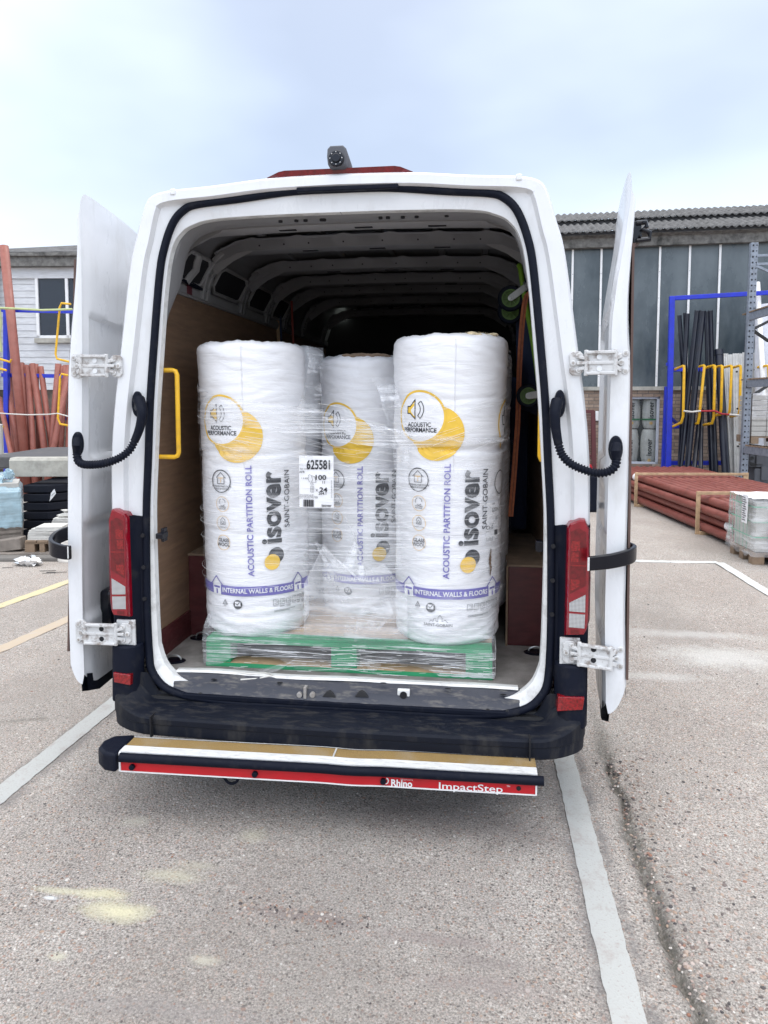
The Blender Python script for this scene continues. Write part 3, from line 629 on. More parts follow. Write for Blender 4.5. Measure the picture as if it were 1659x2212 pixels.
# ---- tail lights
def tail(sg):
    f = lambda x, z: (sg*x, z)
    def P3(poly, y0, y1, mb=None, wrap=True):
        mb = mb or MB(); n = len(poly)
        # curved round the corner of the van: y falls back with x
        cv = lambda x: .10*max(0, (x-.955)/.05)**2
        fr = [(sg*x, y0+cv(x), z) for x, z in poly]; bk = [(sg*x, y1+cv(x), z) for x, z in poly]
        return mb.add(fr+bk, [tuple(range(n)), tuple(range(n, 2*n))[::-1]]+[(i, (i+1)%n, n+(i+1)%n, n+i) for i in range(n)])
    out = [(.921,.768),(.923,1.205),(.932,1.222),(.97,1.240),(.990,1.240),(1.010,1.200),(1.019,1.0),(1.019,.83),(1.008,.79),(.994,.772)]
    mb = MB(); n = len(out)
    inn = [(max(.930, min(.9985, lerp(.962, x, .92))), lerp(1.0, z, .968)) for x, z in out]
    r = [[(sg*x, .12+(.03 if x > 1 else 0), z) for x, z in out], [(sg*x, -.020+(.012 if x > 1 else 0), z) for x, z in out], [(sg*lerp(x, xi, .55), -.034, lerp(z, zi, .55)) for (x, z), (xi, zi) in zip(out, inn)], [(sg*x, -.040, z) for x, z in inn]]
    mb.v += [p for q in r for p in q]
    for j in range(3):
        for i in range(n): mb.f.append((j*n+i, j*n+(i+1)%n, (j+1)*n+(i+1)%n, (j+1)*n+i))
    mb.f.append(tuple(3*n+i for i in range(n)))
    L = obj('tail_light', mb, M['red_lens'], van, smooth=True, ang=25)
    def sub(name, poly, y, m):
        s = MB(); n = len(poly); s.add([(sg*x, y, z) for x, z in poly]+[(sg*x, y+.006, z) for x, z in poly], [tuple(range(n))]+[(i, (i+1)%n, n+(i+1)%n, n+i) for i in range(n)])
        return obj(name, s, m, L)
    sub('lamp_chamber', [(.934,.94),(.934,1.19),(.965,1.205),(.992,1.19),(.996,1.10),(.996,.975)], -.0405, M['red_dark'])
    sub('lamp_chamber', [(.937,1.114),(.937,1.153),(.970,1.153),(.970,1.114)], -.0415, M['red_bright'])
    sub('lamp_chamber', [(.937,1.070),(.937,1.108),(.966,1.108),(.966,1.070)], -.0415, M['red_bright'])
    sub('lamp_chamber', [(.935,1.053),(.935,1.058),(.995,1.058),(.995,1.053)], -.0418, M['red_bright'])
    sub('lamp_chamber', [(.937,.950),(.937,1.0),(.972,1.0),(.972,.974)], -.0415, M['red_bright'])
    sub('reversing_lens', [(.934,.872),(.934,.905),(.996,.940),(.996,.868)], -.0412, M['clear'])
    sub('reversing_lens', [(.934,.806),(.934,.862),(.996,.860),(.994,.804)], -.0412, M['clear'])
    sub('lamp_chamber', [(.942,.781),(.942,.797),(.975,.797),(.975,.781)], -.0412, M['red_dark'])
    Y_ = -.060; C4 = [(282,1458),(282,1481),(246,1474),(244,1453)] if sg < 0 else [(1206,1505),(1203,1537),(1259,1534),(1263,1507)]
    P4 = [at(x, y, Y=Y_) for x, y in C4]; rf = MB(); rf.add([(p.x, Y_, p.z) for i, p in enumerate(P4)]+[(p.x, .03, p.z) for p in P4], [(0,1,2,3),(4,5,6,7),(0,1,5,4),(1,2,6,5),(2,3,7,6),(3,0,4,7)])
    obj('rear_reflector', rf, M['red_bright'], van, bevel=.003)
tail(-1); tail(1)
# ---- bumper
bp = MB()
def brow(t):
    """plan curve of the bumper, t from -1 (left) to 1 (right)"""
    s = -1 if t < 0 else 1; a = abs(t)
    if a < .72: x = a/.72*.78; y = -.145+.012*(a/.72)**2; up = 0
    else:
        k = (a-.72)/.28; th = k*pi/2; x = .78+.232*sin(min(th*1.45, pi/2)); y = -.133+.14*(1-cos(min(th*1.45, pi/2)))+(.55*max(0, k-.69)); up = sm(0.05, .62, k)
    return s*x, y, up, a
T = [-1+2*i/120 for i in range(121)]; secs = []
for t in T:
    x, y, up, a = brow(t); zt = .378+.065*up; zc = .345+.012*up; s = -1 if t < 0 else 1
    nx, ny = (0, 1) if a < .72 else (-s*min(1, (a-.72)/.28*1.6), 1-.6*min(1, (a-.72)/.28*1.6)); l = sqrt(nx*nx+ny*ny); nx /= l; ny /= l
    zi = .415+.10*sm(.0, .5, up); iw = lerp(.155, .085, up)
    def o(d, z, sink=0): return (x+nx*d, y+ny*d, z)
    dip = .006*sin(x*9)*(1-up)
    secs.append([o(iw, zi), o(iw*.9, lerp(.40, zi-.02, up)), o(.022, zt+.004), o(.006, zt-.002), o(0, zt-.012), o(0, zc), o(.005, zc-.004), o(.004, zc-.008), o(.006, .298+.006*up), o(.014, .290+.01*up), o(.06, .280)])
bp.grid(len(secs[0]), len(secs), lambda i, j: secs[j][i])
bmp = obj('bumper', bp, None or mat('scuffed bumper plastic', (.005,.007,.014), .5, dirt=(.050,.047,.044), dscale=26, damt=.6, dr=(.50,.68), ds=(.45,1.6,.12), bmp=.12, bscale=300, spec=.2), van, smooth=True, ang=28)
for s in (-1, 1):
    gp_ = MB(); gp_.box(s*.782-.0025, s*.782+.0025, -.150, .01, .292, .384); obj('panel_gap', gp_, M['hole'], bmp)
# recess panel between bumper and body (black) and floor of the van
bk = MB(); bk.box(-.90, .90, .02, .06, .26, .425); bk.box(-.88,.88,-.005,.03,.385,.412)
for x in (-.62, .70, .62): bk.cyl((x,-.010,.425),(x,.01,.425),.012,12)
obj('rear_crossmember', bk, M['steeldark'], van)
# ---- sill plate, latch and floor
sp = MB(); sy = [(.085,.497),(.055,.499),(.035,.478),(.022,.470),(.012,.443),(.0,.432)]
sp.grid(61, len(sy), lambda i, j: (-.775+1.545*i/60, sy[j][0]-.012*(1-abs(-1+2*i/60)**2)*(j > 1), sy[j][1]+(.001*sin(i*1.3) if j > 1 else 0)))
sill = obj('sill_plate', sp, mat('scratched sill plastic', (.035,.038,.052), .5, dirt=(.20,.185,.165), dscale=30, damt=.75, dr=(.50,.68), ds=(.35,1.6,1), bmp=.2, bscale=200), van, smooth=True, ang=30)
s2 = MB(); s2.box(-.70, .70, -.016, .004, .408, .433); obj('sill_lip', s2, M['rubber'], sill, bevel=.006)
lt = MB(); q = at(742, 1500, Y=.02)
def sp_at(px, py, d=0): q = at(px, py, Y=.02); return q
x0 = at(696,1500,Y=.01).x; x1 = at(795,1500,Y=.01).x
lt.add([(x0,.006,.436),(x1,.006,.436),(x1,.028,.470),(x0,.028,.470)], [(0,1,2,3)]); 
obj('striker_pocket', lt, M['hole'], sill, solid=.002)
lt = MB(); lt.box(x0-.02, x1, -.006, .002, .424, .432); obj('bare_edge', lt, M['flange'], sill)
for px in (712, 782): q = at(px, 1498, Y=.008); lt = MB(); lt.prism([(-.03,-.012),(.03,-.012),(.014,.008),(0,.016),(-.014,.008)], lambda x, z, t: (q.x+x, t, q.z+z), -.002, .012); obj('striker_wedge', lt, M['steeldark'], sill, bevel=.002)
lt = MB(); q = at(660, 1497, Y=.005); lt.box(q.x-.006, q.x+.006, -.01, .02, q.z-.02, q.z+.03)
for px in (647, 675): q = at(px, 1501, Y=.0); lt.cyl((q.x,-.006,q.z),(q.x,.01,q.z),.012,14)
obj('latch_bolt', lt, M['bolt'], sill, bevel=.002)
lt = MB(); q = at(872, 1497, Y=.018); lt.box(q.x-.026, q.x+.026, .010, .03, q.z-.018, q.z+.016); obj('drain_plate', lt, M['flange'], sill, bevel=.003)
lt2 = MB(); lt2.cyl((q.x, .004, q.z-.005), (q.x, .02, q.z-.005), .015, 18); 
for px, py in ((828,1478),(967,1490),(1087,1503),(605,1477),(463,1470)): w_ = at(px, py, Y=.03); lt2.add([(w_.x+.014*cos(k*pi/7), .026+.008*sin(k*pi/7), w_.z+.007+.001*k*0) for k in range(14)], [tuple(range(14))])
obj('drain_hole', lt2, M['hole'], sill)
fl = MB(); fl.box(-.92, .92, .08, 3.9, .44, .50); vf = obj('load_floor', fl, M['floorm'], van)
rg = MB()
for i in range(230): x = -.86+1.72*i/229; rg.box(x-.0012, x+.0012, .09, .45, .5, .5016)
obj('floor_ribs', rg, M['floorm'], vf)
ft = MB(); ft.grid(31, 5, lambda i, j: (-.755+1.50*i/30, (.052,.062,.075,.086,.10)[j]+.006*sin(i*.35), (.4995,.508,.507,.508,.502)[j]+.003*sin(i*.5))); obj('floor_edge_trim', ft, M['alu'], van, smooth=True, ang=30)
def tie_down(px, py):
    q = at(px, py, Z=.5); c = MB(); c.grid(24, 4, lambda i, j: (q.x+(.060,.050,.042,.0)[j]*cos(2*pi*i/24), q.y+(.045,.036,.03,.0)[j]*sin(2*pi*i/24), (.5022,.507,.503,.5025)[j]), True)
    t = obj('tie_down', c, M['gloss'], van, smooth=True); r = MB(); r.tube([(q.x+.034*cos(a*pi/10), q.y+.012, .505+.034*sin(a*pi/10)*.6) for a in range(11)], .0045, 8); obj('tie_ring', r, M['steelbare'], t, smooth=True)
for p in ((374,1428),(436,1378),(1158,1410)): tie_down(*p)
# ---- inside: side linings, wheel boxes, metal sides, roof skin, ribs, bulkhead
YB = 3.9
for sg in (-1, 1):
    a = MB(); a.box(sg*.905-.006, sg*.905+.006, .10, YB, .632, 2.225); obj('side_lining', a, M['ply'], van)
    a = MB(); a.box(sg*.897-.008, sg*.897+.008, .10, YB, .50, .631); obj('kick_panel', a, M['phenolic'], van, bevel=.002)
wb = MB(); wb.box(-.898, -.705, .545, 1.45, .50, .915); w1 = obj('wheel_box', wb, M['phenolic'], van, bevel=.004)
wb = MB(); wb.box(-.90, -.704, .542, 1.45, .916, .926); obj('box_lid_edge', wb, M['timberdark'], w1)
wb = MB(); wb.box(.722, .898, .60, 1.45, .50, .895); w2 = obj('wheel_box', wb, M['phenolic'], van, bevel=.004)
wb = MB(); wb.box(.717, .90, .596, 1.45, .896, .906); wb.box(.712,.7215,.592,.606,.50,.896); obj('box_lid_edge', wb, M['timberdark'], w2)
it = MB()
inner = [(.925,.5),(.925,1.2),(.925,2.0),(.915,2.2),(.890,2.31),(.862,2.39),(.822,2.47),(.765,2.525),(.60,2.560),(0,2.59)]
inf = fine(inner, 4)
for sg in (-1, 1): it.grid(len(inf), 14, lambda i, j: (sg*inf[i][0], .11+(YB-.11)*j/13, inf[i][1]))
obj('inner_skin', it, M['paint_shaded'], van, smooth=True)
for sg in (-1, 1):
    rail = MB(); rail.box(sg*.895-.010, sg*.895+.010, .10, YB, 2.226, 2.285); rail.box(sg*.882-.004, sg*.882+.004, .10, YB, 2.235, 2.275)
    obj('waist_rail', rail, M['paint_in'], van, bevel=.004)
lb = MB(); q = at(410, 625, X=-.875); lb.box(-.878, -.875, q.y-.03, q.y+.03, q.z-.025, q.z+.025); obj('warning_label', lb, mat('maroon sticker', (.10,.02,.03), .6), van)
ribY = [.30, .74, 1.34, 1.86, 2.30, 2.86, 3.60]
rs = [(-.865,2.20),(-.852,2.30),(-.80,2.395),(-.74,2.425),(-.66,2.470),(-.60,2.485),(-.4,2.490),(0,2.495),(.4,2.490),(.60,2.485),(.66,2.470),(.74,2.425),(.80,2.395),(.852,2.30),(.865,2.20)]
def roof_z(x):
    a = abs(x)
    for (x0, z0), (x1, z1) in zip(inner[3:], inner[4:]):
        if x1 <= a <= x0: return lerp(z1, z0, (a-x1)/(x0-x1 or 1))
    return 2.2
for k, Yk in enumerate(ribY):
    a = MB(); xs = [-.80+1.6*i/40 for i in range(41)]
    def bz(x): 
        u = abs(x); 
        return 2.484-.010*(u/.6)**2 if u < .66 else lerp(2.472, 2.445, sm(.66, .73, u)) if u < .73 else lerp(2.445, 2.41, (u-.73)/.07)
    prof = lambda x: [(Yk-.012, bz(x)+.062+.008*(abs((x*4.2) % 1-.5) < .09)), (Yk-.004, bz(x)+.054), (Yk, bz(x)+.006), (Yk+.008, bz(x)), (Yk+.075, bz(x)-.004), (Yk+.082, bz(x)+.002), (Yk+.088, bz(x)+.06)]
    a.grid(7, 41, lambda i, j: (xs[j], *prof(xs[j])[i])); rr = obj('roof_rib', a, M['paint_in'] if k == 0 else M['paint_shaded'], van, smooth=True, ang=35)  # farther ribs take the darker copy, shade in the colour
    h = MB()
    for x in (-.56, -.43, -.3, -.12, .08, .26, .44, .57): h.cyl((x, Yk-.003, bz(x)+.028), (x, Yk+.004, bz(x)+.028), .0045, 8)
    for x in (-.30, .05, .38): h.box(x-.04, x+.04, Yk+.03, Yk+.05, bz(x)-.0045, bz(x)+.01)
    obj('rib_hole', h, M['hole'], rr)
    for sg in (-1, 1):
        p = MB()
        pp = [(.755,2.475),(.812,2.43),(.850,2.365),(.872,2.30),(.882,2.235)]
        for dy in (0, .055):
            for (xa, za), (xb, zb) in zip(pp, pp[1:]): p.bar((sg*xa, Yk+.012+dy, za), (sg*xb, Yk+.012+dy, zb), .036, .030, up=(sg, 0, .4))
        p.add([(sg*.60, Yk+.002, 2.53), (sg*.60, Yk+.002, 2.475), (sg*.70, Yk+.002, 2.43), (sg*.80, Yk+.002, 2.36), (sg*.83, Yk+.002, 2.42), (sg*.77, Yk+.002, 2.50)], [(0,1,2,3,4,5)])
        p.add([(sg*(.905-.0*j), Yk+(-.02,.10)[i], (2.235, 2.33)[j]) for j in range(2) for i in range(2)], [(0,1,3,2)])
        obj('side_post', p, M['paint_in'] if k < 2 else M['paint_shaded'], van, smooth=True, bevel=.006, ang=35)
        if k < 5:
            hb = MB(); m_ = Yk+.26
            hb.box(sg*.886-.004, sg*.886+.004, m_-.04, m_+.05, 2.295, 2.355); b_o = obj('fixing_bracket', hb, M['paint_in'], van, bevel=.006)
            hb = MB(); hb.cyl((sg*.884, m_, 2.325), (sg*.880, m_, 2.325), .014, 14); obj('bracket_hole', hb, M['hole'], b_o)
for sg in (-1, 1):
    ed_ = [.115]+[y+.09 for y in ribY[:5]]
    for k in range(5):
        y0, y1 = ed_[k]+.02, ribY[k]-.02
        if y1-y0 < .05: continue
        h = MB()
        def wl(u, v):   # on the upper side wall, v 0..1 from waist rail to cant rail
            x, z = ((.893, 2.30), (.858, 2.375), (.815, 2.435))[0], 0
            P0, P1 = (.897, 2.300), (.822, 2.432); return (sg*(lerp(P0[0], P1[0], v)-.016), lerp(y0, y1, u), lerp(P0[1], P1[1], v)-.006)
        c8 = [(.04,.25),(.04,.80),(.14,.97),(.86,.97),(.97,.80),(.97,.12),(.88,.03),(.14,.03)]
        h.add([wl(u, v) for u, v in c8], [tuple(range(8))]); H_ = obj('side_opening', h, M['hole'], van)
        f = MB(); f.ring([wl(u, v) for u, v in c8], .011, 6); obj('opening_rim', f, M['paint_in'], H_, smooth=True)
        if k in (0, 1):
            f = MB(); f.tube([wl(.40, 1.0), wl(.44, .75), wl(.52, .5), wl(.45, .25), wl(.40, .0)], .026, 8); obj('reinforcement', f, M['paint_in'], H_, smooth=True)
a = MB()
for (xa, sg) in ((-.55,1), (-.25,1), (.05,1), (.35,1), (.6,1)):
    a.grid(5, 2, lambda i, j: (xa+(-.022,-.014,.0,.014,.022)[i]+(0, .10)[j]*0, (.12, YB)[j], roof_z(xa)+(.0,-.012,-.014,-.012,.0)[i]))
obj('roof_swage', a, M['paint_shaded'], van, smooth=True)
wr = MB()
for k in range(3): wr.tube([(-.875+.01*k, .13+.0*k, 2.42-.03*k), (-.865, .22, 2.33), (-.868, .32+.05*k, 2.31), (-.862, .44, 2.29), (-.87, .6, 2.30-.01*k), (-.872, .8, 2.285)], .0045, 6)
wr.tube([(-.845,.16,2.44), (-.862,.20,2.40), (-.85,.24,2.37), (-.862,.28,2.40), (-.85,.25,2.43), (-.845,.19,2.41)], .0035, 6)
obj('wiring', wr, M['rubber'], van, smooth=True)
q = at(728, 672, Y=YB); q2 = at(748, 692, Y=YB)
bh = MB(); bh.box(-.93, q.x, YB, YB+.02, .5, 2.6); bh.box(q2.x, .93, YB, YB+.02, .5, 2.6); bh.box(q.x, q2.x, YB, YB+.02, .5, q2.z); bh.box(q.x, q2.x, YB, YB+.02, q.z, 2.6)
bhd = obj('bulkhead', bh, M['steeldark'], van)
lp_ = MB(); lp_.box(q.x+.01, q2.x-.0, YB-.03, YB-.005, q2.z+.02, q.z); ml_, nl_, pl_2, ol_ = newmat('lit load space lamp'); pl_2.inputs['Emission Color'].default_value = (.9,1,.92,1); pl_2.inputs['Emission Strength'].default_value = 5; obj('load_lamp', lp_, ml_, van, bevel=.01)
# side post clutter: straps and a spirit level hanging at the far left
for px, c in ((583, M['strap']), (598, M['timber']), (604, M['navy']), (630, mat('red tool handle', (.25,.03,.02), .5))):
    a = at(px, 650, Y=2.2); b = at(px+4, 745, Y=2.2); s = MB(); s.bar((a.x, 2.2, a.z), (b.x, 2.2, b.z), .022 if c is M['timber'] else .014, .01, up=(0,1,0)); t = obj('hanging_strap' if c is M['strap'] else 'hanging_tool', s, c)
    tag(t, {583:'thin orange strap hanging at the far left inside the van', 598:'pale wooden tool handle hanging inside the van beside the orange strap', 604:'dark blue tool handle hanging inside the van beside the wooden one', 630:'thin red tool handle hanging inside the van, furthest from the plywood side'}[px], 'strap' if c is M['strap'] else 'tool')
# yellow grab handles
for sg in (-1, 1):
    h = MB(); X = .74 if sg < 0 else .822
    z0, z1 = 1.457, 1.838; h.tube([(sg*.835,.10,z1),(sg*(X+.02),.10,z1),(sg*(X+.006),.10,z1-.005),(sg*X,.10,z1-.02),(sg*X,.10,(z0+z1)/2),(sg*X,.10,z0+.02),(sg*(X+.006),.10,z0+.005),(sg*(X+.02),.10,z0),(sg*.835,.10,z0)], .0102, 12)
    obj('grab_handle', h, M['yellow'], van, smooth=True)
bf = MB(); q = at(348, 1156, Y=.03); bf.box(q.x-.012, q.x+.020, .0, .06, q.z-.012, q.z+.012); bf.box(q.x-.002, q.x+.012, .03, .07, q.z-.03, q.z+.03)
obj('door_buffer', bf, M['gloss'], van, bevel=.003)
bf = MB(); q = at(1168, 1178, Y=.12); bf.box(q.x-.02, q.x+.012, .10, .15, q.z-.025, q.z+.02); obj('door_buffer', bf, M['gloss'], van, bevel=.003)

for sg in (-1, 1):
    cc = MB(); cc.prism([(1.014,.14),(1.014,-.015),(1.000,-.044),(.930,-.046),(.900,-.024),(.885,.03)], lambda x, y, t: (sg*(x-.012*(t < .5)*0), y-.012*(t < .5), t), .395, .642 if sg < 0 else .650)
    obj('bumper_corner', cc, M['blk'], van, smooth=True, bevel=.010, bseg=3)
# ---- hinges
def hinge(sg, bx, dx, z, yb, yd, zd=0):
    """bx: pillar pad centre |x|, dx: door pad centre |x|"""
    root = MB(); d = dx-bx; s = sg
    def X(x): return s*x
    def pad(cx, w, h, y, z_):
        k = .012; poly = [(-w+k,-h),(w-k,-h),(w,-h+k),(w,h-k),(w-k,h),(-w+k,h),(-w,h-k),(-w,-h+k)]
        root.prism(poly, lambda a, b, t: (X(cx+a), y+t, z_+b), -.007, .006)
    pad(bx, .026, .046, yb, z); pad(dx, .024, .052, yd, z+zd)
    p0, p1 = bx+.035, dx-.032
    # outer H-shaped link
    ya, yc = yb-.026, yd-.026
    for zz in (.040, -.040): root.bar((X(p0), ya, z+zz), (X(p1), yc, z+zz+zd), .020, .012, up=(0,0,1))
    root.bar((X(p0+.004), ya+.006, z), (X(p1-.004), yc+.006, z+zd), .006, .074, up=(0,0,1))
    root.bar((X(bx+.0), yb-.016, z+.0), (X(dx-.02), yd-.022, z+zd), .014, .013, up=(0,0,1))
    for cx, yy, zz in ((p0, ya, z), (p1, yc, z+zd)): root.cyl((X(cx), yy+.004, zz-.050), (X(cx), yy+.004, zz+.050), .0085, 12)
    # fingers from the pads to the pins
    for zz in (.022, -.022):
        root.bar((X(bx+.008), yb-.008, z+zz*1.1), (X(p0), ya+.006, z+zz*.8), .016, .014); root.bar((X(dx-.01), yd-.008, z+zz*1.3+zd), (X(p1), yc+.006, z+zz*.8+zd), .018, .018)
    h = obj('door_hinge', root, M['hinge'], van, bevel=.003, bseg=2)
    b = MB(); hol = MB()
    for cx, zz, y in ((bx+.008, .028, yb), (bx+.008, -.028, yb), (bx-.014+.0, 0, yb-.004), (dx+.006, .034, yd), (dx+.006, -.034, yd), (dx-.010, 0, yd-.006)):
        zc = z+zz+(zd if cx > bx+.03 else 0); b.cyl((X(cx), y-.014, zc), (X(cx), y-.004, zc), .0115, 16); hol.cyl((X(cx), y-.0150, zc), (X(cx), y-.012, zc), .0058, 6)
    obj('bolt', b, M['hinge'], h, smooth=True, bevel=.0025); obj('bolt_socket', hol, M['bolt'], h)
    hl = MB()
    for zz in (.022, -.022):
        m_ = (bx+dx)/2-.004; hl.cyl((X(m_), (yb+yd)/2-.0245, z+zz), (X(m_), (yb+yd)/2-.0225, z+zz), .0105, 16)
    obj('link_hole', hl, M['paint' if z > 1.2 else 'hole'], h)
hinge(-1, .962, 1.130, 1.852, -.006, -.03); hinge(1, .946, 1.118, 1.850, -.006, -.03)
hinge(-1, .945, 1.150, .695, -.026, -.03, .0); hinge(1, .940, 1.128, .702, -.026, -.03, -.012)
hp2 = MB(); hp2.box(-.990, -.905, -.022, -.008, .635, .752); hp3 = MB(); hp3.box(.903, .982, -.022, -.008, .645, .757); obj('hinge_plate', hp3, M['hinge'], van, bevel=.004)
obj('hinge_plate', hp2, M['hinge'], van, bevel=.004)

# ---- rear doors, folded round against the van sides
def door(sg, cfun, flare, thick, label=None):
    a = radians(flare); d = Vector((sg*sin(a), cos(a), 0)); n = Vector((sg*cos(a), -sin(a), 0))   # n points away from the van side
    W = .79
    def corner(z): return Vector((sg*cfun(z), -.028, 0))
    def ztop(u): return 2.575-.085*(u/.7)**1.3-.05*max(0, 1-u/.03)**2
    def zbot(u): return .44+.06*max(0, 1-u/.10)**2
    def rec(u, z, u0, u1, z0, z1, r, dep):
        du = max(u0-u, u-u1); dz = max(z0-z, z-z1); dd = max(du, dz) if max(du, dz) < 0 or min(du, dz) < 0 else sqrt(du*du+dz*dz)
        return dep*sm(r, -r, dd)
    def skin(u, z):
        w_ = -.016*sin(pi*min(1, u/.9))-.010*sm(.0,.06,u)
        w_ += rec(u, z, .055, .74, 1.46, 2.08-.12*u, .012, .020) + rec(u, z, .02, .5, .75, 1.17, .015, .016)
        w_ += .010*rec(u, z, .06, .72, 1.12, 1.36, .02, 1)
        return w_
    us = [0, .004, .012, .025, .04, .055, .07, .09, .12, .16, .2, .26, .32, .4, .48, .56, .64, .70, .74, .77, .79]; nz = 130
    mb = MB()
    def P(u, t, w_): z = lerp(zbot(u), ztop(u), t); return corner(z)+d*u+n*w_+Vector((0,0,z))
    mb.grid(len(us), nz, lambda i, j: P(us[i], j/(nz-1), skin(us[i], lerp(zbot(us[i]), ztop(us[i]), j/(nz-1)))))
    # hinge edge strip with rounded corners, and inner face
    T2 = lambda z: thick*(1-.78*sm(1.75, 2.52, z))
    def strip(i, j):
        t = j/(nz-1); z = lerp(zbot(0)+.0, ztop(0), t); k = i/8; w_ = T2(z)*k; rd = .0
        y = -.006*sin(pi*k)+(.016*(k > .9)); zz = z+.0
        if k > 0: zz = lerp(.455+.12*(k**2.2), 2.50-.04*k, (z-zbot(0))/(ztop(0)-zbot(0)))
        return corner(z)+n*w_+d*y+Vector((0,0,zz))
    mb.grid(9, nz, strip)
    mb.grid(6, nz, lambda i, j: corner(lerp(.5, 2.45, j/(nz-1)))+n*T2(lerp(.5, 2.45, j/(nz-1)))+d*(.012+(W-.03)*i/5)+Vector((0,0,lerp(.52,2.44,j/(nz-1)))))
    D = obj('rear_door', mb, M['paint'], van, smooth=True, ang=38)
    b = MB(); b.add([corner(z)+n*(T2(z)+w_)+d*u+Vector((0,0,z)) for z in (.60, 2.30) for u in (.006, W-.05) for w_ in (.001, .010)], [(0,1,3,2),(4,6,7,5),(0,4,5,1),(2,3,7,6),(0,2,6,4),(1,5,7,3)])
    obj('door_lining', b, M['plybrown'], D)
    s = MB(); s.grid(4, 30, lambda i, j: corner(.45)+n*((-.012,-.014,.012,.016)[i])+d*(.0+.78*j/29)+Vector((0,0,(.470,.392,.388,.46)[i]+.035*max(0,1-j/4))))
    obj('bottom_trim', s, M['rubber'], D, smooth=True, ang=30)
    return D, corner, d, n
DL = door(-1, lambda z: 1.094+.050*sm(2.5, .6, z), 3.0, .068)
DR = door(1, lambda z: 1.074+.060*sm(1.95, 2.55, z)+.012*sm(.9, .45, z), 7.5, .076)
# registration plate and its black housing on the left door, hidden behind the corner
D, cn, d, n = DL
h = MB(); q = cn(.7)+d*.44-n*.035
M4 = Matrix((d, n, Vector((0,0,1)))).transposed().to_4x4(); M4.translation = Vector((q.x, q.y, .74))
h.box(-.30, .28, -.035, .03, -.10, .10, M4); hs = obj('plate_housing', h, M['gloss'], D, bevel=.02, bseg=3)
h = MB(); h.box(-.26, .26, -.045, -.036, -.17, -.06, M4); obj('number_plate', h, M['yellow'], D)
# black latch on the outside edge of the right door
D, cn, d, n = DR
q = at(1382, 502, Y=.06); h = MB(); M4 = Matrix.Translation(q)
h.box(-.030, .0, -.03, .05, -.045, .035, M4); h.tube([q+Vector((-.02,-.03,.028)), q+Vector((.015,-.035,.03)), q+Vector((.018,-.035,.012)), q+Vector((-.0,-.035,.004)), q+Vector((.03,-.035,-.010)), q+Vector((.03,-.035,-.035)), q+Vector((-.02,-.035,-.04))], .010, 8)
for dx, dz in ((.018,.012),(-.005,-.022),(.005,.03)): h.cyl(q+Vector((dx,-.045,dz)), q+Vector((dx,-.03,dz)), .006, 10)
obj('door_latch', h, M['gloss'], D, smooth=True, bevel=.004)
# curved black door stays
def stay(pts, h_, name, D):
    mb = MB(); P = [Vector(p) for p in pts]; n = len(P); ve = []
    for i, p in enumerate(P):
        t = (P[min(i+1,n-1)]-P[max(i-1,0)]).normalized(); s = t.cross(Vector((0,0,1))).normalized(); hh = h_*(1-.12*abs(2*i/(n-1)-1))
        ve += [p+s*.009+Vector((0,0,-hh/2)), p+s*.009+Vector((0,0,hh/2)), p-s*.009+Vector((0,0,hh/2)), p-s*.009+Vector((0,0,-hh/2))]
    fs = [(i*4+k, i*4+(k+1)%4, (i+1)*4+(k+1)%4, (i+1)*4+k) for i in range(n-1) for k in range(4)]+[(0,1,2,3), tuple((n-1)*4+k for k in range(4))[::-1]]
    mb.add(ve, fs); o_ = obj(name, mb, M['gloss'], D, smooth=True, bevel=.005, ang=40)
def crv(P, k=6):
    out = []
    for i in range(len(P)-1):
        p0, p1, p2, p3 = P[max(i-1,0)], P[i], P[i+1], P[min(i+2,len(P)-1)]
        for j in range(k): t = j/k; out.append(tuple(.5*((2*b)+(-a+c)*t+(2*a-5*b+4*c-d)*t*t+(-a+3*b-3*c+d)*t**3) for a, b, c, d in zip(p0, p1, p2, p3)))
    out.append(P[-1]); return out
zL = at(160, 1178, Y=-.07).z; zR = at(1320, 1210, Y=-.09).z
stay(crv([(-1.225,.06,zL+.035),(-1.262,.0,zL+.02),(-1.258,-.06,zL+.0),(-1.222,-.10,zL-.012),(-1.17,-.115,zL-.02),(-1.135,-.112,zL-.022)]), .066, 'door_stay', DL[0])
q = at(1270, 1217, Y=-.12); q1 = at(1372, 1195, Y=-.04)
stay(crv([(q.x,-.125,q.z),((q.x*.6+q1.x*.4),-.125,q.z*.6+q1.z*.4),(lerp(q.x,q1.x,.75),-.10,lerp(q.z,q1.z,.8)),(q1.x-.012,-.06,q1.z),(q1.x-.006,-.02,q1.z+.005),(q1.x-.05,.05,q1.z+.012)]), .062, 'door_stay', DR[0])
sc = MB(); sc.box(q.x-.004, q.x+.004, -.137, -.133, q.z-.026, q.z+.026); obj('stay_end', sc, M['alu'], DR[0], bevel=.003)
sc = MB(); sc.box(-1.143, -1.137, -.128, -.124, zL-.046, zL+.006); obj('stay_end', sc, M['alu'], DL[0], bevel=.003)
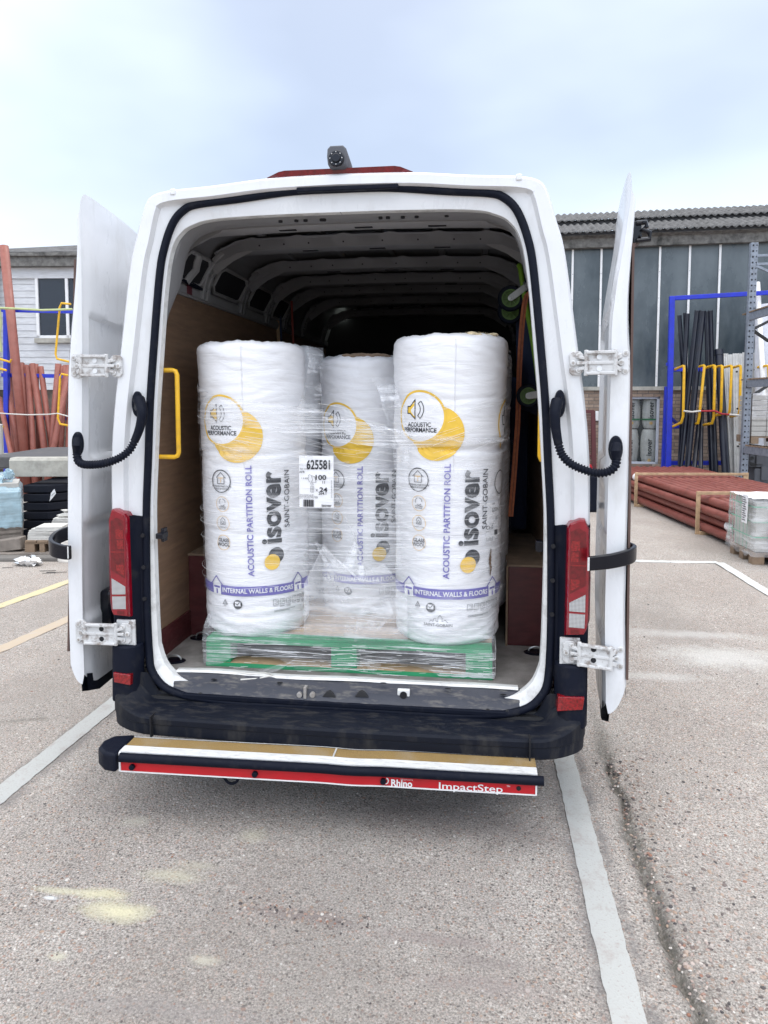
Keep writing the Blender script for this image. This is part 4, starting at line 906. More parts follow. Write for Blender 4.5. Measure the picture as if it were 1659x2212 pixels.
# corrugated cable gaiters
def gaiter(P1, P2, boot1, boot2, D, sg):
    s = MB(); C_ = [Vector(p) for p in crv(P1, 8)]; L = [0]
    for a, b in zip(C_, C_[1:]): L.append(L[-1]+(b-a).length)
    tot = L[-1]; n = int(tot/.0030); pts = []; rr = []; k = 0
    for i in range(n+1):
        t = tot*i/n
        while k < len(L)-2 and L[k+1] < t: k += 1
        pts.append(C_[k].lerp(C_[k+1], (t-L[k])/(L[k+1]-L[k] or 1))); rr.append(.0155+.0022*(1 if (i % 4) < 2 else -1))
    s.tube(pts, rr, 14); g_ = obj('cable_gaiter', s, M['rubber'], van, smooth=True, ang=80)
    b = MB(); b.tube(crv(P2, 5), [lerp(.024, .0165, i/(5*(len(P2)-1))) for i in range(5*(len(P2)-1)+1)], 14)
    obj('gaiter_elbow', b, M['rubber'], g_, smooth=True, ang=50)
    for c, w_, h_ in (boot1, boot2):
        b = MB(); c = Vector(c); b.grid(24, 4, lambda i, j: c+Vector(((w_*(1,1,.82,.4)[j])*cos(2*pi*i/24), (.012,-.006,-.016,-.018)[j], (h_*(1,1,.88,.5)[j])*sin(2*pi*i/24))), True)
        obj('gaiter_boot', b, M['rubber'], g_, smooth=True, ang=50)
def AY(px, py, Y): q = at(px, py, Y=Y); return (q.x, q.y, q.z)
gaiter([AY(291,952,-.05), AY(280,972,-.06), AY(257,990,-.075), AY(225,1001,-.085), AY(196,1004,-.085), AY(177,1002,-.08), AY(168,993,-.07), AY(166,978,-.06)],
       [AY(300,862,-.02), AY(307,885,-.045), AY(306,905,-.05), AY(300,930,-.05), AY(291,952,-.05)], (AY(297,873,.015), .022, .055), (AY(168,958,-.042), .022, .050), None, -1)
gaiter([AY(1206,958,-.05), AY(1214,982,-.06), AY(1232,1001,-.075), AY(1262,1015,-.085), AY(1292,1022,-.085), AY(1316,1018,-.085), AY(1329,1006,-.08), AY(1332,990,-.07)],
       [AY(1204,866,-.02), AY(1199,888,-.045), AY(1199,910,-.05), AY(1202,935,-.05), AY(1206,958,-.05)], (AY(1209,872,.015), .022, .055), (AY(1330,970,-.042), .026, .052), None, 1)
b = MB(); b.tube([AY(1331,958,-.06), AY(1330,975,-.075), AY(1331,992,-.07)], [.016,.022,.016], 12); obj('gaiter_elbow', b, M['rubber'], van, smooth=True)
b = MB(); b.tube([AY(167,948,-.06), AY(166,962,-.075), AY(166,980,-.06)], [.015,.02,.016], 12); obj('gaiter_elbow', b, M['rubber'], van, smooth=True)

# ---- rear step
stp = MB(); Z = .300
def bend(x): return -.005*exp(-((x-.10)/.09)**2)
def yb_(x): return .004*exp(-((x-.13)/.16)**2)+.042*(x+.84)/1.64
def yk_(x): return .044*(x+.84)/1.64
def zb_(x): return -.076
xs = [-.845+1.648*i/80 for i in range(81)]
stp.grid(81, 2, lambda i, j: (xs[i], (-.169+yk_(xs[i]), -.241+yb_(xs[i]))[j], Z+bend(xs[i])))
step = MB(); step.grid(81, 4, lambda i, j: (xs[i], (-.165+yk_(xs[i]), -.290+yb_(xs[i]), -.290+yb_(xs[i]), -.165+yk_(xs[i]))[j], (Z-.003, Z-.003, Z-.03, Z-.03)[j]+bend(xs[i])))
st_ = obj('rear_step', step, M['steeldark'], van)
obj('tread_strip', stp, M['tread'], st_)
e_ = MB(); e_.box(.010,.016,-.225,-.15,Z-.004,Z+.0015)
e_.grid(81, 13, lambda i, j: (xs[i], -.242-.053*j/12+yb_(xs[i]), Z+.003+.0016*(j%2)+bend(xs[i]))); e_.grid(81, 2, lambda i, j: (xs[i], -.2955+yb_(xs[i]), Z+(.004,-.012)[j]+bend(xs[i]))); e_.grid(81,2,lambda i,j:(xs[i],(-.166,-.171)[j]+yk_(xs[i]),Z+.003+bend(xs[i])))
obj('step_nosing', e_, M['alu'], st_)
t = MB(); t.tube([(x, -.306+yb_(x), Z-.015+bend(x)) for x in [-.835+1.66*i/60 for i in range(61)]], .0178, 14); obj('step_tube', t, M['rubber'], st_, smooth=True, ang=60)
bd = MB(); bx = [-.838+1.636*i/80 for i in range(81)]
bd.grid(81, 4, lambda i, j: (bx[i], (-.300,-.300,-.292,-.292)[j]+yb_(bx[i]), Z+(-.006,zb_(bx[i])+.004,zb_(bx[i])+.004,-.006)[j]+bend(bx[i]))); rbd = obj('step_board', bd, M['redpaint'], st_)
bd = MB(); bd.grid(81, 2, lambda i, j: (bx[i], -.3015+yb_(bx[i]), Z+zb_(bx[i])+(.004,-.001)[j]+bend(bx[i]))); bd.box(-.842,-.836,-.304,-.25,Z-.074,Z+.002); bd.box(.796,.801,-.262,-.22,Z-.074,Z-.02); obj('board_edge', bd, M['white'], rbd, solid=.002)
sr = MB()
for px in (273, 540, 822): x = at(px, 1670, Y=-.35).x; zc_ = Z+.5*(zb_(x)-.030)+bend(x); sr = MB(); sr.cyl((x,-.314+yb_(x),zc_), (x,-.298+yb_(x),zc_), .0115, 18); obj('step_sensor', sr, M['rubber'], rbd, smooth=True, bevel=.003)
x = at(1121,1712,Y=-.28).x; sr = MB(); sr.cyl((x,-.302+yb_(x),Z-.052), (x,-.2995+yb_(x),Z-.052), .009, 16); obj('sensor_hole', sr, M['hole'], rbd)
ec = MB(); ec.prism([(-.845,-.15),(-.845,-.325),(-.90,-.315),(-.945,-.275),(-.955,-.22),(-.93,-.17)], lambda x, y, t: (x, y, t), Z-.072, Z+.006); obj('step_end_cap', ec, M['blk'], st_, smooth=True, bevel=.012, bseg=3)
tw = MB(); tcz = lambda x: Z+.5*(zb_(x)-.042)+bend(x)
c1 = at(868, 1697, Y=-.26).x; c2 = at(1016, 1703, Y=-.26).x
fT = lambda cx: (lambda x, y: (cx+x, -.3020+yb_(cx+x), tcz(cx+x)-.001+y))
add_text(tw, fT(c1), 'Rhino', .037, bold=.03, squash=.95); add_text(tw, fT(c2), 'ImpactStep', .0385, bold=.008, squash=1.42, cut=.05)
add_text(tw, lambda x, y: (c1+.02+x, -.3020+yb_(c1+x), tcz(c1)+.0155+y), 'PRODUCTS', .0075, spacing=1.3); add_text(tw, lambda x, y: (c2+.142+x, -.3020+yb_(c2+.142), tcz(c2)+.013+y), 'TM', .010)
tw.add([(c1+x, -.3020+yb_(c1+x), tcz(c1)+z) for x, z in ((-.048,-.0155),(.048,-.0155),(.048,-.0172),(-.048,-.0172))], [(0,1,2,3)])
# line emblem left of the first word: a horned animal head in outline
hx = [(-.088,.010),(-.084,.002),(-.087,-.004),(-.080,-.010),(-.070,-.012),(-.062,-.007),(-.058,.003),(-.062,.012),(-.068,.015),(-.070,.006),(-.075,.003),(-.079,.010)]
tw.add([(c1+.004+x*.9, -.3020+yb_(c1+x), tcz(c1)+.004+z) for x, z in hx]+[(c1-.0615+(x+.0725)*.62, -.3020+yb_(c1+x), tcz(c1)+.004+z*.72) for x, z in hx], [(i, (i+1)%12, 12+(i+1)%12, 12+i) for i in range(12)])
obj('printed_text', tw, M['white'], rbd)
cbm = MB(); p0 = at(478, 1684, Y=-.26); cbm.tube(crv([(p0.x-.02,-.22,Z-.05), (p0.x-.007,-.23,Z-.095), (p0.x+.02,-.235,Z-.128), (p0.x+.05,-.232,Z-.126), (p0.x+.064,-.225,Z-.095), (p0.x+.058,-.22,Z-.05)]), .0058, 8); cbm.box(p0.x+.035,p0.x+.06,-.232,-.21,Z-.115,Z-.08)
obj('hanging_cable', cbm, M['rubber'], st_, smooth=True)

# ---- underside, wheels, mirrors, cab glass
ub = MB(); ub.box(-.93, .93, .10, 5.6, .36, .44); ub.box(-.35, .35, .6, 5.2, .28, .37); ub.box(-.9,.9,1.0,1.1,.28,.36)
obj('underbody', ub, M['steeldark'], van)
def wheel(x, y):
    s = 1 if x > 0 else -1; t = MB(); pr_ = [(.22,-.10),(.30,-.115),(.335,-.10),(.345,-.06),(.345,.06),(.335,.10),(.30,.115),(.22,.10)]
    t.grid(40, 8, lambda i, j: (x+pr_[j][1], y+pr_[j][0]*cos(2*pi*i/40), .345+pr_[j][0]*sin(2*pi*i/40)), True); W_ = obj('wheel', t, M['tyre'], van, smooth=True)
    r = MB(); r.cyl((x-.09*s, y, .345), (x+.085*s, y, .345), .21, 28); r.cyl((x+.08*s, y, .345), (x+.11*s, y, .345), .08, 16); obj('rim', r, M['galv'], W_, smooth=True)
for x in (-.88, .88):
    for y in wheels_y: wheel(x, y)
for sg in (-1, 1):
    m = MB(); q = at(1283, 1069, Y=4.25); X = abs(q.x) if sg > 0 else q.x
    m.box(sg*(abs(q.x)-.13), sg*(abs(q.x)+.10), 4.2, 4.34, q.z-.17, q.z+.20) if sg > 0 else m.box(-(abs(q.x)+.10), -(abs(q.x)-.13), 4.2, 4.34, q.z-.17, q.z+.20)
    m.bar((sg*.93, 4.3, q.z-.1), (sg*(abs(q.x)-.08), 4.28, q.z-.1), .08, .06); obj('wing_mirror', m, M['blk'], van, smooth=True, bevel=.04, bseg=4)
    wn = MB(); wn.add([(sg*1.004, 4.05, 1.35), (sg*1.0, 4.72, 1.35), (sg*.958, 4.42, 1.85), (sg*.945, 4.05, 1.92)], [(0,1,2,3)]); obj('cab_window', wn, M['cabglass'], van, solid=.004)
for sg in (-1, 1):
    hl_ = MB(); hl_.box(sg*.62-.14, sg*.62+.14, 5.72, 5.76, .74, .92); obj('headlight', hl_, M['clear'], van, bevel=.02)
# ------------------------------------------------------------------ CARGO: pallet, rolls, stretch film
pal = thing('pallet', 'green painted timber pallet carrying the wrapped rolls inside the van', 'pallet', (0,.65,.5))
PX0, PX1, PY0, PY1 = -.650, .640, .145, 1.15
for i in range(7):
    y = PY0+.0+i*.151; a = MB(); a.box(PX0+.003*rnd.random(), PX1-.003*rnd.random(), y, y+.10, .612, .631); obj('deck_board', a, M['timber'] if i else M['green'], pal, bevel=.002)
for i, x in enumerate((PX0, -.07, PX1-.115)):
    a = MB(); a.box(x, x+.115, PY0, PY1, .590, .611); obj('stringer', a, M['green'], pal, bevel=.002)
    for y in (PY0+.002, .58, PY1-.10): a = MB(); a.box(x, x+.115, y, y+.095, .520, .589); obj('block', a, M['green'], pal, bevel=.002)
for y in (PY0, .58, PY1-.10): a = MB(); a.box(PX0, PX1, y, y+.095, .501, .519); bo_ = obj('bottom_board', a, M['timber'], pal, bevel=.002); a = MB(); a.box(PX0-.001, PX1+.001, y-.0025, y-.0002, .5005, .5195); obj('painted_edge', a, M['green'], bo_)

class Roll:
    def __init__(self, cx, cy, R, z0, z1, seed, lean=(0,0), front=None):
        self.c = (cx, cy); self.R = R; self.z0 = z0; self.z1 = z1; self.sd = seed; self.lean = lean
        self.ph0 = atan2(CAM.x-cx, -(CAM.y-cy))   # angle of the side that faces the camera
    def rad(self, ph, z):
        t = (z-self.z0)/(self.z1-self.z0); s = self.sd; R = self.R
        r = R*(1+.03*sm(.75, 1, t)-.012*sm(.35, .0, t))
        r -= .026*exp(-t/.012) + .032*exp(-(1-t)/.008)
        for zc, dp in ((.62+.01*s, .006), (.36, .003), (.80, .003)): r -= dp*exp(-((t-zc+.006*sin(3*ph+s))/.008)**2)
        if s == 2: r += .010*sm(1.50, 1.56, z)-.008*exp(-((z-1.495+.01*sin(ph*2))/.010)**2)
        q = ph*R
        r += .0045*fbm(q*3.5, z*5, s, 2)
        f = .0020+.0060*sm(.20, .02, t)+.0018*sm(.75, .95, t)
        r += f*noise.noise(Vector((q*5+2.5*noise.noise(Vector((q*3, z*4, s))), z*34+q*9*sin(s+z*3), s*3.3)))
        r += f*.45*noise.noise(Vector((q*14, z*70+q*22, s*1.7)))
        return r
    def p(self, ph, z, off=0):
        a = self.ph0+ph; r = self.rad(ph, z)+off; t = (z-self.z0)/(self.z1-self.z0)
        return Vector((self.c[0]+self.lean[0]*t+r*sin(a), self.c[1]+self.lean[1]*t-r*cos(a), z))
    def s(self, s_, z, off=.004): return self.p(s_/self.R, z, off)
def build_roll(r, label, nph=150, nz=190, wool=False, group='insulation rolls on the green pallet'):
    mb = MB(); t0 = []
    def zz(i, j): 
        z = lerp(r.z0, r.z1, j/(nz-1)); e = sm(r.z1-.03, r.z1, z); ph = 2*pi*i/nph; return z+e*(.010*noise.noise(Vector((ph*2.2, r.sd, 1)))+.006*noise.noise(Vector((ph*9, r.sd, 4))))
    mb.grid(nph, nz, lambda i, j: r.p(2*pi*i/nph-pi, lerp(r.z0, r.z1, j/(nz-1)))+Vector((0,0,zz(i,j)-lerp(r.z0, r.z1, j/(nz-1)))), True)
    root = obj('insulation_roll', mb, M['rollw'], smooth=True, ang=180); tag(root, label, 'insulation roll', group)
    c = MB(); rings_ = (1.0, .93, .8, .5, .12)
    def cap(i, j):
        ph = 2*pi*i/nph-pi; q = r.p(ph, r.z1); k = rings_[j]; cx, cy = r.c[0]+r.lean[0], r.c[1]+r.lean[1]
        return Vector((cx+(q.x-cx)*k, cy+(q.y-cy)*k, zz(i, nz-1)+(0,.006,.002,-.004,-.01)[j]+.006*noise.noise(Vector((ph*5, j*2, r.sd)))*(j > 0)))
    c.grid(nph, 5, cap, True)
    obj('roll_end', c, M['wool'] if wool else M['rollw'], root, smooth=True)
    return root
YF = .42
def cx_at(pl, pr, Y): return (at(pl, 868, Y=Y).x+at(pr, 868, Y=Y).x)/2
FL = Roll(-.480, .398, .245, .630, 1.965, 1, (-.018, 0)); FR = Roll(.430, .398, .243, .630, 1.985, 2, (.010, 0))
MD = Roll(-.012, .80, .235, .632, 1.925, 3); BL = Roll(-.500, .895, .235, .632, 1.985, 4); BR = Roll(.500, .905, .235, .632, 1.95, 5)
rFL = build_roll(FL, 'white insulation roll at the left front of the green pallet, nearest the plywood side')
rFR = build_roll(FR, 'white insulation roll at the right front with a brown stain and wool on top', wool=False)
rMD = build_roll(MD, 'white insulation roll set back in the gap between the two front rolls, lower than both')
rBL = build_roll(BL, 'back row insulation roll just peeping out behind the left front roll', 90, 100)
rBR = build_roll(BR, 'back row insulation roll just peeping out to the right behind the right front roll', 90, 100)
w_ = MB()
for i in range(26):
    a = FR.ph0+lerp(.35, 1.1, i/25)+rnd.uniform(-.02,.02); rr = .215+rnd.uniform(-.02, .012); c = Vector((FR.c[0]+.01+rr*sin(a)*.96, FR.c[1]-rr*cos(a)*.96, 1.984+.006*sin(i*.35)+rnd.uniform(-.003,.003))); w_.ball(c, (.024, .024, .009), 7, 5)
for i in range(60):
    a = FR.ph0+rnd.uniform(.25, 1.2); rr = .215+rnd.uniform(-.02,.015); c = Vector((FR.c[0]+rr*sin(a), FR.c[1]-rr*cos(a), 1.988)); w_.tube([c, c+Vector((rnd.uniform(-.01,.01), rnd.uniform(-.01,.01), rnd.uniform(.002,.012)))], .0007, 3)
obj('wool_edge', w_, M['wool'], rFR, smooth=True)
w_ = MB()
for i in range(14):
    a = MD.ph0+lerp(-.5, .5, i/13); c = Vector((MD.c[0]+.2*sin(a), MD.c[1]-.2*cos(a), 1.925+rnd.uniform(-.002,.006))); w_.ball(c, (.03,.02,.010), 7, 5)
obj('wool_edge', w_, M['timberdark'], rMD, smooth=True)

def disc(mb, r, s0, z0, ra, rb=None, n=48, off=.004, inner=0, a0=0, a1=2*pi, rings_=5):
    rb = rb or ra; k = ra and inner/ra
    mb.grid(n, rings_, lambda i, j: r.s(s0+lerp(k, 1, j/(rings_-1))*ra*cos(a0+(a1-a0)*i/(n-1)), z0+lerp(k, 1, j/(rings_-1))*rb*sin(a0+(a1-a0)*i/(n-1)), off))
def rect(mb, r, s0, s1, z0, z1, off=.004, ns=None):
    ns = ns or max(2, int(abs(s1-s0)/.012)+1); nz_ = max(2, int(abs(z1-z0)/.02)+1); mb.grid(ns, nz_, lambda i, j: r.s(lerp(s0, s1, i/(ns-1)), lerp(z0, z1, j/(nz_-1)), off))
def path(mb, r, pts, wd, off=.0046):
    for a, b in zip(pts, pts[1:]):
        dx, dz = b[0]-a[0], b[1]-a[1]; l = sqrt(dx*dx+dz*dz) or 1; nx, nz_ = -dz/l*wd/2, dx/l*wd/2; k = max(1, int(l/.02)); ex, ez = dx/l*wd*.45, dz/l*wd*.45
        for m_ in range(k):
            t0, t1 = m_/k, (m_+1)/k; A = (a[0]+dx*t0-(ex if m_ == 0 else 0), a[1]+dz*t0-(ez if m_ == 0 else 0)); Bq = (a[0]+dx*t1+(ex if m_ == k-1 else 0), a[1]+dz*t1+(ez if m_ == k-1 else 0))
            mb.add([r.s(A[0]+nx, A[1]+nz_, off), r.s(Bq[0]+nx, Bq[1]+nz_, off), r.s(Bq[0]-nx, Bq[1]-nz_, off), r.s(A[0]-nx, A[1]-nz_, off)], [(0,1,2,3)])
def circ(r_, s0, z0, n=32, a0=0, a1=2*pi): return [(s0+r_*cos(a0+(a1-a0)*i/n), z0+r_*sin(a0+(a1-a0)*i/n)) for i in range(n+1)]
def rtext(mb, r, body, size, s0, z0, vert=False, off=.0048, **k):
    k.setdefault('cut', .03)
    if vert: add_text(mb, lambda x, y: r.s(s0-y, z0+x, off), body, size, **k)
    else: add_text(mb, lambda x, y: r.s(s0+x, z0+y, off), body, size, **k)
def decals(r, root, ds=0, dz=0, full_=True, rep=True):
    zc = lambda z: z+dz
    Y, Yo, I, Wt, Pu, Ib, Or = MB(), MB(), MB(), MB(), MB(), MB(), MB()
    # big badge
    disc(Y, r, ds-.078, zc(1.548), .118, off=.0035, n=64, rings_=8); disc(Wt, r, ds-.150, zc(1.618), .108, off=.0042, n=64, rings_=8)
    path(Y, r, circ(.110, ds-.150, zc(1.618), 64), .009, .005)
    sx, sz = ds-.186, zc(1.650)
    sp = [(-.026,.012),(-.026,-.018),(-.012,-.018),(.014,-.042),(.014,.042),(-.012,.012)]
    Y.add([r.s(sx+a, sz+b, .0052) for a, b in sp], [(0,1,2,5),(5,2,3,4)]); path(I, r, [(sx+a, sz+b) for a, b in sp+sp[:1]], .0045, .0058)
    arc = [(sx+.004+.052*cos(q), sz+.052*sin(q)) for q in [lerp(-.85, .75, i/12) for i in range(13)]]; arc2 = [(sx+.004+.036*cos(q), sz+.036*sin(q)) for q in [lerp(.75, -.85, i/12) for i in range(13)]]
    path(I, r, arc+arc2+arc[:1], .0035, .0056)
    rtext(I, r, 'ACOUSTIC', .0270, ds-.155, zc(1.583), bold=.028, off=.0055, squash=.86); rtext(I, r, 'PERFORMANCE', .0270, ds-.155, zc(1.560), bold=.028, off=.0055, squash=.86)
    # house in ring
    path(I, r, circ(.050, ds-.160, zc(1.345), 48), .0045); hx_, hz_ = ds-.160, zc(1.352)
    path(I, r, [(hx_-.026, hz_+.008), (hx_, hz_+.033), (hx_+.026, hz_+.008)], .003); path(I, r, [(hx_-.018, hz_+.012), (hx_-.018, hz_-.018), (hx_+.018, hz_-.018), (hx_+.018, hz_+.012)], .003)
    path(Or, r, [(hx_-.012, hz_+.008), (hx_+.012, hz_+.008)], .004); path(Or, r, [(hx_, hz_+.006), (hx_, hz_-.012)], .003)
    rtext(I, r, 'INTERNAL PARTITION', .0105, ds-.160, zc(1.322), bold=.02); rtext(I, r, 'WALLS & FLOORS', .0105, ds-.160, zc(1.311), bold=.02)
    for z_ in (1.242, 1.155, 1.068): path(Or, r, circ(.0335, ds-.155, zc(z_), 36), .0022)
    for k in range(3): path(I, r, circ(.016, ds-.155, zc(1.250), 6, k*2.09, k*2.09+1.4), .0022)
    rtext(I, r, 'CONTAINS', .0075, ds-.155, zc(1.229), bold=.02); rtext(I, r, 'RECYCLED', .0075, ds-.155, zc(1.221), bold=.02)
    path(I, r, [(ds-.167, zc(1.150)), (ds-.167, zc(1.170)), (ds-.155, zc(1.182)), (ds-.143, zc(1.170)), (ds-.143, zc(1.150)), (ds-.167, zc(1.150))], .0022); path(I, r, circ(.006, ds-.155, zc(1.160), 10), .002)
    rtext(I, r, 'CLASSIFICATION', .007, ds-.155, zc(1.137), bold=.02)
    rtext(I, r, 'GLASS', .0225, ds-.155, zc(1.078), bold=.02, squash=.92); rtext(I, r, 'WOOL', .0225, ds-.155, zc(1.058), bold=.02, squash=.92)
    # vertical product name and wordmark
    rtext(Pu, r, 'ACOUSTIC PARTITION ROLL', .0375, ds-.026, zc(1.168), True, bold=.022, spacing=1.03)
    rtext(I, r, 'isover', .132, ds+.072, zc(1.222), True, bold=.032, spacing=1.0)
    disc(I, r, ds+.088, zc(1.008), .036, off=.0045, rings_=4); disc(Y, r, ds+.068, zc(.978), .036, off=.0056, rings_=4)
    rtext(I, r, 'SAINT-GOBAIN', .0385, ds+.148, zc(1.262), True, bold=.004)
    # purple band with little houses
    rect(Pu, r, ds-.36, ds+.305, zc(.826), zc(.871))
    for hs in (ds-.205, ds+.205):
        rect(Wt, r, hs-.026, hs+.026, zc(.824), zc(.873), .0052); Wt.add([r.s(hs-.026, zc(.872), .0052), r.s(hs+.026, zc(.872), .0052), r.s(hs, zc(.905), .0052)], [(0,1,2)])
        path(Pu, r, [(hs-.040, zc(.868)), (hs, zc(.909)), (hs+.040, zc(.868))], .0045, .0058); rect(Pu, r, hs-.020, hs+.020, zc(.855), zc(.864), .0058); rect(Pu, r, hs-.005, hs+.005, zc(.828), zc(.850), .0058)
    rtext(Wt, r, 'INTERNAL WALLS & FLOORS', .0292, ds, zc(.849), bold=.02, off=.006, squash=.90)
    # small marks under the band
    path(I, r, [(ds-.166, zc(.786)), (ds-.155, zc(.806)), (ds-.144, zc(.786)), (ds-.166, zc(.786))], .0025); rtext(I, r, '4', .012, ds-.155, zc(.793)); rtext(I, r, 'LDPE', .0075, ds-.155, zc(.779))
    disc(I, r, ds-.093, zc(.787), .021, off=.0045, rings_=4); rect(Wt, r, ds-.106, ds-.080, zc(.780), zc(.801), .0055); path(I, r, [(ds-.101, zc(.792)), (ds-.095, zc(.785)), (ds-.084, zc(.799))], .003, .0065)
    for k in range(6):
        x = ds+.080+k*.033; path(I, r, [(x-.012, zc(.803)), (x-.012, zc(.778)), (x+.012, zc(.778)), (x+.012, zc(.803)), (x-.012, zc(.803))], .0018)
        path(I, r, [(x-.006, zc(.797)), (x+.006, zc(.797)), (x+.006, zc(.786+.003*(k%2))), (x-.006, zc(.784))], .0014)
        for m_ in range(1+k%3): path(I, r, [(x-.012, zc(.772-.004*m_)), (x+.010, zc(.772-.004*m_))], .0012)
    path(I, r, [(ds+.07, zc(.752)), (ds+.18, zc(.752))], .0016); path(I, r, [(ds+.07, zc(.747)), (ds+.15, zc(.747))], .0016)
    for nm, mb, m in (('badge_print', Y, M['yprint']), ('ochre_print', Or, M['orangeprint']), ('badge_ground', Wt, M['rollw']), ('dark_print', I, M['ink']), ('purple_print', Pu, M['purple'])):
        obj(nm, mb, m, root)
decals(FL, rFL, 0.0); decals(FR, rFR, .022, .018); decals(MD, rMD, -.005, -.035)
# extra prints on the right front roll: data label, stain, skyline mark, second badge coming round the side
lb_ = MB(); rect(lb_, FR, .175, .272, 1.085, 1.262, .0045); obj('data_label', lb_, M['paper'], rFR)
lt_ = MB(); rtext(lt_, FR, '625581', .026, .243, 1.226, bold=.0, squash=.75); rtext(lt_, FR, 'AFR', .012, .225, 1.253); rtext(lt_, FR, '100', .024, .252, 1.187, squash=.8); rtext(lt_, FR, 'CE', .024, .192, 1.150); rtext(lt_, FR, 'UK', .013, .217, 1.157); rtext(lt_, FR, 'CA', .013, .217, 1.146)
for z_ in (1.240, 1.210, 1.166, 1.128, 1.108): path(lt_, FR, [(.178, z_), (.27, z_)], .001)
for k in range(9): rect(lt_, FR, .238+k*.0032, .2395+k*.0032+.0008*(k%3), 1.112, 1.135, .005)
for k in range(5): path(lt_, FR, [(.180, 1.134-k*.0045), (.20+.01*(k%3), 1.134-k*.0045)], .0013)
for k in range(4): path(lt_, FR, [(.180, 1.105-k*.0045), (.226, 1.105-k*.0045)], .0013)
rtext(lt_, FR, 'isover', .012, .256, 1.094); obj('dark_print', lt_, M['inkblack'], rFR)
sk = MB()
sh = [(-.028,0),(-.022,.008),(-.016,.002),(-.012,.018),(-.006,.018),(-.006,.004),(0,.004),(.0,.022),(.007,.034),(.013,.020),(.013,.006),(.022,.012),(.030,.002)]
path(sk, FR, [(-.038+a*1.4, .742+b) for a, b in sh], .0016); rtext(sk, FR, 'SAINT-GOBAIN', .0185, -.038, .730); obj('dark_print', sk, M['ink'], rFR)
sn = MB(); nS = 26
sn.grid(6, nS, lambda i, j: FR.s(.212+(i/5-.5)*.016*sin(pi*j/(nS-1))**.6*(1+.6*noise.noise(Vector((i, j*1.3, 2))))+.0012*sin(j*.35), lerp(.93, 1.06, j/(nS-1)), .0052)); obj('brown_stain', sn, mat('dry brown stain', (.13,.075,.04), .9, var=.4, vscale=60), rFR)
yy = MB(); path(yy, FR, circ(.115, .355, 1.60, 48, 1.9, 4.3), .008); ii = MB(); path(ii, FR, [(.275,1.64),(.29,1.64),(.305,1.68),(.305,1.56),(.29,1.60),(.275,1.60),(.275,1.64)], .005); path(ii, FR, circ(.052, .285, 1.345, 40), .0045); obj('badge_print', yy, M['yprint'], rFR); obj('dark_print', ii, M['ink'], rFR)
# vertical heat-sealed seams
for r, root, s_ in ((FL, rFL, -.045), (FR, rFR, .02)):
    se = MB(); nn = 60; se.grid(3, nn, lambda i, j: r.s(s_+(i-1)*.0022+.002*noise.noise(Vector((j*.8, 1, 1))), lerp(1.40, r.z1-.02, j/(nn-1)), (.0005,.0030,.0005)[i]+.0012*noise.noise(Vector((j*1.7, 3, 1))))); obj('wrapper_seam', se, M['rollw'], root, smooth=True)

# stretch film: one skin drawn round the load, seen as the outermost outline of rolls and pallet
circles = [(r.c[0], r.c[1], r.R+.008, r) for r in (FL, FR, BL, BR)]
def hull(P):
    P = sorted(set(P)); 
    def half(Q):
        h = []
        for p in Q:
            while len(h) > 1 and (h[-1][0]-h[-2][0])*(p[1]-h[-2][1])-(h[-1][1]-h[-2][1])*(p[0]-h[-2][0]) <= 0: h.pop()
            h.append(p)
        return h
    a, b = half(P), half(P[::-1]); return a[:-1]+b[:-1]
def ray_r(H, c, a):
    dx, dy = sin(a), -cos(a); best = 1
    for i in range(len(H)):
        (x1, y1), (x2, y2) = H[i], H[(i+1) % len(H)]; ex, ey = x2-x1, y2-y1; den = dx*ey-dy*ex
        if abs(den) < 1e-9: continue
        t = ((x1-c[0])*ey-(y1-c[1])*ex)/den; u = ((x1-c[0])*dy-(y1-c[1])*dx)/den
        if t > 0 and -1e-6 <= u <= 1+1e-6: best = t
    return best
HC = (-.01, .65)
H1 = hull([(x+r_*cos(k*pi/24), y+r_*sin(k*pi/24)) for x, y, r_, _ in circles for k in range(48)])
H2 = hull([(PX0-.006, PY0-.006), (PX1+.006, PY0-.006), (PX1+.006, PY1), (PX0-.006, PY1)])
angs = [-2.4+4.8*i/260 for i in range(261)]
R1 = [ray_r(H1, HC, a) for a in angs]; R2 = [ray_r(H2, HC, a) for a in angs]
def film_pt(k, z, off=0):
    a = angs[k]; t = sm(.86, .64, z); lean = 1+.012*sm(.8, 1.9, z); r = lerp(R1[k]*lean, R2[k], t)+off+.003*noise.noise(Vector((a*9, z*6, 3)))
    return Vector((HC[0]+r*sin(a), HC[1]-r*cos(a), z))
def kpx(px, py):
    """index of the film column seen at photo x"""
    best, bi = 1e9, 0
    for k in range(len(angs)):
        p = film_pt(k, 1.3); v = p-CAM; x = PP[0]+FPX*v.dot(RT)/v.dot(FW)
        if v.y < 4 and abs(angs[k]) < 1.5 and abs(x-px) < best: best, bi = abs(x-px), k
    return bi
wrap = thing('stretch_wrap', 'clear plastic stretch film wound round the insulation rolls and green pallet', 'stretch film', (0,.65,.5))
def ztopf(k):
    a = angs[k]; base = 1.42+.02*sin(a*7)+.02*noise.noise(Vector((a*14, 1, 1)))
    return base+.10*sm(-.45, -.9, a)+.06*sm(.55, .85, a)
fm = MB(); nzf = 70
fm.grid(len(angs), nzf, lambda i, j: film_pt(i, lerp(.66, ztopf(i), j/(nzf-1)), .003)); obj('film', fm, M['film'], wrap, smooth=True, ang=180)
fm = MB()
def zlow(k):
    a = angs[k]; q = film_pt(k, .55).x; z = .505
    z += .050*max(0, 1-((q+.40)/.17)**2)**.6 if abs(q+.40) < .17 else 0
    z += .045*max(0, 1-((q-.20)/.20)**2)**.6 if abs(q-.20) < .20 else 0
    return z+.008*noise.noise(Vector((a*40, 2, 2)))+.006
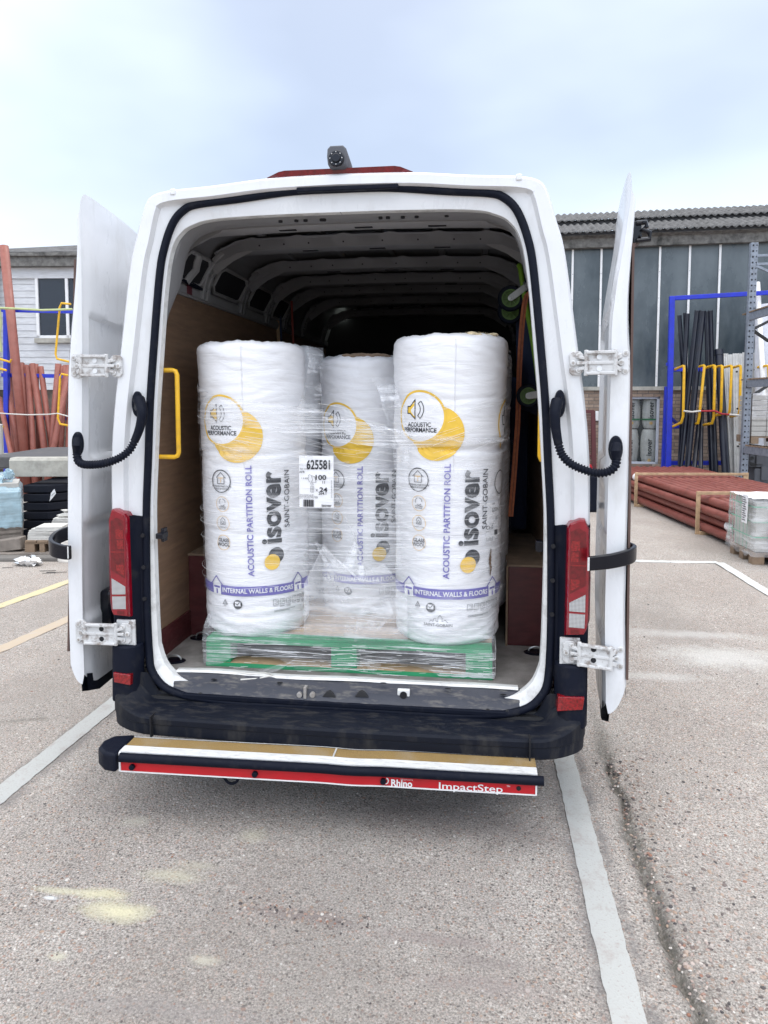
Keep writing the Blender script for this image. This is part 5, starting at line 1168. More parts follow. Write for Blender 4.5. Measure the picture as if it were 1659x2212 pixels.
fm.grid(len(angs), 24, lambda i, j: film_pt(i, lerp(zlow(i), .72, j/23), .008)); obj('film_skirt', fm, M['filmlow'], wrap, smooth=True, ang=180)
def band(x0, x1, ztop, zbot, m, off, n=90, nm='film_band', tw=0):
    k0, k1 = kpx(x0, 0), kpx(x1, 0); mb = MB(); nn = k1-k0+1
    def fn(i, j):
        t = i/(nn-1); k = k0+i; zt, zb = ztop(t), zbot(t); z = lerp(zt, zb, j/11)
        return film_pt(k, z, off+.004*noise.noise(Vector((j*1.9, t*9, 6))))
    mb.grid(nn, 12, fn); return obj(nm, mb, m, wrap, smooth=True, ang=180)
def pw(P): return lambda t: next((lerp(a[1], b[1], sm(0, 1, (t-a[0])/(b[0]-a[0])) if False else (t-a[0])/(b[0]-a[0])) for a, b in zip(P, P[1:]) if a[0] <= t <= b[0]), P[-1][1])
band(441, 1093, pw([(0,1.80),(.15,1.72),(.40,1.655),(.62,1.585),(.78,1.545),(.90,1.545),(1,1.58)]), pw([(0,1.60),(.15,1.60),(.40,1.535),(.62,1.500),(.78,1.515),(.90,1.520),(1,1.53)]), M['filmband'], .008)
band(441, 700, pw([(0,1.66),(.4,1.60),(1,1.46)]), pw([(0,1.46),(.4,1.44),(1,1.40)]), M['film'], .006, nm='film_sheet')
band(860, 1093, pw([(0,1.38),(.35,1.50),(1,1.545)]), pw([(0,1.33),(.35,1.34),(1,1.40)]), M['film'], .006, nm='film_sheet')
band(700, 1093, pw([(0,1.0),(.3,.92),(1,.86)]), pw([(0,.80),(.3,.78),(1,.72)]), M['film'], .010, nm='film_sheet')
band(668, 866, pw([(0,1.41),(1,1.40)]), pw([(0,.70),(1,.70)]), M['film'], .006, nm='film_sheet')
band(655, 880, pw([(0,.90),(.2,1.08),(.5,.93),(.8,1.0),(1,.88)]), pw([(0,.665),(1,.665)]), M['filmmilk'], .012, nm='film_sheet')
# gathered rope edge along the upper band
k0, k1 = kpx(700, 0), kpx(1093, 0); rp = MB()
rp.tube([film_pt(k, lerp(1.63, 1.530, sm(0, .7, (k-k0)/(k1-k0)))+.004*sin(k*.9), .012) for k in range(k0, k1)], [.0045+.0025*noise.noise(Vector((k*.3, 1, 1))) for k in range(k0, k1)], 7); obj('film_rope', rp, M['filmband'], wrap, smooth=True)
rp = MB()
def zpx(py): return at(700, py, Y=.19).z
for i in range(420):
    xa = rnd.uniform(445, 1060); L = rnd.uniform(10, 110); ya = rnd.choice([rnd.uniform(985, 1340), rnd.uniform(1380, 1450), rnd.uniform(870, 1000)]); sl_ = rnd.uniform(-.12, .10) + (.22 if ya < 990 and xa < 760 else 0) - (.35 if ya < 1010 and xa > 850 else 0)
    ka, kb_ = kpx(xa, 0), kpx(min(1088, xa+L), 0)
    if kb_-ka < 3: continue
    w0 = rnd.uniform(.0003, .0009)
    rp.tube([film_pt(k, zpx(ya+(k-ka)/(kb_-ka)*L*sl_), .010) for k in range(ka, kb_, 2)], w0, 3, cap=False)
obj('film_crease', rp, M['white'], wrap)
# torn loose flaps of film
def flap(pts, nm='film_flap', m=None, seed=1):
    mb = MB(); n = len(pts)
    def fn(i, j):
        a, b = pts[j]; A, B_ = Vector(AY(*a)), Vector(AY(*b)); p = A.lerp(B_, i/10); return p+Vector((.0, .010*sin(i*1.3+j+seed)+.012*noise.noise(Vector((i*.6, j*.8, seed))), .004*noise.noise(Vector((i, j, seed)))))
    mb.grid(11, n, fn); return obj(nm, mb, m or M['filmbag'], wrap, smooth=True, ang=180)
flap([((800,816,.40),(858,815,.35)), ((812,832,.37),(858,838,.3)), ((820,848,.30),(866,868,.19)), ((826,880,.26),(872,900,.17)), ((838,915,.24),(880,935,.16)), ((848,960,.22),(884,985,.16)), ((850,1010,.20),(880,1040,.16))], seed=3)
flap([((680,1170,.19),(700,1180,.165)), ((700,1215,.19),(760,1235,.15)), ((745,1215,.17),(800,1275,.14)), ((765,1150,.17),(790,1240,.14)), ((742,1110,.18),(765,1150,.16))], seed=5)
flap([((790,1290,.17),(830,1260,.165)), ((770,1340,.16),(850,1325,.16)), ((765,1385,.145),(810,1372,.15))], seed=8)
flap([((660,746,.42),(698,752,.55)), ((668,780,.34),(697,790,.50)), ((660,830,.25),(694,830,.48)), ((645,880,.22),(698,880,.45)), ((650,930,.2),(700,925,.4))], seed=9)
flap([((1092,750,.62),(1104,758,.75)), ((1092,790,.60),(1106,800,.75)), ((1088,850,.58),(1104,840,.75)), ((1090,900,.52),(1104,895,.7))], seed=11)
flap([((785,1432,.130),(828,1432,.130)), ((792,1445,.128),(822,1440,.125)), ((802,1452,.125),(812,1450,.125))], seed=13)
flap([((560,1448,.135),(640,1425,.132)), ((500,1458,.10),(600,1450,.10)), ((470,1462,.09),(560,1458,.085))], seed=14)
tg = MB(); q0, q1 = Vector(AY(646, 984, .138)), Vector(AY(721, 1097, .138)); 
tg.grid(6, 6, lambda i, j: Vector((lerp(q0.x, q1.x, i/5), q0.y-.004*sin(pi*i/5), lerp(q0.z, q1.z, j/5))))
sheet = obj('pallet_label', tg, M['paper'], wrap, smooth=True); W_, Hh = q1.x-q0.x, q0.z-q1.z
def TL(u, v): return lambda x, y: Vector((q0.x+u*W_+x, q0.y-.0068, q0.z-v*Hh+y))
lt_ = MB(); add_text(lt_, TL(.585,.18), '625581', .056, bold=.02, squash=.66); add_text(lt_, TL(.62,.42), '100', .030, bold=.02, squash=1.2); add_text(lt_, TL(.72,.51), '11', .017, bold=.01); add_text(lt_, TL(.71,.655), '24', .028, bold=.02, squash=1.25)
add_text(lt_, TL(.69,.725), '264.1', .017, bold=.01); add_text(lt_, TL(.52,.655), 'x', .020); add_text(lt_, TL(.09,.315), 'AFR', .014, bold=.01); add_text(lt_, TL(.16,.255), 'REF 5200', .010); add_text(lt_, TL(.17,.435), '1 X 600', .010); add_text(lt_, TL(.38,.545), '9.76', .009); add_text(lt_, TL(.80,.955), 'isover', .018, bold=.02)
add_text(lt_, TL(.22,.755), 'www.isover.co.uk', .0085, bold=.01); add_text(lt_, TL(.26,.785), 'Whitehouse Industrial Estate', .0075); add_text(lt_, TL(.24,.812), 'Runcorn - Cheshire WA7 3DP', .0075)
add_text(lt_, lambda x, y: Vector((q0.x+.95*W_-y, q0.y-.0062, q0.z-.64*Hh+x)), '202317236362558110205', .0075)
for k in range(14): xa = q0.x+W_*(.12+k*.0225); lt_.add([(xa, q0.y-.0058, q0.z-.845*Hh), (xa+.0016+.0010*(k%3), q0.y-.0058, q0.z-.845*Hh), (xa+.0016+.0010*(k%3), q0.y-.0058, q0.z-.985*Hh), (xa, q0.y-.0058, q0.z-.985*Hh)], [(0,1,2,3)])
def lseg(pts, wd=.0011):
    for a, b in zip(pts, pts[1:]):
        A, B_ = TL(*a)(0,0), TL(*b)(0,0); lt_.bar(A, B_, wd, .0004, up=(0,1,0))
lseg([(.30,.40),(.27,.43),(.30,.50),(.36,.51),(.40,.46),(.36,.38),(.30,.36),(.27,.40)]); lseg([(.36,.38),(.46,.40),(.50,.51),(.36,.51)]); lseg([(.34,.58),(.43,.58),(.43,.70),(.34,.70),(.34,.58)]); lseg([(.385,.58),(.385,.70)]); lseg([(.34,.64),(.43,.64)])
obj('printed_text', lt_, M['inkblack'], sheet)

# ------------------------------------------------------------------ things strapped inside on the right
def castor(q, r, name_parent, flip=1, yoke=None):
    w_ = MB(); n = 32; cs = [(r*.66,-.014),(r*.93,-.016),(r,-.010),(r,.010),(r*.93,.016),(r*.66,.014)]
    w_.grid(n, 6, lambda i, j: q+Vector((cs[j][0]*cos(2*pi*i/n), cs[j][1], cs[j][0]*sin(2*pi*i/n))), True); W_ = obj('castor_wheel', w_, M['rubber'], name_parent, smooth=True, ang=50)
    h = MB(); h.grid(n, 4, lambda i, j: q+Vector((r*(.70,.60,.60,.70)[j]*cos(2*pi*i/n), (-.016,-.016,.014,.014)[j], r*(.70,.60,.60,.70)[j]*sin(2*pi*i/n))), True)
    h.cyl(q+Vector((0,-.020,0)), q+Vector((0,.02,0)), r*.20, 16); h.cyl(q+Vector((0,.0,0)), q+Vector((0,.006,0)), r*.64, 24)
    for k in range(8): a = 2*pi*k/8; h.bar(q+Vector((0,-.006,0)), q+Vector((r*.62*cos(a), -.006, r*.62*sin(a))), .004, .014, up=(0,1,0))
    obj('hub', h, M['limedark'], W_, smooth=True, ang=40)
    if yoke:
        y = MB(); e = q+Vector(yoke); y.bar(q+Vector((0,-.024,0)), e+Vector((0,-.024,0)), .035, .004, up=(0,1,0)); y.bar(q+Vector((0,.024,0)), e+Vector((0,.024,0)), .035, .004, up=(0,1,0)); y.cyl(q+Vector((0,-.028,0)), q+Vector((0,-.02,0)), .016, 16); y.cyl(q+Vector((0,-.032,0)), q+Vector((0,-.02,0)), .007, 10)
        d_ = Vector(yoke).normalized(); y.cyl(e, e+d_*.012, .03, 16); obj('castor_fork', y, M['steelbare'], W_, smooth=True, bevel=.003)
tk = thing('platform_trolley', 'folded trolley with lime green tube frame and green castors strapped upright inside the van', 'trolley', (.84,.75,1.3))
f_ = MB(); P_ = [AY(1121,574,.95), AY(1124,580,.93), AY(1133,640,.88), AY(1148,720,.80), AY(1160,800,.72), AY(1172,900,.66)]
f_.tube(crv(P_, 5), .0135, 10); obj('tube_frame', f_, M['lime'], tk, smooth=True)
castor(Vector(AY(1103,645,.90)), .066, tk, yoke=(.075,0,.055)); castor(Vector(AY(1102,673,1.05)), .066, tk, yoke=None); castor(Vector(AY(1141,855,.70)), .058, tk, yoke=(.075,0,.01))
b_ = MB(); b_.add([AY(1136,600,1.0), AY(1152,600,1.0), AY(1168,900,.8), AY(1120,880,1.2), AY(1118,700,1.2)], [(0,1,2,3,4)]); obj('deck', b_, M['navy'], tk, solid=.02)
pk = MB(); q = Vector(AY(1146,598,.82)); pk.box(q.x-.02, q.x+.02, q.y, q.y+.02, q.z-.05, q.z+.05); obj('bracket', pk, M['paint_in'], tk, bevel=.004)
sp_ = MB(); SP = crv([AY(1165,622,.70), AY(1148,632,.70), AY(1137,640,.71), AY(1130,680,.72), AY(1125,740,.72), AY(1121,820,.72), AY(1119,900,.71), AY(1115,960,.70), AY(1110,1030,.69), AY(1103,1116,.68)], 5)
vs = []
for i, p in enumerate(SP): p = Vector(p); wd = .0125; vs += [p+Vector((-wd,0,0)) if i > 8 else p+Vector((0,0,wd)), p+Vector((wd,.004,0)) if i > 8 else p+Vector((0,0,-wd))]
sp_.add(vs, [(2*i, 2*i+1, 2*i+3, 2*i+2) for i in range(len(SP)-1)]); st2 = obj('ratchet_strap', sp_, M['strap'], solid=.002); tag(st2, 'long orange webbing strap hanging down inside the van on the right, past the castors', 'strap')
ln_ = MB(); ln_.tube([Vector(p)+Vector((.001,-.003,0)) for p in SP[9:]], .0012, 4); obj('stitching', ln_, M['inkblack'], st2)
bx_ = MB(); q = Vector(AY(1120,850,1.6)); bx_.box(q.x-.10, q.x+.06, 1.5, 1.7, .91, 1.85); bb = obj('rolled_blanket', bx_, M['navy'], bevel=.03); tag(bb, 'dark blanket covered bundle standing in the shadow behind the hanging orange strap', 'bundle')
rg_ = MB(); rg_.tube([Vector(AY(505,1451,.07)), Vector(AY(540,1456,.06)), Vector(AY(575,1454,.075)), Vector(AY(590,1458,.06)), Vector(AY(560,1466,.05)), Vector(AY(520,1468,.04))], .004, 6); rr_ = obj('twine', rg_, M['rope'], smooth=True); tag(rr_, 'short loose scrap of frayed white twine lying on the van sill edge', 'twine')
# ------------------------------------------------------------------ RIGHT SIDE
def FP(F, px, py, off=0, dz=0):
    s, z = F.sz(px, py, off); return F.w(s, off, z+dz)
def z3(x, y): return ((1750+x*.4521)*.6636, (550+y*.4521)*.6636)     # zoomed crops used while measuring -> photo pixels
def z3b(x, y): return ((2150+x/2.457)*.6636, (750+y/2.457)*.6636)
def z2b(x, y): return (x/2.95*.6636, (1150+y/2.95)*.6636)
def z4(x, y): return ((1750+x*.4521)*.6636, (1400+y*.4521)*.6636)
b1 = thing('industrial_building', 'long building with tall grimy glass panels over buff brick and a mossy corrugated roof', 'building', tuple(RB.o), RB.a)
def L1(s, off, z): return (s, -off, z)
s_sill, z_sill = RB.sz(*z3(800, 1560)); _, z_gt = RB.sz(*z3(1000, 556)); _, z_f = RB.sz(*z3(1000, 468))
SL, SR = -12.0, 7.0
wx0, wzt = RB.sz(1345, 857); wx1, _ = RB.sz(*z3(884, 1640)); wzb = .35
m = MB(); m.box(SL, wx0, 0, .25, -.3, z_sill-.10); m.box(wx1, SR, 0, .25, -.3, z_sill-.10); m.box(wx0, wx1, 0, .25, wzt, z_sill-.10); m.box(wx0, wx1, 0, .25, -.3, wzb); obj('brick_wall', m, M['brick'], b1, local=True)
m = MB(); m.box(SL, SR, -.05, .2, z_sill-.10, z_sill-.02); obj('sill', m, M['concrete'], b1, local=True)
s0 = RB.sz(*z3(878, 700))[0]; step_ = (RB.sz(*z3(1310, 700))[0]-s0)/2
k0_ = int((SL-s0)/step_)+1; k1_ = int((SR-s0)/step_)
for k in range(k0_, k1_):
    if s0+k*step_ < -3.6: continue
    a = s0+k*step_+.012; m = MB(); m.box(a, a+step_-.024, .0+.003*(k%2), .02+.003*(k%2), z_sill-.02, z_gt); obj('glass_panel', m, M['glazing'], b1, local=True)
    m = MB(); m.box(s0+k*step_-.022, s0+k*step_+.022, -.03, .0-.001, z_sill-.02, z_gt-.001); gb = obj('glazing_bar', m, M['white'], b1, local=True, bevel=.004)
    m = MB()
    for q in range(6): m.cyl((s0+k*step_, -.036, z_sill+.2+q*.55), (s0+k*step_, -.03, z_sill+.2+q*.55), .008, 6)
    obj('screw', m, M['galv'], gb, local=True)
m = MB(); m.box(SL, -3.6-.1, 0, .02, z_sill-.02, z_gt); obj('glass_panel', m, M['glazing'], b1, local=True)
m = MB(); fx = [SL+(SR-SL)*i/60 for i in range(61)]
m.grid(61, 5, lambda i, j: (fx[i], (-.14,-.15,-.16,-.30,-.30)[j]+.004*sin(i*2), lerp(z_gt, z_f, (0,.02,.75,.9,1)[j])+.008*noise.noise(Vector((i*.7, j, 1))))); m.grid(61, 2, lambda i, j: (fx[i], (-.14,.0)[j], z_gt+.001)); obj('fascia', m, M['fascia'], b1, local=True)
m = MB(); m.box(SL, SR, -.30, 4.5, z_f+.004, z_f+.02); m.box(SL, SR, .10, 5, z_gt-.1, z_gt+.02); m.box(SL, SR, .25, .4, .0, z_gt); obj('inner_wall', m, M['steeldark'], b1, local=True)
def roof(y0, z0, length, pit, nm='corrugated_roof', dx=0):
    m = MB(); n = int((SR+5.2)/.0245)
    m.grid(n, 8, lambda i, j: (-5.0+i*.0245, y0+cos(pit)*length*j/7, z0+sin(pit)*length*j/7+.022*cos(2*pi*(-5.0+i*.0245+dx)/.146)+.01*noise.noise(Vector((i*.05, j*.4, 2)))))
    return obj(nm, m, M['asbestos'], b1, local=True, smooth=True, solid=.012)
pit = radians(19.5); roof(-.36, z_f+.03, 1.6, pit); roof(-.36+cos(pit)*1.45, z_f+.03+sin(pit)*1.45+.09, 1.55, pit, dx=.05)
m = MB(); yy_ = -.36+cos(pit)*1.45; m.box(-4.9, 6.9, yy_+.05, yy_+.08, z_f+sin(pit)*1.35, z_f+sin(pit)*1.45+.14); m.box(-4.9,6.9,-.31,-.28,z_f-.02,z_f+.05); obj('roof_riser', m, M['steeldark'], b1, local=True)
# window in the brick plinth
m = MB()
for a in ((wx0, wx0+.05, wzb, wzt), (wx1-.055, wx1, wzb, wzt), (wx0, wx1, wzt-.05, wzt), (wx0, wx1, wzb, wzb+.05)): m.box(a[0], a[1], .05, .11, a[2], a[3])
wf = obj('window_frame', m, M['galv'] if False else mat('grey white window frame', (.52,.55,.62), .5), b1, local=True, bevel=.004)
m = MB(); m.box(wx0+.05, wx1-.055, .075, .08, wzb+.05, wzt-.05); obj('pane', m, glassmat('window pane', (.10,.12,.12), .05, .14), wf, local=True)
m = MB(); m.box(wx0-.2, wx1+.2, .95, 1.0, 0, wzt+.2); m.box(wx0-.2, wx0-.15, .26, .95, 0, wzt+.2); m.box(wx1+.15, wx1+.2, .26, .95, 0, wzt+.2); m.box(wx0-.2, wx1+.2, .26, .95, .30, .34); obj('store_room', m, M['fascia'], b1, local=True)
bag = mat('printed grey plastic bag', (.62,.63,.60), .35, dirt=(.42,.42,.40), dscale=7, bmp=.5, bscale=14)
cxs = [wx0-.02+.24, wx0-.02+.24+.40]
for row, (zb, zt) in enumerate(((.36, 1.10), (1.12, 1.80))):
    for c, cx_ in enumerate(cxs):
        m = MB(); R_ = .19
        m.grid(36, 24, lambda i, j: RB.w(cx_+.02*row+(R_*min(1, sin(pi*(j+.8)/24.6)**.12)+.008*noise.noise(Vector((i*.6, j*.5, row+c))))*cos(2*pi*i/36), -.30+(R_*min(1, sin(pi*(j+.8)/24.6)**.12))*sin(2*pi*i/36), zb+(zt-zb)*j/23), True)
        r_ = obj('bagged_roll', m, bag, smooth=True); tag(r_, ('lower' if row == 0 else 'upper')+(' left' if c == 0 else ' right')+' bagged insulation roll behind the small window of the brick wall', 'insulation roll', 'bagged rolls behind the window')
        t = MB(); f = lambda x, y: RB.w(cx_+.02*row-.02-y, -.30+sqrt(max(.001, .200**2-(-.02-y)**2)), (zb+zt)/2+(-.02 if row == 0 else .06)+x)
        add_text(t, f, 'isover', .15, bold=.02, cut=.03); obj('printed_text', t, M['ink'], r_)
        t = MB(); zc_ = (zb+zt)/2+(-.02 if row == 0 else .06)-.28; t.add([RB.w(cx_+.02*row-.02+.035*cos(k*pi/8), -.30+.203, zc_+.035*sin(k*pi/8)) for k in range(16)], [tuple(range(16))]); obj('badge_print', t, M['orangeprint'], r_)
        if row: t = MB(); t.grid(20, 2, lambda i, j: RB.w(cx_+.02+.198*cos(pi*(i/19)), -.30+.201*sin(pi*i/19), zb+.18+.035*j)); obj('green_print', t, mat('green print', (.03,.22,.08), .5), r_)
# red gate, sign, box and cylinder against the brick wall
def fbar(mb, F, p, q, off, wd, ht=None): a, b = FP(F, *p, off), FP(F, *q, off); mb.bar(a, b, wd, ht or wd, up=tuple(F.n)); return mb
gt = thing('mesh_gate', 'tall oxide red steel gate of fine mesh standing open by the brick wall', 'gate', tuple(RB.w(RB.sz(1270,1000,.6)[0], .6, 0)))
m = MB(); fbar(m, RB, (1281,887), (1284,1075), .6, .09); fbar(m, RB, (1230,889), (1283,889), .6, .07); fbar(m, RB, (1262,985), (1283,985), .6, .06); fbar(m, RB, (1222,889), (1222,1075), .6, .07); fbar(m, RB, (1222,1070), (1284,1070), .6, .07); obj('gate_frame', m, M['darkred'], gt)
m = MB()
for k in range(30): y = 892+k*5.5; fbar(m, RB, (1222,y), (1279,y), .6, .008)
for k in range(22): x = 1222+k*2.7; fbar(m, RB, (x,890), (x+.6,1070), .6, .008)
obj('gate_mesh', m, M['darkred'], gt)
def fbox(mb, F, x0, y0, x1, y1, off, dep):
    s0_, za = F.sz(x0, y0, off); s1_, zb = F.sz(x1, y1, off); M_ = Matrix((F.e, -F.n, Vector((0,0,1)))).transposed().to_4x4(); M_.translation = F.o; mb.box(s0_, s1_, -off, -off+dep, zb, za, M_); return mb
m = MB(); fbox(m, RB, 1252, 930, 1266, 977, .70, .01); sg_ = obj('warning_sign', m, M['white']); tag(sg_, 'small white warning sign with a red ring fixed on the red mesh gate', 'sign')
m = MB(); s_, z_ = RB.sz(1262, 948, .715); m.ring([RB.w(s_+.06*cos(k*pi/12), .715, z_+.06*sin(k*pi/12)) for k in range(24)], .009, 6); obj('red_ring', m, M['extred'], sg_)
m = MB(); fbox(m, RB, 1255, 962, 1265, 974, .712, .01); obj('red_panel', m, M['extred'], sg_)
m = MB(); fbox(m, RB, 1284, 888, 1293, 909, .06, .05); bx1 = obj('bulkhead_lamp', m, M['white'], bevel=.01); tag(bx1, 'pale wall lamp casing on the brick wall right of the red gate', 'lamp casing')
s_, z_ = RB.sz(1268, 1055, .9); m = MB(); zt_ = RB.sz(1268, 1001, .9)[1]; m.tube([RB.w(s_, .9, 0), RB.w(s_, .9, zt_-.08), RB.w(s_, .9, zt_-.03), RB.w(s_, .9, zt_)], [.10,.10,.08,.03], 20); ex = obj('gas_cylinder', m, M['extred'], smooth=True, ang=50); tag(ex, 'red gas cylinder standing at the foot of the red mesh gate', 'cylinder')

# ---- blue rack with yellow hoops, black and white gutters
OF = 1.1
rk = thing('pipe_rack', 'blue steel rack with yellow hoops holding black and white gutters by the glazing', 'rack', tuple(RB.w(RB.sz(1450,1000,OF)[0], OF, 0)))
def ground_pt(F, px, off): s_ = F.sz(px, 1000, off)[0]; return F.w(s_, off, 0)
for (a, b, o_) in (((1451.5,640), (1443,1027), OF), ((1441,835), (1433,1027), OF-.7), ((1700,640),(1712,1050),OF)):
    A = FP(RB, *a, o_); Bp = FP(RB, *b, o_); d_ = (Bp-A); Bp = A+d_*((A.z)/(A.z-Bp.z)); m = MB(); m.bar(A, Bp, .10, .10, up=tuple(RB.n)); obj('upright', m, M['blue'], rk, bevel=.01)
for (a, b) in ((z3b(100,543), (1700,630)), (z3b(100,1112), z3b(175,1112)), (z3b(300,1112), z3b(345,1112)), (z3b(85,1568), z3b(180,1566)), ((1445,1000),(1700,1000))):
    m = MB(); fbar(m, RB, a, b, OF-.1, .085, .06); obj('cross_rail', m, M['blue'], rk, bevel=.008)
m = MB(); m.bar(FP(RB,*z3b(60,1480),OF), FP(RB,*z3b(190,1600),OF-.6), .05, .05); m.bar(FP(RB,*z3b(60,1070),OF), FP(RB,*z3b(55,1070),OF-.7), .06,.06); obj('brace', m, M['blue'], rk)
for (p1, p2, p3, p4, w2) in (((115,1112),(190,1080),(180,1530),(92,1572),.0), ((312,1090),(352,1080),(305,1540),(268,1550),0), ((355,1100),(436,1078),(425,1540),(345,1556),0), ((425,1100),(494,1080),(484,1470),(438,1480),0), ((500,1098),(570,1080),(552,1470),(515,1478),0), ((575,1098),(642,1080),(634,1472),(560,1490),0), ((780,1095),(862,1080),(880,1480),(800,1490),0)):
    m = MB(); A = FP(RB,*z3b(*p1),OF); Bq = FP(RB,*z3b(*p2),OF+.35); Cq = FP(RB,*z3b(*p3),OF+.35); Dq = FP(RB,*z3b(*p4),OF)
    pts_ = [A, A.lerp(Bq,.85), Bq.lerp(A,.03)+Vector((0,0,-.01)), Bq.lerp(Cq,.06), Bq.lerp(Cq,.5), Bq.lerp(Cq,.9), Cq.lerp(Dq,.15), Dq]; m.tube(pts_, .026, 8); obj('hoop', m, M['yellow'], rk, smooth=True)
def leaner(name, F, top, bot, off_t, off_b, wpx, m_, style, label, cat, group, depth_px=107.):
    """a long section leaning in the rack; runs on down to the ground"""
    A = FP(F, *top, off_t); Bp = FP(F, *bot, off_b); d_ = Bp-A; k = (A.z-.02)/(A.z-Bp.z); Bp = A+d_*k; wd = wpx/depth_px; mb = MB()
    if style == 'pipe': mb.tube([A, Bp], wd/2, 20)
    elif style == 'sock': mb.tube([A, A.lerp(Bp,.04), A.lerp(Bp,.041), Bp], [wd*.58, wd*.58, wd*.5, wd*.5], 20)
    elif style == 'tube': mb.tube([A, Bp], wd/2, 20, cap=False)
    else:
        x = d_.normalized().cross(F.n).normalized(); n_ = x.cross(d_.normalized()).normalized(); 
        prof = [(-.5,.0),(-.5,.35),(-.42,.42),(-.30,.12),(.0,.02),(.30,.12),(.42,.42),(.5,.35),(.5,0),(.3,-.2),(-.3,-.2)]
        prof = prof if style == 'gutter' else [(-.5,-.1),(-.5,.30),(-.44,.30),(-.44,.0),(-.05,.0),(-.05,.16),(.05,.16),(.05,.0),(.44,.0),(.44,.30),(.5,.30),(.5,-.1)]
        fs = 1 if n_.dot(F.n) > 0 else -1
        rows = [[P_+x*(u*wd)+n_*(v*wd*fs) for u, v in prof] for P_ in (A, A.lerp(Bp,.5)-F.n*.03, Bp)]; n = len(prof); mb.v = [tuple(p) for r_ in rows for p in r_]
        mb.f = [(j*n+i, j*n+(i+1)%n, (j+1)*n+(i+1)%n, (j+1)*n+i) for j in range(2) for i in range(n)]+[tuple(range(n)), tuple(2*n+i for i in range(n))]
    o_ = obj(name, mb, m_, smooth=True, ang=35)
    if style == 'tube': md = o_.modifiers.new('s','SOLIDIFY'); md.thickness = -.006
    return tag(o_, label, cat, group)
GB = 'black gutters leaning in the right rack'
blk = [((150,680),(232,1900),30,.35,'leftmost black gutter in the blue rack, tip leaning left'), ((190,660),(238,1980),18,.3,'thin black section second from the left in the blue rack'), ((214,665),(150,1985),34,.55,'black gutter with its foot furthest left at the blue rack'),
       ((292,642),(150,1985),36,.6,'black gutter leaning strongly from upper right down to the left, behind its twin'), ((338,645),(205,1985),44,.7,'broad grey edged black gutter crossing in front from upper middle to lower left'), ((368,650),(412,1990),40,.4,'tall straight black gutter in the middle of the blue rack'), ((397,642),(444,2010),34,.45,'tall black gutter directly left of the black socket pipe'),
       ((318,1425),(262,1985),34,.8,'short black gutter length, left of the pair at hoop height'), ((330,1430),(320,1990),30,.85,'short black gutter length, right of the pair at hoop height')]
for i, (a, b, w_2, o2, lab) in enumerate(blk): leaner('gutter', RB, z3b(*a), z3b(*b), OF-.35, OF+o2-.3, w_2*.27, M['pvcblk'], 'gutter', lab, 'gutter', GB)
leaner('downpipe', RB, z3b(465,958), z3b(528,2030), OF-.3, OF+.5, 60*.27, M['pvcblk'], 'sock', 'thick black socketed downpipe between the black gutters and the white posts', 'pipe', None)
WG = 'white slotted sections in the right rack'
for (a, b, w_2, o2, lab) in (((520,985),(565,2040),34,.4,'first white section beside the black downpipe'), ((556,992),(590,2045),36,.35,'second white section from the black downpipe'), ((600,985),(616,2050),44,.45,'broad white section with round holes in the middle of the white group'), ((640,985),(650,2060),36,.4,'white slotted section just left of the last one before the grey upright'), ((672,975),(668,2060),30,.35,'white section touching the grey racking upright'), ((745,980),(752,1960),50,.3,'white section just behind and right of the grey racking upright')):
    t_ = leaner('post_section', RB, z3b(*a), z3b(*b), OF-.3, OF+o2-.2, w_2*.27, M['pvcwht'], 'slot', lab, 'white section', WG)
    A = FP(RB, *z3b(*a), OF-.3); Bp = FP(RB, *z3b(*b), OF+o2-.2); hm = MB()
    for k in (.14, .42, .70, .96) : 
        q = A.lerp(Bp, k); hm.cyl(q+RB.n*.06, q+RB.n*.075, .02, 12)
    if w_2 > 40: obj('slot_hole', hm, M['hole'], t_)
leaner('white_pipe', RB, z3b(775,418), z3b(835,1450), OF-.3, OF+.4, 34*.27, M['white'], 'tube', 'tall white pipe rising above everything right of the grey upright', 'pipe', None)
m = MB(); A = FP(RB,*z3b(850,590),OF-.2); Bp = FP(RB,*z3b(850,1990),OF+.2); A.z += .0
m.grid(20, 24, lambda i, j: A.lerp(Bp, j/23)+RB.e*((.22+.02*noise.noise(Vector((i*.8,j*.5,1))))*cos(2*pi*i/20)*(.55 if j == 0 else 1))+RB.n*((.12+.02*noise.noise(Vector((i*.8,j*.5,4))))*sin(2*pi*i/20)), True)
o_ = obj('wrapped_bundle', m, mat('crinkled white wrap', (.60,.62,.68), .35, bmp=.8, bscale=9), smooth=True); tag(o_, 'white plastic wrapped bundle standing behind the grey racking at the right edge', 'bundle')
rp = MB(); rr2 = MB(); T_ = [FP(RB,*z3b(*p),OF+.40) for p in ((185,1444),(250,1452),(322,1444),(375,1445),(432,1443),(490,1468),(550,1472),(600,1476),(660,1482))]
rp.tube(T_[:3], .018, 7); rp.tube(T_[6:], .018, 7); rr2.tube(T_[2:7], .018, 7); ro = obj('rope', rp, M['rope'], smooth=True); tag(ro, 'white and red rope tied across the yellow hoops of the right rack', 'rope'); obj('red_length', rr2, M['redrope'], ro, smooth=True)

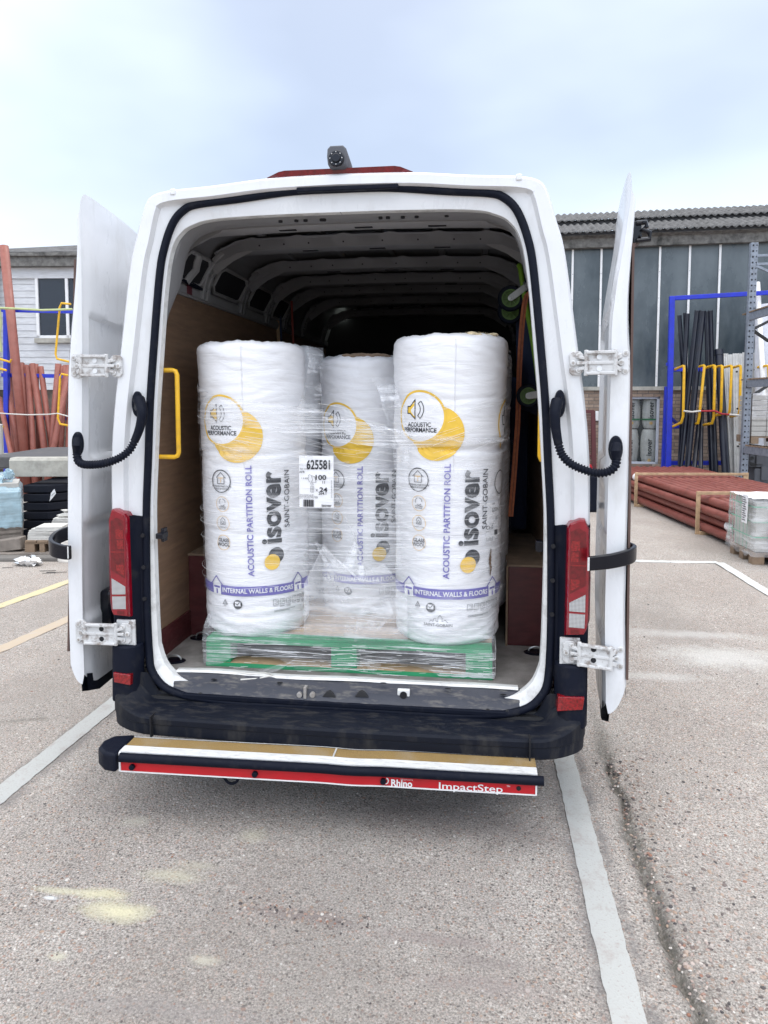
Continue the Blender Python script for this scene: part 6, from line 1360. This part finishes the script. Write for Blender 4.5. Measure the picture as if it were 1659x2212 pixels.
# ---- galvanised pallet racking at the right edge
OR_ = 3.0
pr_ = thing('pallet_racking', 'grey galvanised pallet racking with three loaded levels at the right edge', 'racking', tuple(RB.w(RB.sz(1615,1000,OR_)[0], OR_, 0)))
def upr(a, b, off):
    A = FP(RB,*a,off); Bp = FP(RB,*b,off); Bp = A+(Bp-A)*(A.z/(A.z-Bp.z)); m = MB(); m.bar(A, Bp, .11, .03, up=tuple(RB.n)); m.bar(A-RB.e*.05-RB.n*.04, Bp-RB.e*.05-RB.n*.04, .02, .09, up=tuple(RB.n)); u = obj('upright', m, M['galv'], pr_, bevel=.004)
    h = MB(); n = 46
    for k in range(n): q = A.lerp(Bp, (k+.5)/n)+RB.n*.017; h.cyl(q+RB.e*(.03), q+RB.e*.03+RB.n*.003, .010, 8); h.box(-.012,.012,-.002,.002,-.014,.014, Matrix.Translation(q-RB.e*.025))
    obj('slot_hole', h, M['hole'], u); return A, Bp
A1, B1 = upr(z3b(755,97), z3b(662,2100), OR_)
m = MB()
rowsz = [z3b(0,y)[1] for y in (203, 270)]
for y in (203, 270): p = FP(RB, *z3b(768, y), OR_); m.bar(p, p+RB.e*2.2, .04, .05, up=tuple(RB.n))
m.bar(FP(RB,*z3b(768,285),OR_), FP(RB,*z3b(768,285),OR_)+RB.e*.9-Vector((0,0,.45)), .04, .04)
obj('top_tie', m, M['galv'], pr_)
lev = []
for (x, y, y2) in ((718,690,640),(700,1226,1195),(672,1752,1740)):
    p = FP(RB,*z3b(x,y),OR_); q = FP(RB,*z3b(860,y2),OR_+.7); lev.append(p); m = MB(); d_ = (q-p); d_.z = 0; d_.normalize()
    m.bar(p+Vector((0,0,0)), p+d_*2.4, .05, .13); bm_ = obj('beam', m, M['galv'], pr_, bevel=.005)
    m = MB()
    for k in range(22): c = p+d_*(.22+k*.105)+Vector((0,0,.075)); back = (-RB.n*.55); m.bar(c, c+back, .085, .022)
    obj('deck_slats', m, M['timberdark'], bm_)
m = MB()
for (a, b) in (((740,790),(862,728)), ((740,800),(862,885)), ((712,1335),(862,1240)), ((712,1338),(820,1380)), ((690,1840),(805,1785)), ((690,1850),(862,1920))): m.bar(FP(RB,*z3b(*a),OR_-.1), FP(RB,*z3b(*b),OR_-.4), .045, .045, up=tuple(RB.n))
obj('brace', m, M['steeldark'], pr_)
# pallet of pale blocks on the lower beam
p = lev[2]+Vector((0,0,.10)); M_ = Matrix((RB.e, -RB.n, Vector((0,0,1)))).transposed().to_4x4(); M_.translation = p+RB.e*.10
pl2 = thing('pallet', 'brown pallet on the lowest racking beam under the pale block stack', 'pallet', tuple(M_.translation), RB.a, 'pallets at the yard edges')
m = MB(); m.box(0, 1.2, 0, .8, .10, .125); obj('deck_board', m, M['timberdark'], pl2, local=True)
for k in range(3): m = MB(); m.box(k*.5+.0, k*.5+.12, 0, .8, .0, .10); obj('block', m, M['timberdark'], pl2, local=True)
bs = thing('block_stack', 'stack of pale grey concrete blocks under torn clear film on the racking', 'block stack', tuple(M_.translation+Vector((0,0,.13))), RB.a)
for r_ in range(8):
    m = MB()
    for c in range(5): m.box(c*.24, c*.24+.232, 0, .7, r_*.088, r_*.088+.081)
    obj('block_course', m, M['block'], bs, local=True, bevel=.004)
m = MB(); m.grid(20, 12, lambda i, j: (-.01+1.22*i/19, -.02+.01*noise.noise(Vector((i,j,1))), .30+.44*j/11+.02*noise.noise(Vector((i*.8,1,1))))); obj('film', m, M['filmbag'], bs, local=True, smooth=True)
p = RB.w(RB.sz(*z3b(690,2000),OR_-.3)[0], OR_-.2, 0); cr = thing('crate_stack', 'dark grey interlocking plastic blocks stacked on the ground under the racking', 'plastic blocks', tuple(p), RB.a)
for r_ in range(3):
    for c in range(4): m = MB(); m.box(c*.36+.09*(r_%2), c*.36+.33+.09*(r_%2), 0, .5, r_*.28, r_*.28+.26); m.box(c*.36+.1+.09*(r_%2), c*.36+.22+.09*(r_%2), -.03, 0, r_*.28+.05, r_*.28+.30); obj('crate', m, M['greyplastic'], cr, local=True, bevel=.012)

# ---- bundle of brown red pipes in timber frames
a0 = at(*z4(1375, 838), Z=0); a1 = at(*z4(660, 520), Z=0); dr = (a1-a0); dr.z = 0; dr.normalize(); nr = Vector((-dr.y, dr.x, 0))
if nr.x < 0: nr = -nr
near = a0-dr*1.05; LEN = 6.0
pb = thing('pipe_bundle', 'low stack of long brown red drainage pipes strapped in pale timber frames on the concrete', 'pipe bundle', tuple(near))
R_ = .056; NC = 13
for row in range(4):
    for c in range(NC):
        if row in (1, 2) and 1 < c < NC-2: continue       # buried inside the stack
        o2 = near+nr*(R_+c*.122+(.061 if row % 2 else 0)-.02)+Vector((0,0,.095+row*.113)); e0 = rnd.uniform(-.02,.02)
        m = MB(); A = o2+dr*(.0+e0+(.15 if row % 2 else 0)); Bp = A+dr*LEN
        m.tube([A, A+dr*.12, A+dr*.125, Bp], [R_*1.12, R_*1.12, R_, R_], 18); obj('pipe', m, M['pipe2'], pb, smooth=True, ang=40)
for k_, (px, py) in enumerate((z4(1115, 752), z4(733, 552))):
    q = at(px, py, Z=0); t_ = (q-near).dot(dr); b0 = near+dr*t_; w_3 = NC*.122+.10; m = MB()
    m.bar(b0-nr*.06, b0-nr*.06+Vector((0,0,.56)), .05, .025, up=tuple(dr)); m.bar(b0+nr*(w_3), b0+nr*w_3+Vector((0,0,.56)), .085, .03, up=tuple(dr))
    m.bar(b0-nr*.08+Vector((0,0,.535)), b0+nr*(w_3+.02)+Vector((0,0,.535)), .04, .04); m.bar(b0-nr*.04+Vector((0,0,.022)), b0+nr*w_3+Vector((0,0,.022)), .09, .04)
    obj('timber_frame', m, M['timber'], pb, bevel=.004)
m = MB()
for px, py in (z4(1335, 748), z4(672, 380)):
    d_ = FW*FPX+RT*(px-PP[0])+UP*(PP[1]-py); nn_ = nr; t = (near-nr*.02-CAM).dot(nn_)/d_.dot(nn_); q = CAM+d_*t
    row = 1 if py > 1080 else 3; c_ = near+nr*(R_-.02+(.061 if row % 2 else 0))+Vector((0,0,.095+row*.113)); tt = (q-near).dot(dr); m.tube([c_+dr*(tt-.10), c_+dr*(tt+.10)], R_*1.16, 18, cap=False)
obj('pipe_label', m, M['paper'], pb, smooth=True)

# ---- wrapped stack of tiles on a pallet, near right
c0 = at(*z4(1545, 968), Z=0); c1_ = at(*z4(1385, 880), Z=0); ex_ = (c1_-c0); ex_.z = 0; Lx = ex_.length; ex_.normalize(); ey_ = Vector((-ex_.y, ex_.x, 0)); ey_ = ey_ if ey_.x > 0 else -ey_
ang_t = atan2(ey_.y, ey_.x)
tp = thing('pallet', 'brown pallet on the concrete under the film wrapped tiles at the right edge', 'pallet', (c0.x, c0.y, 0), 0, 'pallets at the yard edges')
def TB(mb, a0_, a1_, b0_, b1_, z0_, z1_): 
    M_ = Matrix((ex_, ey_, Vector((0,0,1)))).transposed().to_4x4(); M_.translation = (c0.x, c0.y, 0); mb.box(a0_, a1_, b0_, b1_, z0_, z1_, M_); return mb
for k in range(3): obj('block', TB(TB(MB(), k*(Lx-.1)/2, k*(Lx-.1)/2+.1, .0, .12, .0, .10), k*(Lx-.1)/2, k*(Lx-.1)/2+.1, .9, 1.0, .0, .10), M['timberdark'], tp)
for k in range(5): obj('deck_board', TB(MB(), k*(Lx-.1)/4, k*(Lx-.1)/4+.1, 0, 1.0, .101, .122), M['timberdark'], tp)
zt2 = at(*z4(1392, 455), X=c1_.x).z if False else .68
ts = thing('tile_stack', 'pale film wrapped stack of tiles with green straps and a printed sheet, right edge', 'tile stack', (c0.x, c0.y, .12))
obj('tile_pack', TB(MB(), .02, Lx-.02, .03, .98, .13, zt2-.02), mat('packed tile edges', (.50,.49,.46), .8, dirt=(.3,.28,.26), dscale=9), ts)
obj('dark_tiles', TB(TB(MB(), .0, .03, .16, 1.0, .18, .40), .0, .03, .16, 1.0, .50, zt2-.12), M['pvcblk'], ts)
m = MB()
def tw_(a, b, z): p = c0+ex_*a+ey_*b; return Vector((p.x, p.y, z))
def skirt(i, j):
    P4 = [(Lx+.02,.6), (Lx+.02,-.02), (-.02,-.02), (-.02,1.05)]; seg = [.0, .3, .62, 1.0]; t = i/60
    for k in range(3):
        if seg[k] <= t <= seg[k+1]: u = (t-seg[k])/(seg[k+1]-seg[k]); a = lerp(P4[k][0], P4[k+1][0], u); b = lerp(P4[k][1], P4[k+1][1], u); break
    z = lerp(.09+.05*noise.noise(Vector((i*.35,1,1))), zt2+.01, j/14); bl_ = .03*(1-j/14)**2; nx_ = a-(Lx/2); ny_ = b-.5
    return tw_(a+bl_*(1 if nx_ > 0 else -1)+.012*noise.noise(Vector((i*.5, j*.7, 1))), b-bl_*(.6)+.014*noise.noise(Vector((i*.5, j*.7, 6))), z)
m.grid(61, 15, skirt); obj('film', m, film_mat('milky pallet film', .14, .62, .1, tint=(.75,.76,.78), zs=9), ts, smooth=True, ang=180)
m = MB(); m.grid(12, 12, lambda i, j: tw_(-.02+(Lx+.04)*i/11, -.02+1.06*j/11, zt2+.012+.012*noise.noise(Vector((i*.6, j*.6, 3))))); obj('top_sheet', m, mat('white top sheet', (.74,.75,.77), .5, bmp=.6, bscale=12), ts, smooth=True)
m = MB()
for z in (.28, .44, .60): m.add([tw_(Lx+.0, .0-.004, z), tw_(-.004, -.004, z), tw_(-.004, 1.0, z), tw_(-.004, 1.0, z+.013), tw_(-.004, -.004, z+.013), tw_(Lx, -.004, z+.013)], [(0,1,4,5), (1,2,3,4)])
for k in range(6): a = .15+k*.16*Lx; m.add([tw_(a, -.005, .14), tw_(a+.012, -.005, .14), tw_(a+.012, -.005, zt2), tw_(a, -.005, zt2)], [(0,1,2,3)])
obj('strapping', m, M['ringgreen'], ts)
m = MB(); m.add([tw_(.34*Lx, -.045, .42), tw_(.10*Lx, -.045, .42), tw_(.10*Lx, -.04, .72), tw_(.34*Lx, -.04, .72)], [(0,1,2,3)]); pl_ = obj('printed_sheet', m, M['paper'], ts)
m = MB()
for k in range(11): m.bar(tw_(.31*Lx, -.048, .69-k*.024), tw_((.31-.10-.06*((k*7)%3)/2)*Lx, -.048, .69-k*.024), .003, .007, up=(0,0,1))
obj('printed_text', m, M['ink'], pl_)

# ------------------------------------------------------------------ LEFT SIDE
b2 = thing('weatherboard_building', 'white weatherboarded building with a dark stained roof edge behind the leaning pipes', 'building', tuple(LB.o), LB.a)
_, ze0 = LB.sz(80, 579); _, ze1 = LB.sz(80, 553); _, zbt = LB.sz(80, 842); s_l = -6.5; s_r = 9.0
m = MB(); nb = int((ze0-zbt)/.137)+1
sw0, zw1 = LB.sz(77, 596); sw1, zw0 = LB.sz(156, 731)
for k in range(nb):
    z0_ = zbt+k*.137; z1_ = min(z0_+.145, ze0)
    for (a_0, a_1) in (((s_l, s_r),) if (z1_ < zw0+.02 or z0_ > zw1) else ((s_l, sw0), (sw1+.6, s_r))): m.box(a_0, a_1, -.012, .03, z0_, z1_, Matrix.Translation((0, -.010, 0)) @ Matrix.Translation((0,0,z0_)) @ Matrix.Rotation(radians(-5.5), 4, 'X') @ Matrix.Translation((0,0,-z0_)))
m.box(s_l, s_r, -.055, .0, ze0-.22, ze0); obj('weatherboards', m, M['board'], b2, local=True)
m = MB(); m.box(s_l, s_r, .03, .25, -.2, ze0); obj('back_wall', m, M['steeldark'], b2, local=True)
m = MB(); m.box(s_l, s_r, .0, .029, -.2, zbt); obj('brick_base', m, M['brickdark'], b2, local=True)
m = MB(); m.box(s_l, s_r, -.20, .03, ze0+.001, ze1); m.box(s_l, s_r, -.26, .03, ze1-.05, ze1+.02); obj('fascia', m, M['fascia'], b2, local=True, bevel=.01)
m = MB(); sa, za = LB.sz(95, 546); sb, zb_ = LB.sz(152, 532)
m.add([(-2, -.2, ze1+.02), (9, -.2, ze1+.02), (9, 5.0, ze1+1.7), (1.2, 3.4, ze1+1.0)], [(0,1,2,3)])
obj('roof', m, M['asbestos'], b2, local=True, solid=.05)
wn = MB(); sm_ = sw0+(sw1-sw0)*.80+.08
for a in ((sw0, sw0+.06, zw0, zw1), (sm_-.03, sm_+.03, zw0, zw1), (sw1+.54, sw1+.6, zw0, zw1), (sw0, sw1+.6, zw0, zw0+.06), (sw0, sw1+.6, zw1-.04, zw1)): wn.box(a[0], a[1], -.05, .02, a[2], a[3])
wf = obj('window', wn, M['white'], b2, local=True, bevel=.004)
wn = MB(); wn.box(sw0-.03, sw1+.63, -.10, .0, zw0-.10, zw0-.001); obj('sill', wn, M['concrete'], wf, local=True, bevel=.006)
wn = MB(); wn.box(sw0+.06, sw1+.54, -.012, -.006, zw0+.06, zw1-.04); obj('pane', wn, glassmat('reflecting window', (.02,.03,.05), .02, .75), wf, local=True)
wn = MB(); wn.box(sw0+.06, sw1+.5, .02, .028, zw0+.06, zw0+.28); obj('cardboard', wn, M['timber'], wf, local=True)
m = MB(); m.tube([LB.w(LB.sz(-3,900)[0]-.05,.15,0), LB.w(LB.sz(-1,473)[0]-.03,.15,LB.sz(1,473)[1])], .07, 14); o_ = obj('soil_pipe', m, M['steeldark'], smooth=True); tag(o_, 'dark vertical pipe rising past the roof at the left edge of the photo', 'pipe')
# blue rack left
OL = 1.6
r2 = thing('pipe_rack', 'blue steel rack with yellow hoops holding the leaning terracotta pipes by the white building', 'rack', tuple(LB.w(LB.sz(12,1000,OL)[0], OL, 0)))
for px in (12, 25, 250): A = FP(LB, px+2, 664 if px != 25 else 790, OL-.2*(px == 25)); Bp = LB.w(LB.sz(px, 980, OL)[0], OL, 0); m = MB(); m.bar(A, Bp, .09 if px == 12 else .05, .09, up=tuple(LB.n)); obj('upright', m, M['blue'], r2, bevel=.008)
for y in (672, 812, 903): m = MB(); fbar(m, LB, (4, y-2), (252, y+3), OL-.1, .07, .05); obj('cross_rail', m, M['blue'], r2)
for P_ in ([(153,657),(133,655),(129,664),(120,765),(123,775),(155,783)], [(152,812),(133,808),(130,815),(125,903),(130,916),(152,920)], [(-6,774),(22,782),(24,776)], [(-6,795),(14,800)], [(-10,920),(8,922)], [(-14,664),(12,667)]):
    m = MB(); m.tube([FP(LB, x, y, OL+.35) for x, y in P_], .020, 8); obj('hoop', m, M['yellow'], r2, smooth=True)
LPm = M['pipe']; GP = 'terracotta pipes leaning in the left rack'
lp = [((37,-2),(240,1000),75,.55,'thickest and tallest terracotta pipe leaning at the far left, above all the others'),
 ((75,95),(150,1010),50,.1,'terracotta pipe partly hidden just left behind the thick tall one'), ((55,165),(190,1010),48,.2,'shorter terracotta pipe with its top left of the thick tall one'),
 ((205,95),(285,1000),48,.35,'terracotta pipe directly right of the thick tall one'), ((245,112),(300,1000),38,.05,'thin backmost terracotta pipe peeping between its neighbours right of the thick one'), ((270,125),(322,1000),50,.5,'front terracotta pipe standing nearly upright in the middle of the bundle'),
 ((312,105),(437,990),55,.4,'broad terracotta pipe leaning right-down from the middle of the bundle'), ((345,105),(376,1000),38,.1,'terracotta pipe behind the broad one, its foot in the middle gap'), ((390,130),(500,930),46,.2,'rightmost of the pipes leaning to the left, next to the gap'),
 ((-5,430),(118,1010),40,.7,'short terracotta pipe at the very left edge of the photo'), ((560,105),(488,990),50,.3,'first pipe right of the gap, leaning the other way'), ((602,120),(530,985),30,.1,'thin pipe between the two front pipes right of the gap'),
 ((632,115),(580,985),42,.2,'pipe behind the yellow hoop near the white van door'), ((668,120),(500,985),50,.55,'front pipe leaning strongly towards the gap from beside the van door'), ((672,380),(650,985),40,.3,'dark terracotta pipe half hidden by the white van door')]
for (a, b, w_2, o2, lab) in lp:
    top = z2b(*a) if a[0] != 37 else (8.5, 532); 
    leaner('drain_pipe', LB, top, z2b(*b), OL-.15, OL+o2*.8, w_2*.225, LPm, 'tube', lab, 'pipe', GP, 113.)
m = MB(); m.tube([FP(LB, x, y, OL+.62) for x, y in ((-8,892),(20,894),(60,896),(105,895),(124,893),(150,900))], .012, 6); o_ = obj('rope', m, M['rope'], smooth=True); tag(o_, 'thin white rope tied round the terracotta pipes at waist height', 'rope')
m = MB(); m.tube([FP(LB, x, y, OL+.42) for x, y in ((-8,665),(40,667),(90,670),(130,669),(156,668))], .022, 6); m.tube([FP(LB, x, y, OL+.42) for x, y in ((-1,665),(2,700),(-1,720),(3,760))], .018, 6); o_ = obj('ratchet_strap', m, mat('pale yellow green webbing', (.45,.50,.25), .8), smooth=True); tag(o_, 'pale yellow green strap stretched along the top rail of the left rack', 'strap')

# stacked building materials on the left
def LD(depth): return Frame(75, depth, 10.0)
def bx3(F, x0, y0, x1, y1, off, dep, mb=None): return fbox(mb or MB(), F, x0, y0, x1, y1, off, dep)
F9 = LD(9.2)
m = bx3(F9, -40, 987, 152, 1012, 0, 2.0); o_ = obj('slab_stack', m, M['slabtop'], bevel=.02); tag(o_, 'wide dusty black slab stack under the terracotta pipes, highest of the dark stacks', 'slab stack')
# lower its top so the pipes' feet show behind it
m = MB(); q0 = F9.sz(22, 1030, .5); q1 = F9.sz(190, 1012, .5); z0_ = q0[1]
prof = [(-.22,0),(.0,0),(0,.20),(-.03,.235),(-.19,.235),(-.22,.20)]
m.prism(prof, lambda a, b, t: F9.w(t, .5-a-.2, z0_+b), q0[0], q1[0]+1.0); o_ = obj('concrete_post', m, M['concrete'], bevel=.008); tag(o_, 'long off white concrete post lying across the top of the black stacks on the left', 'concrete post')
F8 = LD(8.6); nL = 6
for k in range(nL):
    yt = 1048+k*19.3; yb2 = yt+17.0 if k < nL-1 else yt+26; m = MB(); p0_ = F8.sz(50, yb2, 0); pc = F8.sz(104, yb2, 0); zt_ = F8.sz(50, yt, 0)[1]; z0_ = F8.sz(50, yb2, 0)[1]
    A = F8.w(p0_[0], 0, 0); C = F8.w(pc[0], 0, 0); e2 = (F8.e*.80-F8.n*.60); D_ = C+e2*1.5; E_ = D_-F8.n*1.0-F8.e*.3; G_ = A-F8.n*1.4
    m.prism([(A.x,A.y),(C.x,C.y),(D_.x,D_.y),(E_.x,E_.y),(G_.x,G_.y)], lambda x, y, t: (x, y, t), max(0, z0_), zt_)
    o_ = obj('rubber_slab', m, M['slabblk'], bevel=.012); tag(o_, ['topmost','second from the top','third from the top carrying the edge under the white tag','fourth from the top','fifth from the top','lowest'][k]+' black slab of the pile beside the blue wrapped pallet', 'black slab', 'black slabs in one pile')
m = MB(); a_ = [(108,1068),(114,1063),(121,1063.5),(119,1075),(110,1083),(107,1082)]; m.add([FP(F8, x, y, .08) for x, y in z2b_pts] if False else [FP(F8, x, y, .06) for x, y in ((107,1083),(110,1065),(117.5,1056),(121,1066),(115,1074))], [(0,1,2,3,4)]); o_ = obj('white_tag', m, M['paper'], solid=.002); tag(o_, 'torn white paper tag stuck on the corner of the black slab pile', 'tag')
m = MB()
for k in range(3): A = FP(F8, 111.5+k*2.6, 1071-k*2.2, .064); m.bar(A, A+Vector((.012,0,.02)), .004, .001)
obj('printed_text', m, M['ink'], o_)
# pallet of slabs under pale blue film
F75 = Frame(47, 7.9, 33)
bp_ = thing('paving_stack', 'pile of grey paving slabs half covered in pale blue plastic film at the left edge', 'paving stack', tuple(F75.w(F75.sz(10,1160)[0],0,0)))
m = MB(); A = F75.sz(-60, 1110); Bq = F75.sz(47, 1110); zt_ = F75.sz(20, 1032)[1]; zb_ = F75.sz(20, 1140)[1]
def bl_fn(i, j):
    t = i/30; zz = lerp(zb_, zt_, j/16)+.015*noise.noise(Vector((i*.4, j*.5, 1)))*(j in (0,)); s_ = lerp(A[0], Bq[0], min(1, t/.8)); off = -.0 if t < .8 else -(t-.8)/.2*.7; tp_ = sm(.72, 1, j/16)
    return F75.w(s_-.10*tp_*(t > .5), off-.22*tp_+.02*noise.noise(Vector((i*.6, j*.9, 4)))-(0 if j < 16 else .05), zz-.05*tp_*(t > .6))
m.grid(31, 17, bl_fn); m.add([F75.w(A[0], -.2, zt_-.02), F75.w(Bq[0]-.12, -.2, zt_-.03), F75.w(Bq[0]-.12, -.8, zt_-.0), F75.w(A[0], -.8, zt_)], [(0,1,2,3)]); obj('film', m, M['filmblue'], bp_, smooth=True, ang=180)
for k in range(4):
    y0_ = 1137+k*9.6; m = bx3(F75, -60, y0_-.0, 48-k*.5, y0_+8.6, -.02, .8); obj('slab', m, M['greywood'], bp_, bevel=.006)
m = bx3(F75, -60, 1048, 43, 1136, -.06, .5); obj('slab_core', m, M['block'], bp_)
m = MB(); kc_ = F75.w(F75.sz(17,1024)[0], -.2, F75.sz(17,1022)[1]-.03); m.grid(16, 9, lambda i, j: kc_+Vector((cos(2*pi*i/16)*sin(pi*(j+.3)/9), sin(2*pi*i/16)*sin(pi*(j+.3)/9), -cos(pi*j/8)))*(.055+.035*noise.noise(Vector((i*1.1, j*1.1, 3)))), True); obj('film_knot', m, M['filmblue'], bp_, smooth=True)
F10 = Frame(20, 11.2, 33); m = bx3(F10, -30, 985, 26, 1012, 0, .6); m2 = m; o_ = obj('lattice_block', m, M['block'], bevel=.006); tag(o_, 'white gridded block pack behind the black slabs at the left edge', 'block pack')
m = bx3(F10, -30, 918, 5, 984, .02, .5); o_ = obj('lattice_block', m, M['block'], bevel=.006); tag(o_, 'taller narrow white gridded block pack at the very left edge of the photo', 'block pack')
F92 = Frame(5, 8.9, 33); m = bx3(F92, -30, 1030, 9, 1056, .1, .5); o_ = obj('stone_block', m, M['concrete'], bevel=.012); tag(o_, 'small weathered stone blocks on top behind the blue wrapped pile', 'stone block')
# timber, pallet with white slates, kerb, litter
F76 = LD(7.75)
m = MB(); A = F76.w(F76.sz(-60,1188)[0], 0, .0); Bq = F76.w(F76.sz(52,1185)[0], 0, 0); zb3 = F76.sz(20,1190)[1]; zt3 = F76.sz(20,1165)[1]
m.bar(A+Vector((0,0,(zb3+zt3)/2-.04)), Bq+Vector((0,0,(zb3+zt3)/2+.03)), .16, (zt3-zb3)); o_ = obj('timber_beam', m, M['greywood'], bevel=.01); tag(o_, 'thick grey weathered beam lying in front of the blue wrapped pile', 'beam')
def small_pallet(x0, y0, x1, y1, F, off, label, dep=.8):
    p = thing('pallet', label, 'pallet', tuple(F.w(F.sz(x0,y1,off)[0], off, 0)), 0, 'pallets at the yard edges'); h = y1-y0; z1_ = F.sz(x0,y0,off)[1]
    for k in range(3): xa = lerp(x0, x1-14, k/2) if k < 2 else x1-12; obj('block', bx3(F, xa, y0+h*.25, xa+ (22 if k == 0 else 12), y0+h*.98, off, dep), M['timberdark'], p, bevel=.004)
    for k in range(3): xa = lerp(x0, x1, k/3); obj('deck_board', bx3(F, xa+.5, y0, xa+(x1-x0)/3-1, y0+h*.16, off+.01, dep), M['timberdark'], p, bevel=.004)
    obj('bottom_board', bx3(F, x0, y0+h*.17, x1, y0+h*.24, off, dep), M['timberdark'], p); return p
FK = LD(7.45)
small_pallet(53, 1168, 130, 1196, F76, .10, 'small brown pallet carrying the front stack of white tiles on the left')
p = thing('pallet', 'flat broken grey pallet lying on the kerb under the small brown one', 'pallet', tuple(F76.w(F76.sz(0,1200)[0],.12,0)), 0, 'pallets at the yard edges')
obj('deck_board', bx3(F76, -60, 1196.5, 150, 1202, .16, .5), M['greywood'], p, bevel=.004); 
for xa in (-30, 18, 62, 92, 130): obj('block', bx3(F76, xa, 1202.5, xa+20, 1209, .14, .4), M['greywood'], p, bevel=.006)
for st_i, (x0_, x1_, y0_, y1_, F, off, n_, lab) in enumerate(((59, 134, 1139, 1167, F76, .08, 8, 'front stack of uneven white tiles on the small brown pallet'), (107, 165, 1120, 1141, F76, -.35, 6, 'rear stack of uneven white tiles half hidden by the van door'))):
    t = thing('tile_pile', lab, 'tile pile', tuple(F.w(F.sz(x0_,y1_,off)[0], off, 0)), 0, 'white tile piles on the left')
    for k in range(n_):
        ya = y1_-(k+1)*(y1_-y0_)/n_; xo = (0, .5, .2, 1, 1.5, 3, 8, 17)[k] if st_i == 0 else k*1.5; m = MB(); s0_, za = F.sz(x0_+xo, ya, off); s1_, zb4 = F.sz(x1_-rnd.uniform(0,2), ya+(y1_-y0_)/n_*.72, off)
        M_ = Matrix((F.e, -F.n, Vector((0,0,1)))).transposed().to_4x4(); M_.translation = F.w(s0_, off, zb4); M_ = M_ @ Matrix.Rotation(rnd.uniform(-.07,.07), 4, 'Z') @ Matrix.Rotation(rnd.uniform(-.02,.02), 4, 'Y'); Lt = s1_-s0_
        nb_ = 9; th = za-zb4; m.grid(nb_, 4, lambda i, j: M_ @ Vector((Lt*i/(nb_-1), (.26,.0,.0,.26)[j], (th,th,0,0)[j]+.004*noise.noise(Vector((i*.9, k*3, st_i)))))); m.box(0,.002,0,.26,0,th,M_); m.box(Lt-.002,Lt,0,.26,0,th,M_); obj('tile', m, M['slate'], t)
    if st_i: m = MB(); q = F.w(F.sz(137,1118,off)[0], off-.1, F.sz(137,1116,off)[1]); m.grid(12, 5, lambda i, j: q+Vector(((.13-.05*j)*cos(i*pi/6)*(1+.3*noise.noise(Vector((i,j,1)))), .05*sin(i*pi/6), j*.016+.01*noise.noise(Vector((i,j,4))))), True); obj('top_film', m, M['slate'], t, smooth=True)
m = MB(); m.grid(12, 12, lambda i, j: FP(F76, lerp(lerp(134, 124, j/11), 168, i/11), lerp(1165, 1216-6*(i == 0), j/11), .25+.02*noise.noise(Vector((i*.5,j*.5,2)))+.10*j/11)); o_ = obj('cloth_sheet', m, mat('off white woven sheet', (.56,.53,.49), .9, bmp=.3), smooth=True, solid=.004); tag(o_, 'off white woven sheet hanging off the tile piles beside the van door', 'sheet')
m = bx3(FK, -80, 1206, 200, 1223, .0, .35); o_ = obj('kerb', m, mat('dirty dark kerb', (.15,.14,.13), .9, dirt=(.27,.25,.23), dscale=4, bmp=.4), bevel=.02); kind(o_, 'structure')
m = MB(); q = at(62, 1221, Z=0); m.grid(22, 9, lambda i, j: q+Vector((.15*cos(2*pi*i/22)*sin(pi*(j+.4)/9)*(1+.6*noise.noise(Vector((i*1.9, j*1.8, 1)))), .07*sin(2*pi*i/22)*sin(pi*(j+.4)/9)*(1+.5*noise.noise(Vector((i*1.7, j*1.5, 8)))), .045+.045*-cos(pi*j/8)*(1+1.1*noise.noise(Vector((i*1.9, j*1.3, 5)))))), True)
o_ = obj('wrapper', m, M['foil'], smooth=True, ang=12); tag(o_, 'crumpled silvery wrapper lying against the kerb on the left', 'litter')
for (x, y, l) in ((85,1235,.16),(100,1238,.2),(92,1240,.12),(5,1228,.1)):
    q = at(x, y, Z=0); sc_ = MB(); sc_.bar(q+Vector((0,0,.008)), q+Vector((l, .03, .010)), .006, .004); tag(obj('twig', sc_, M['steeldark']), 'thin dark twig lying on the ground in front of the left kerb', 'twig', 'twigs by the left kerb')
# far backdrop of the yard: low ground rises nowhere; nothing else stands in view
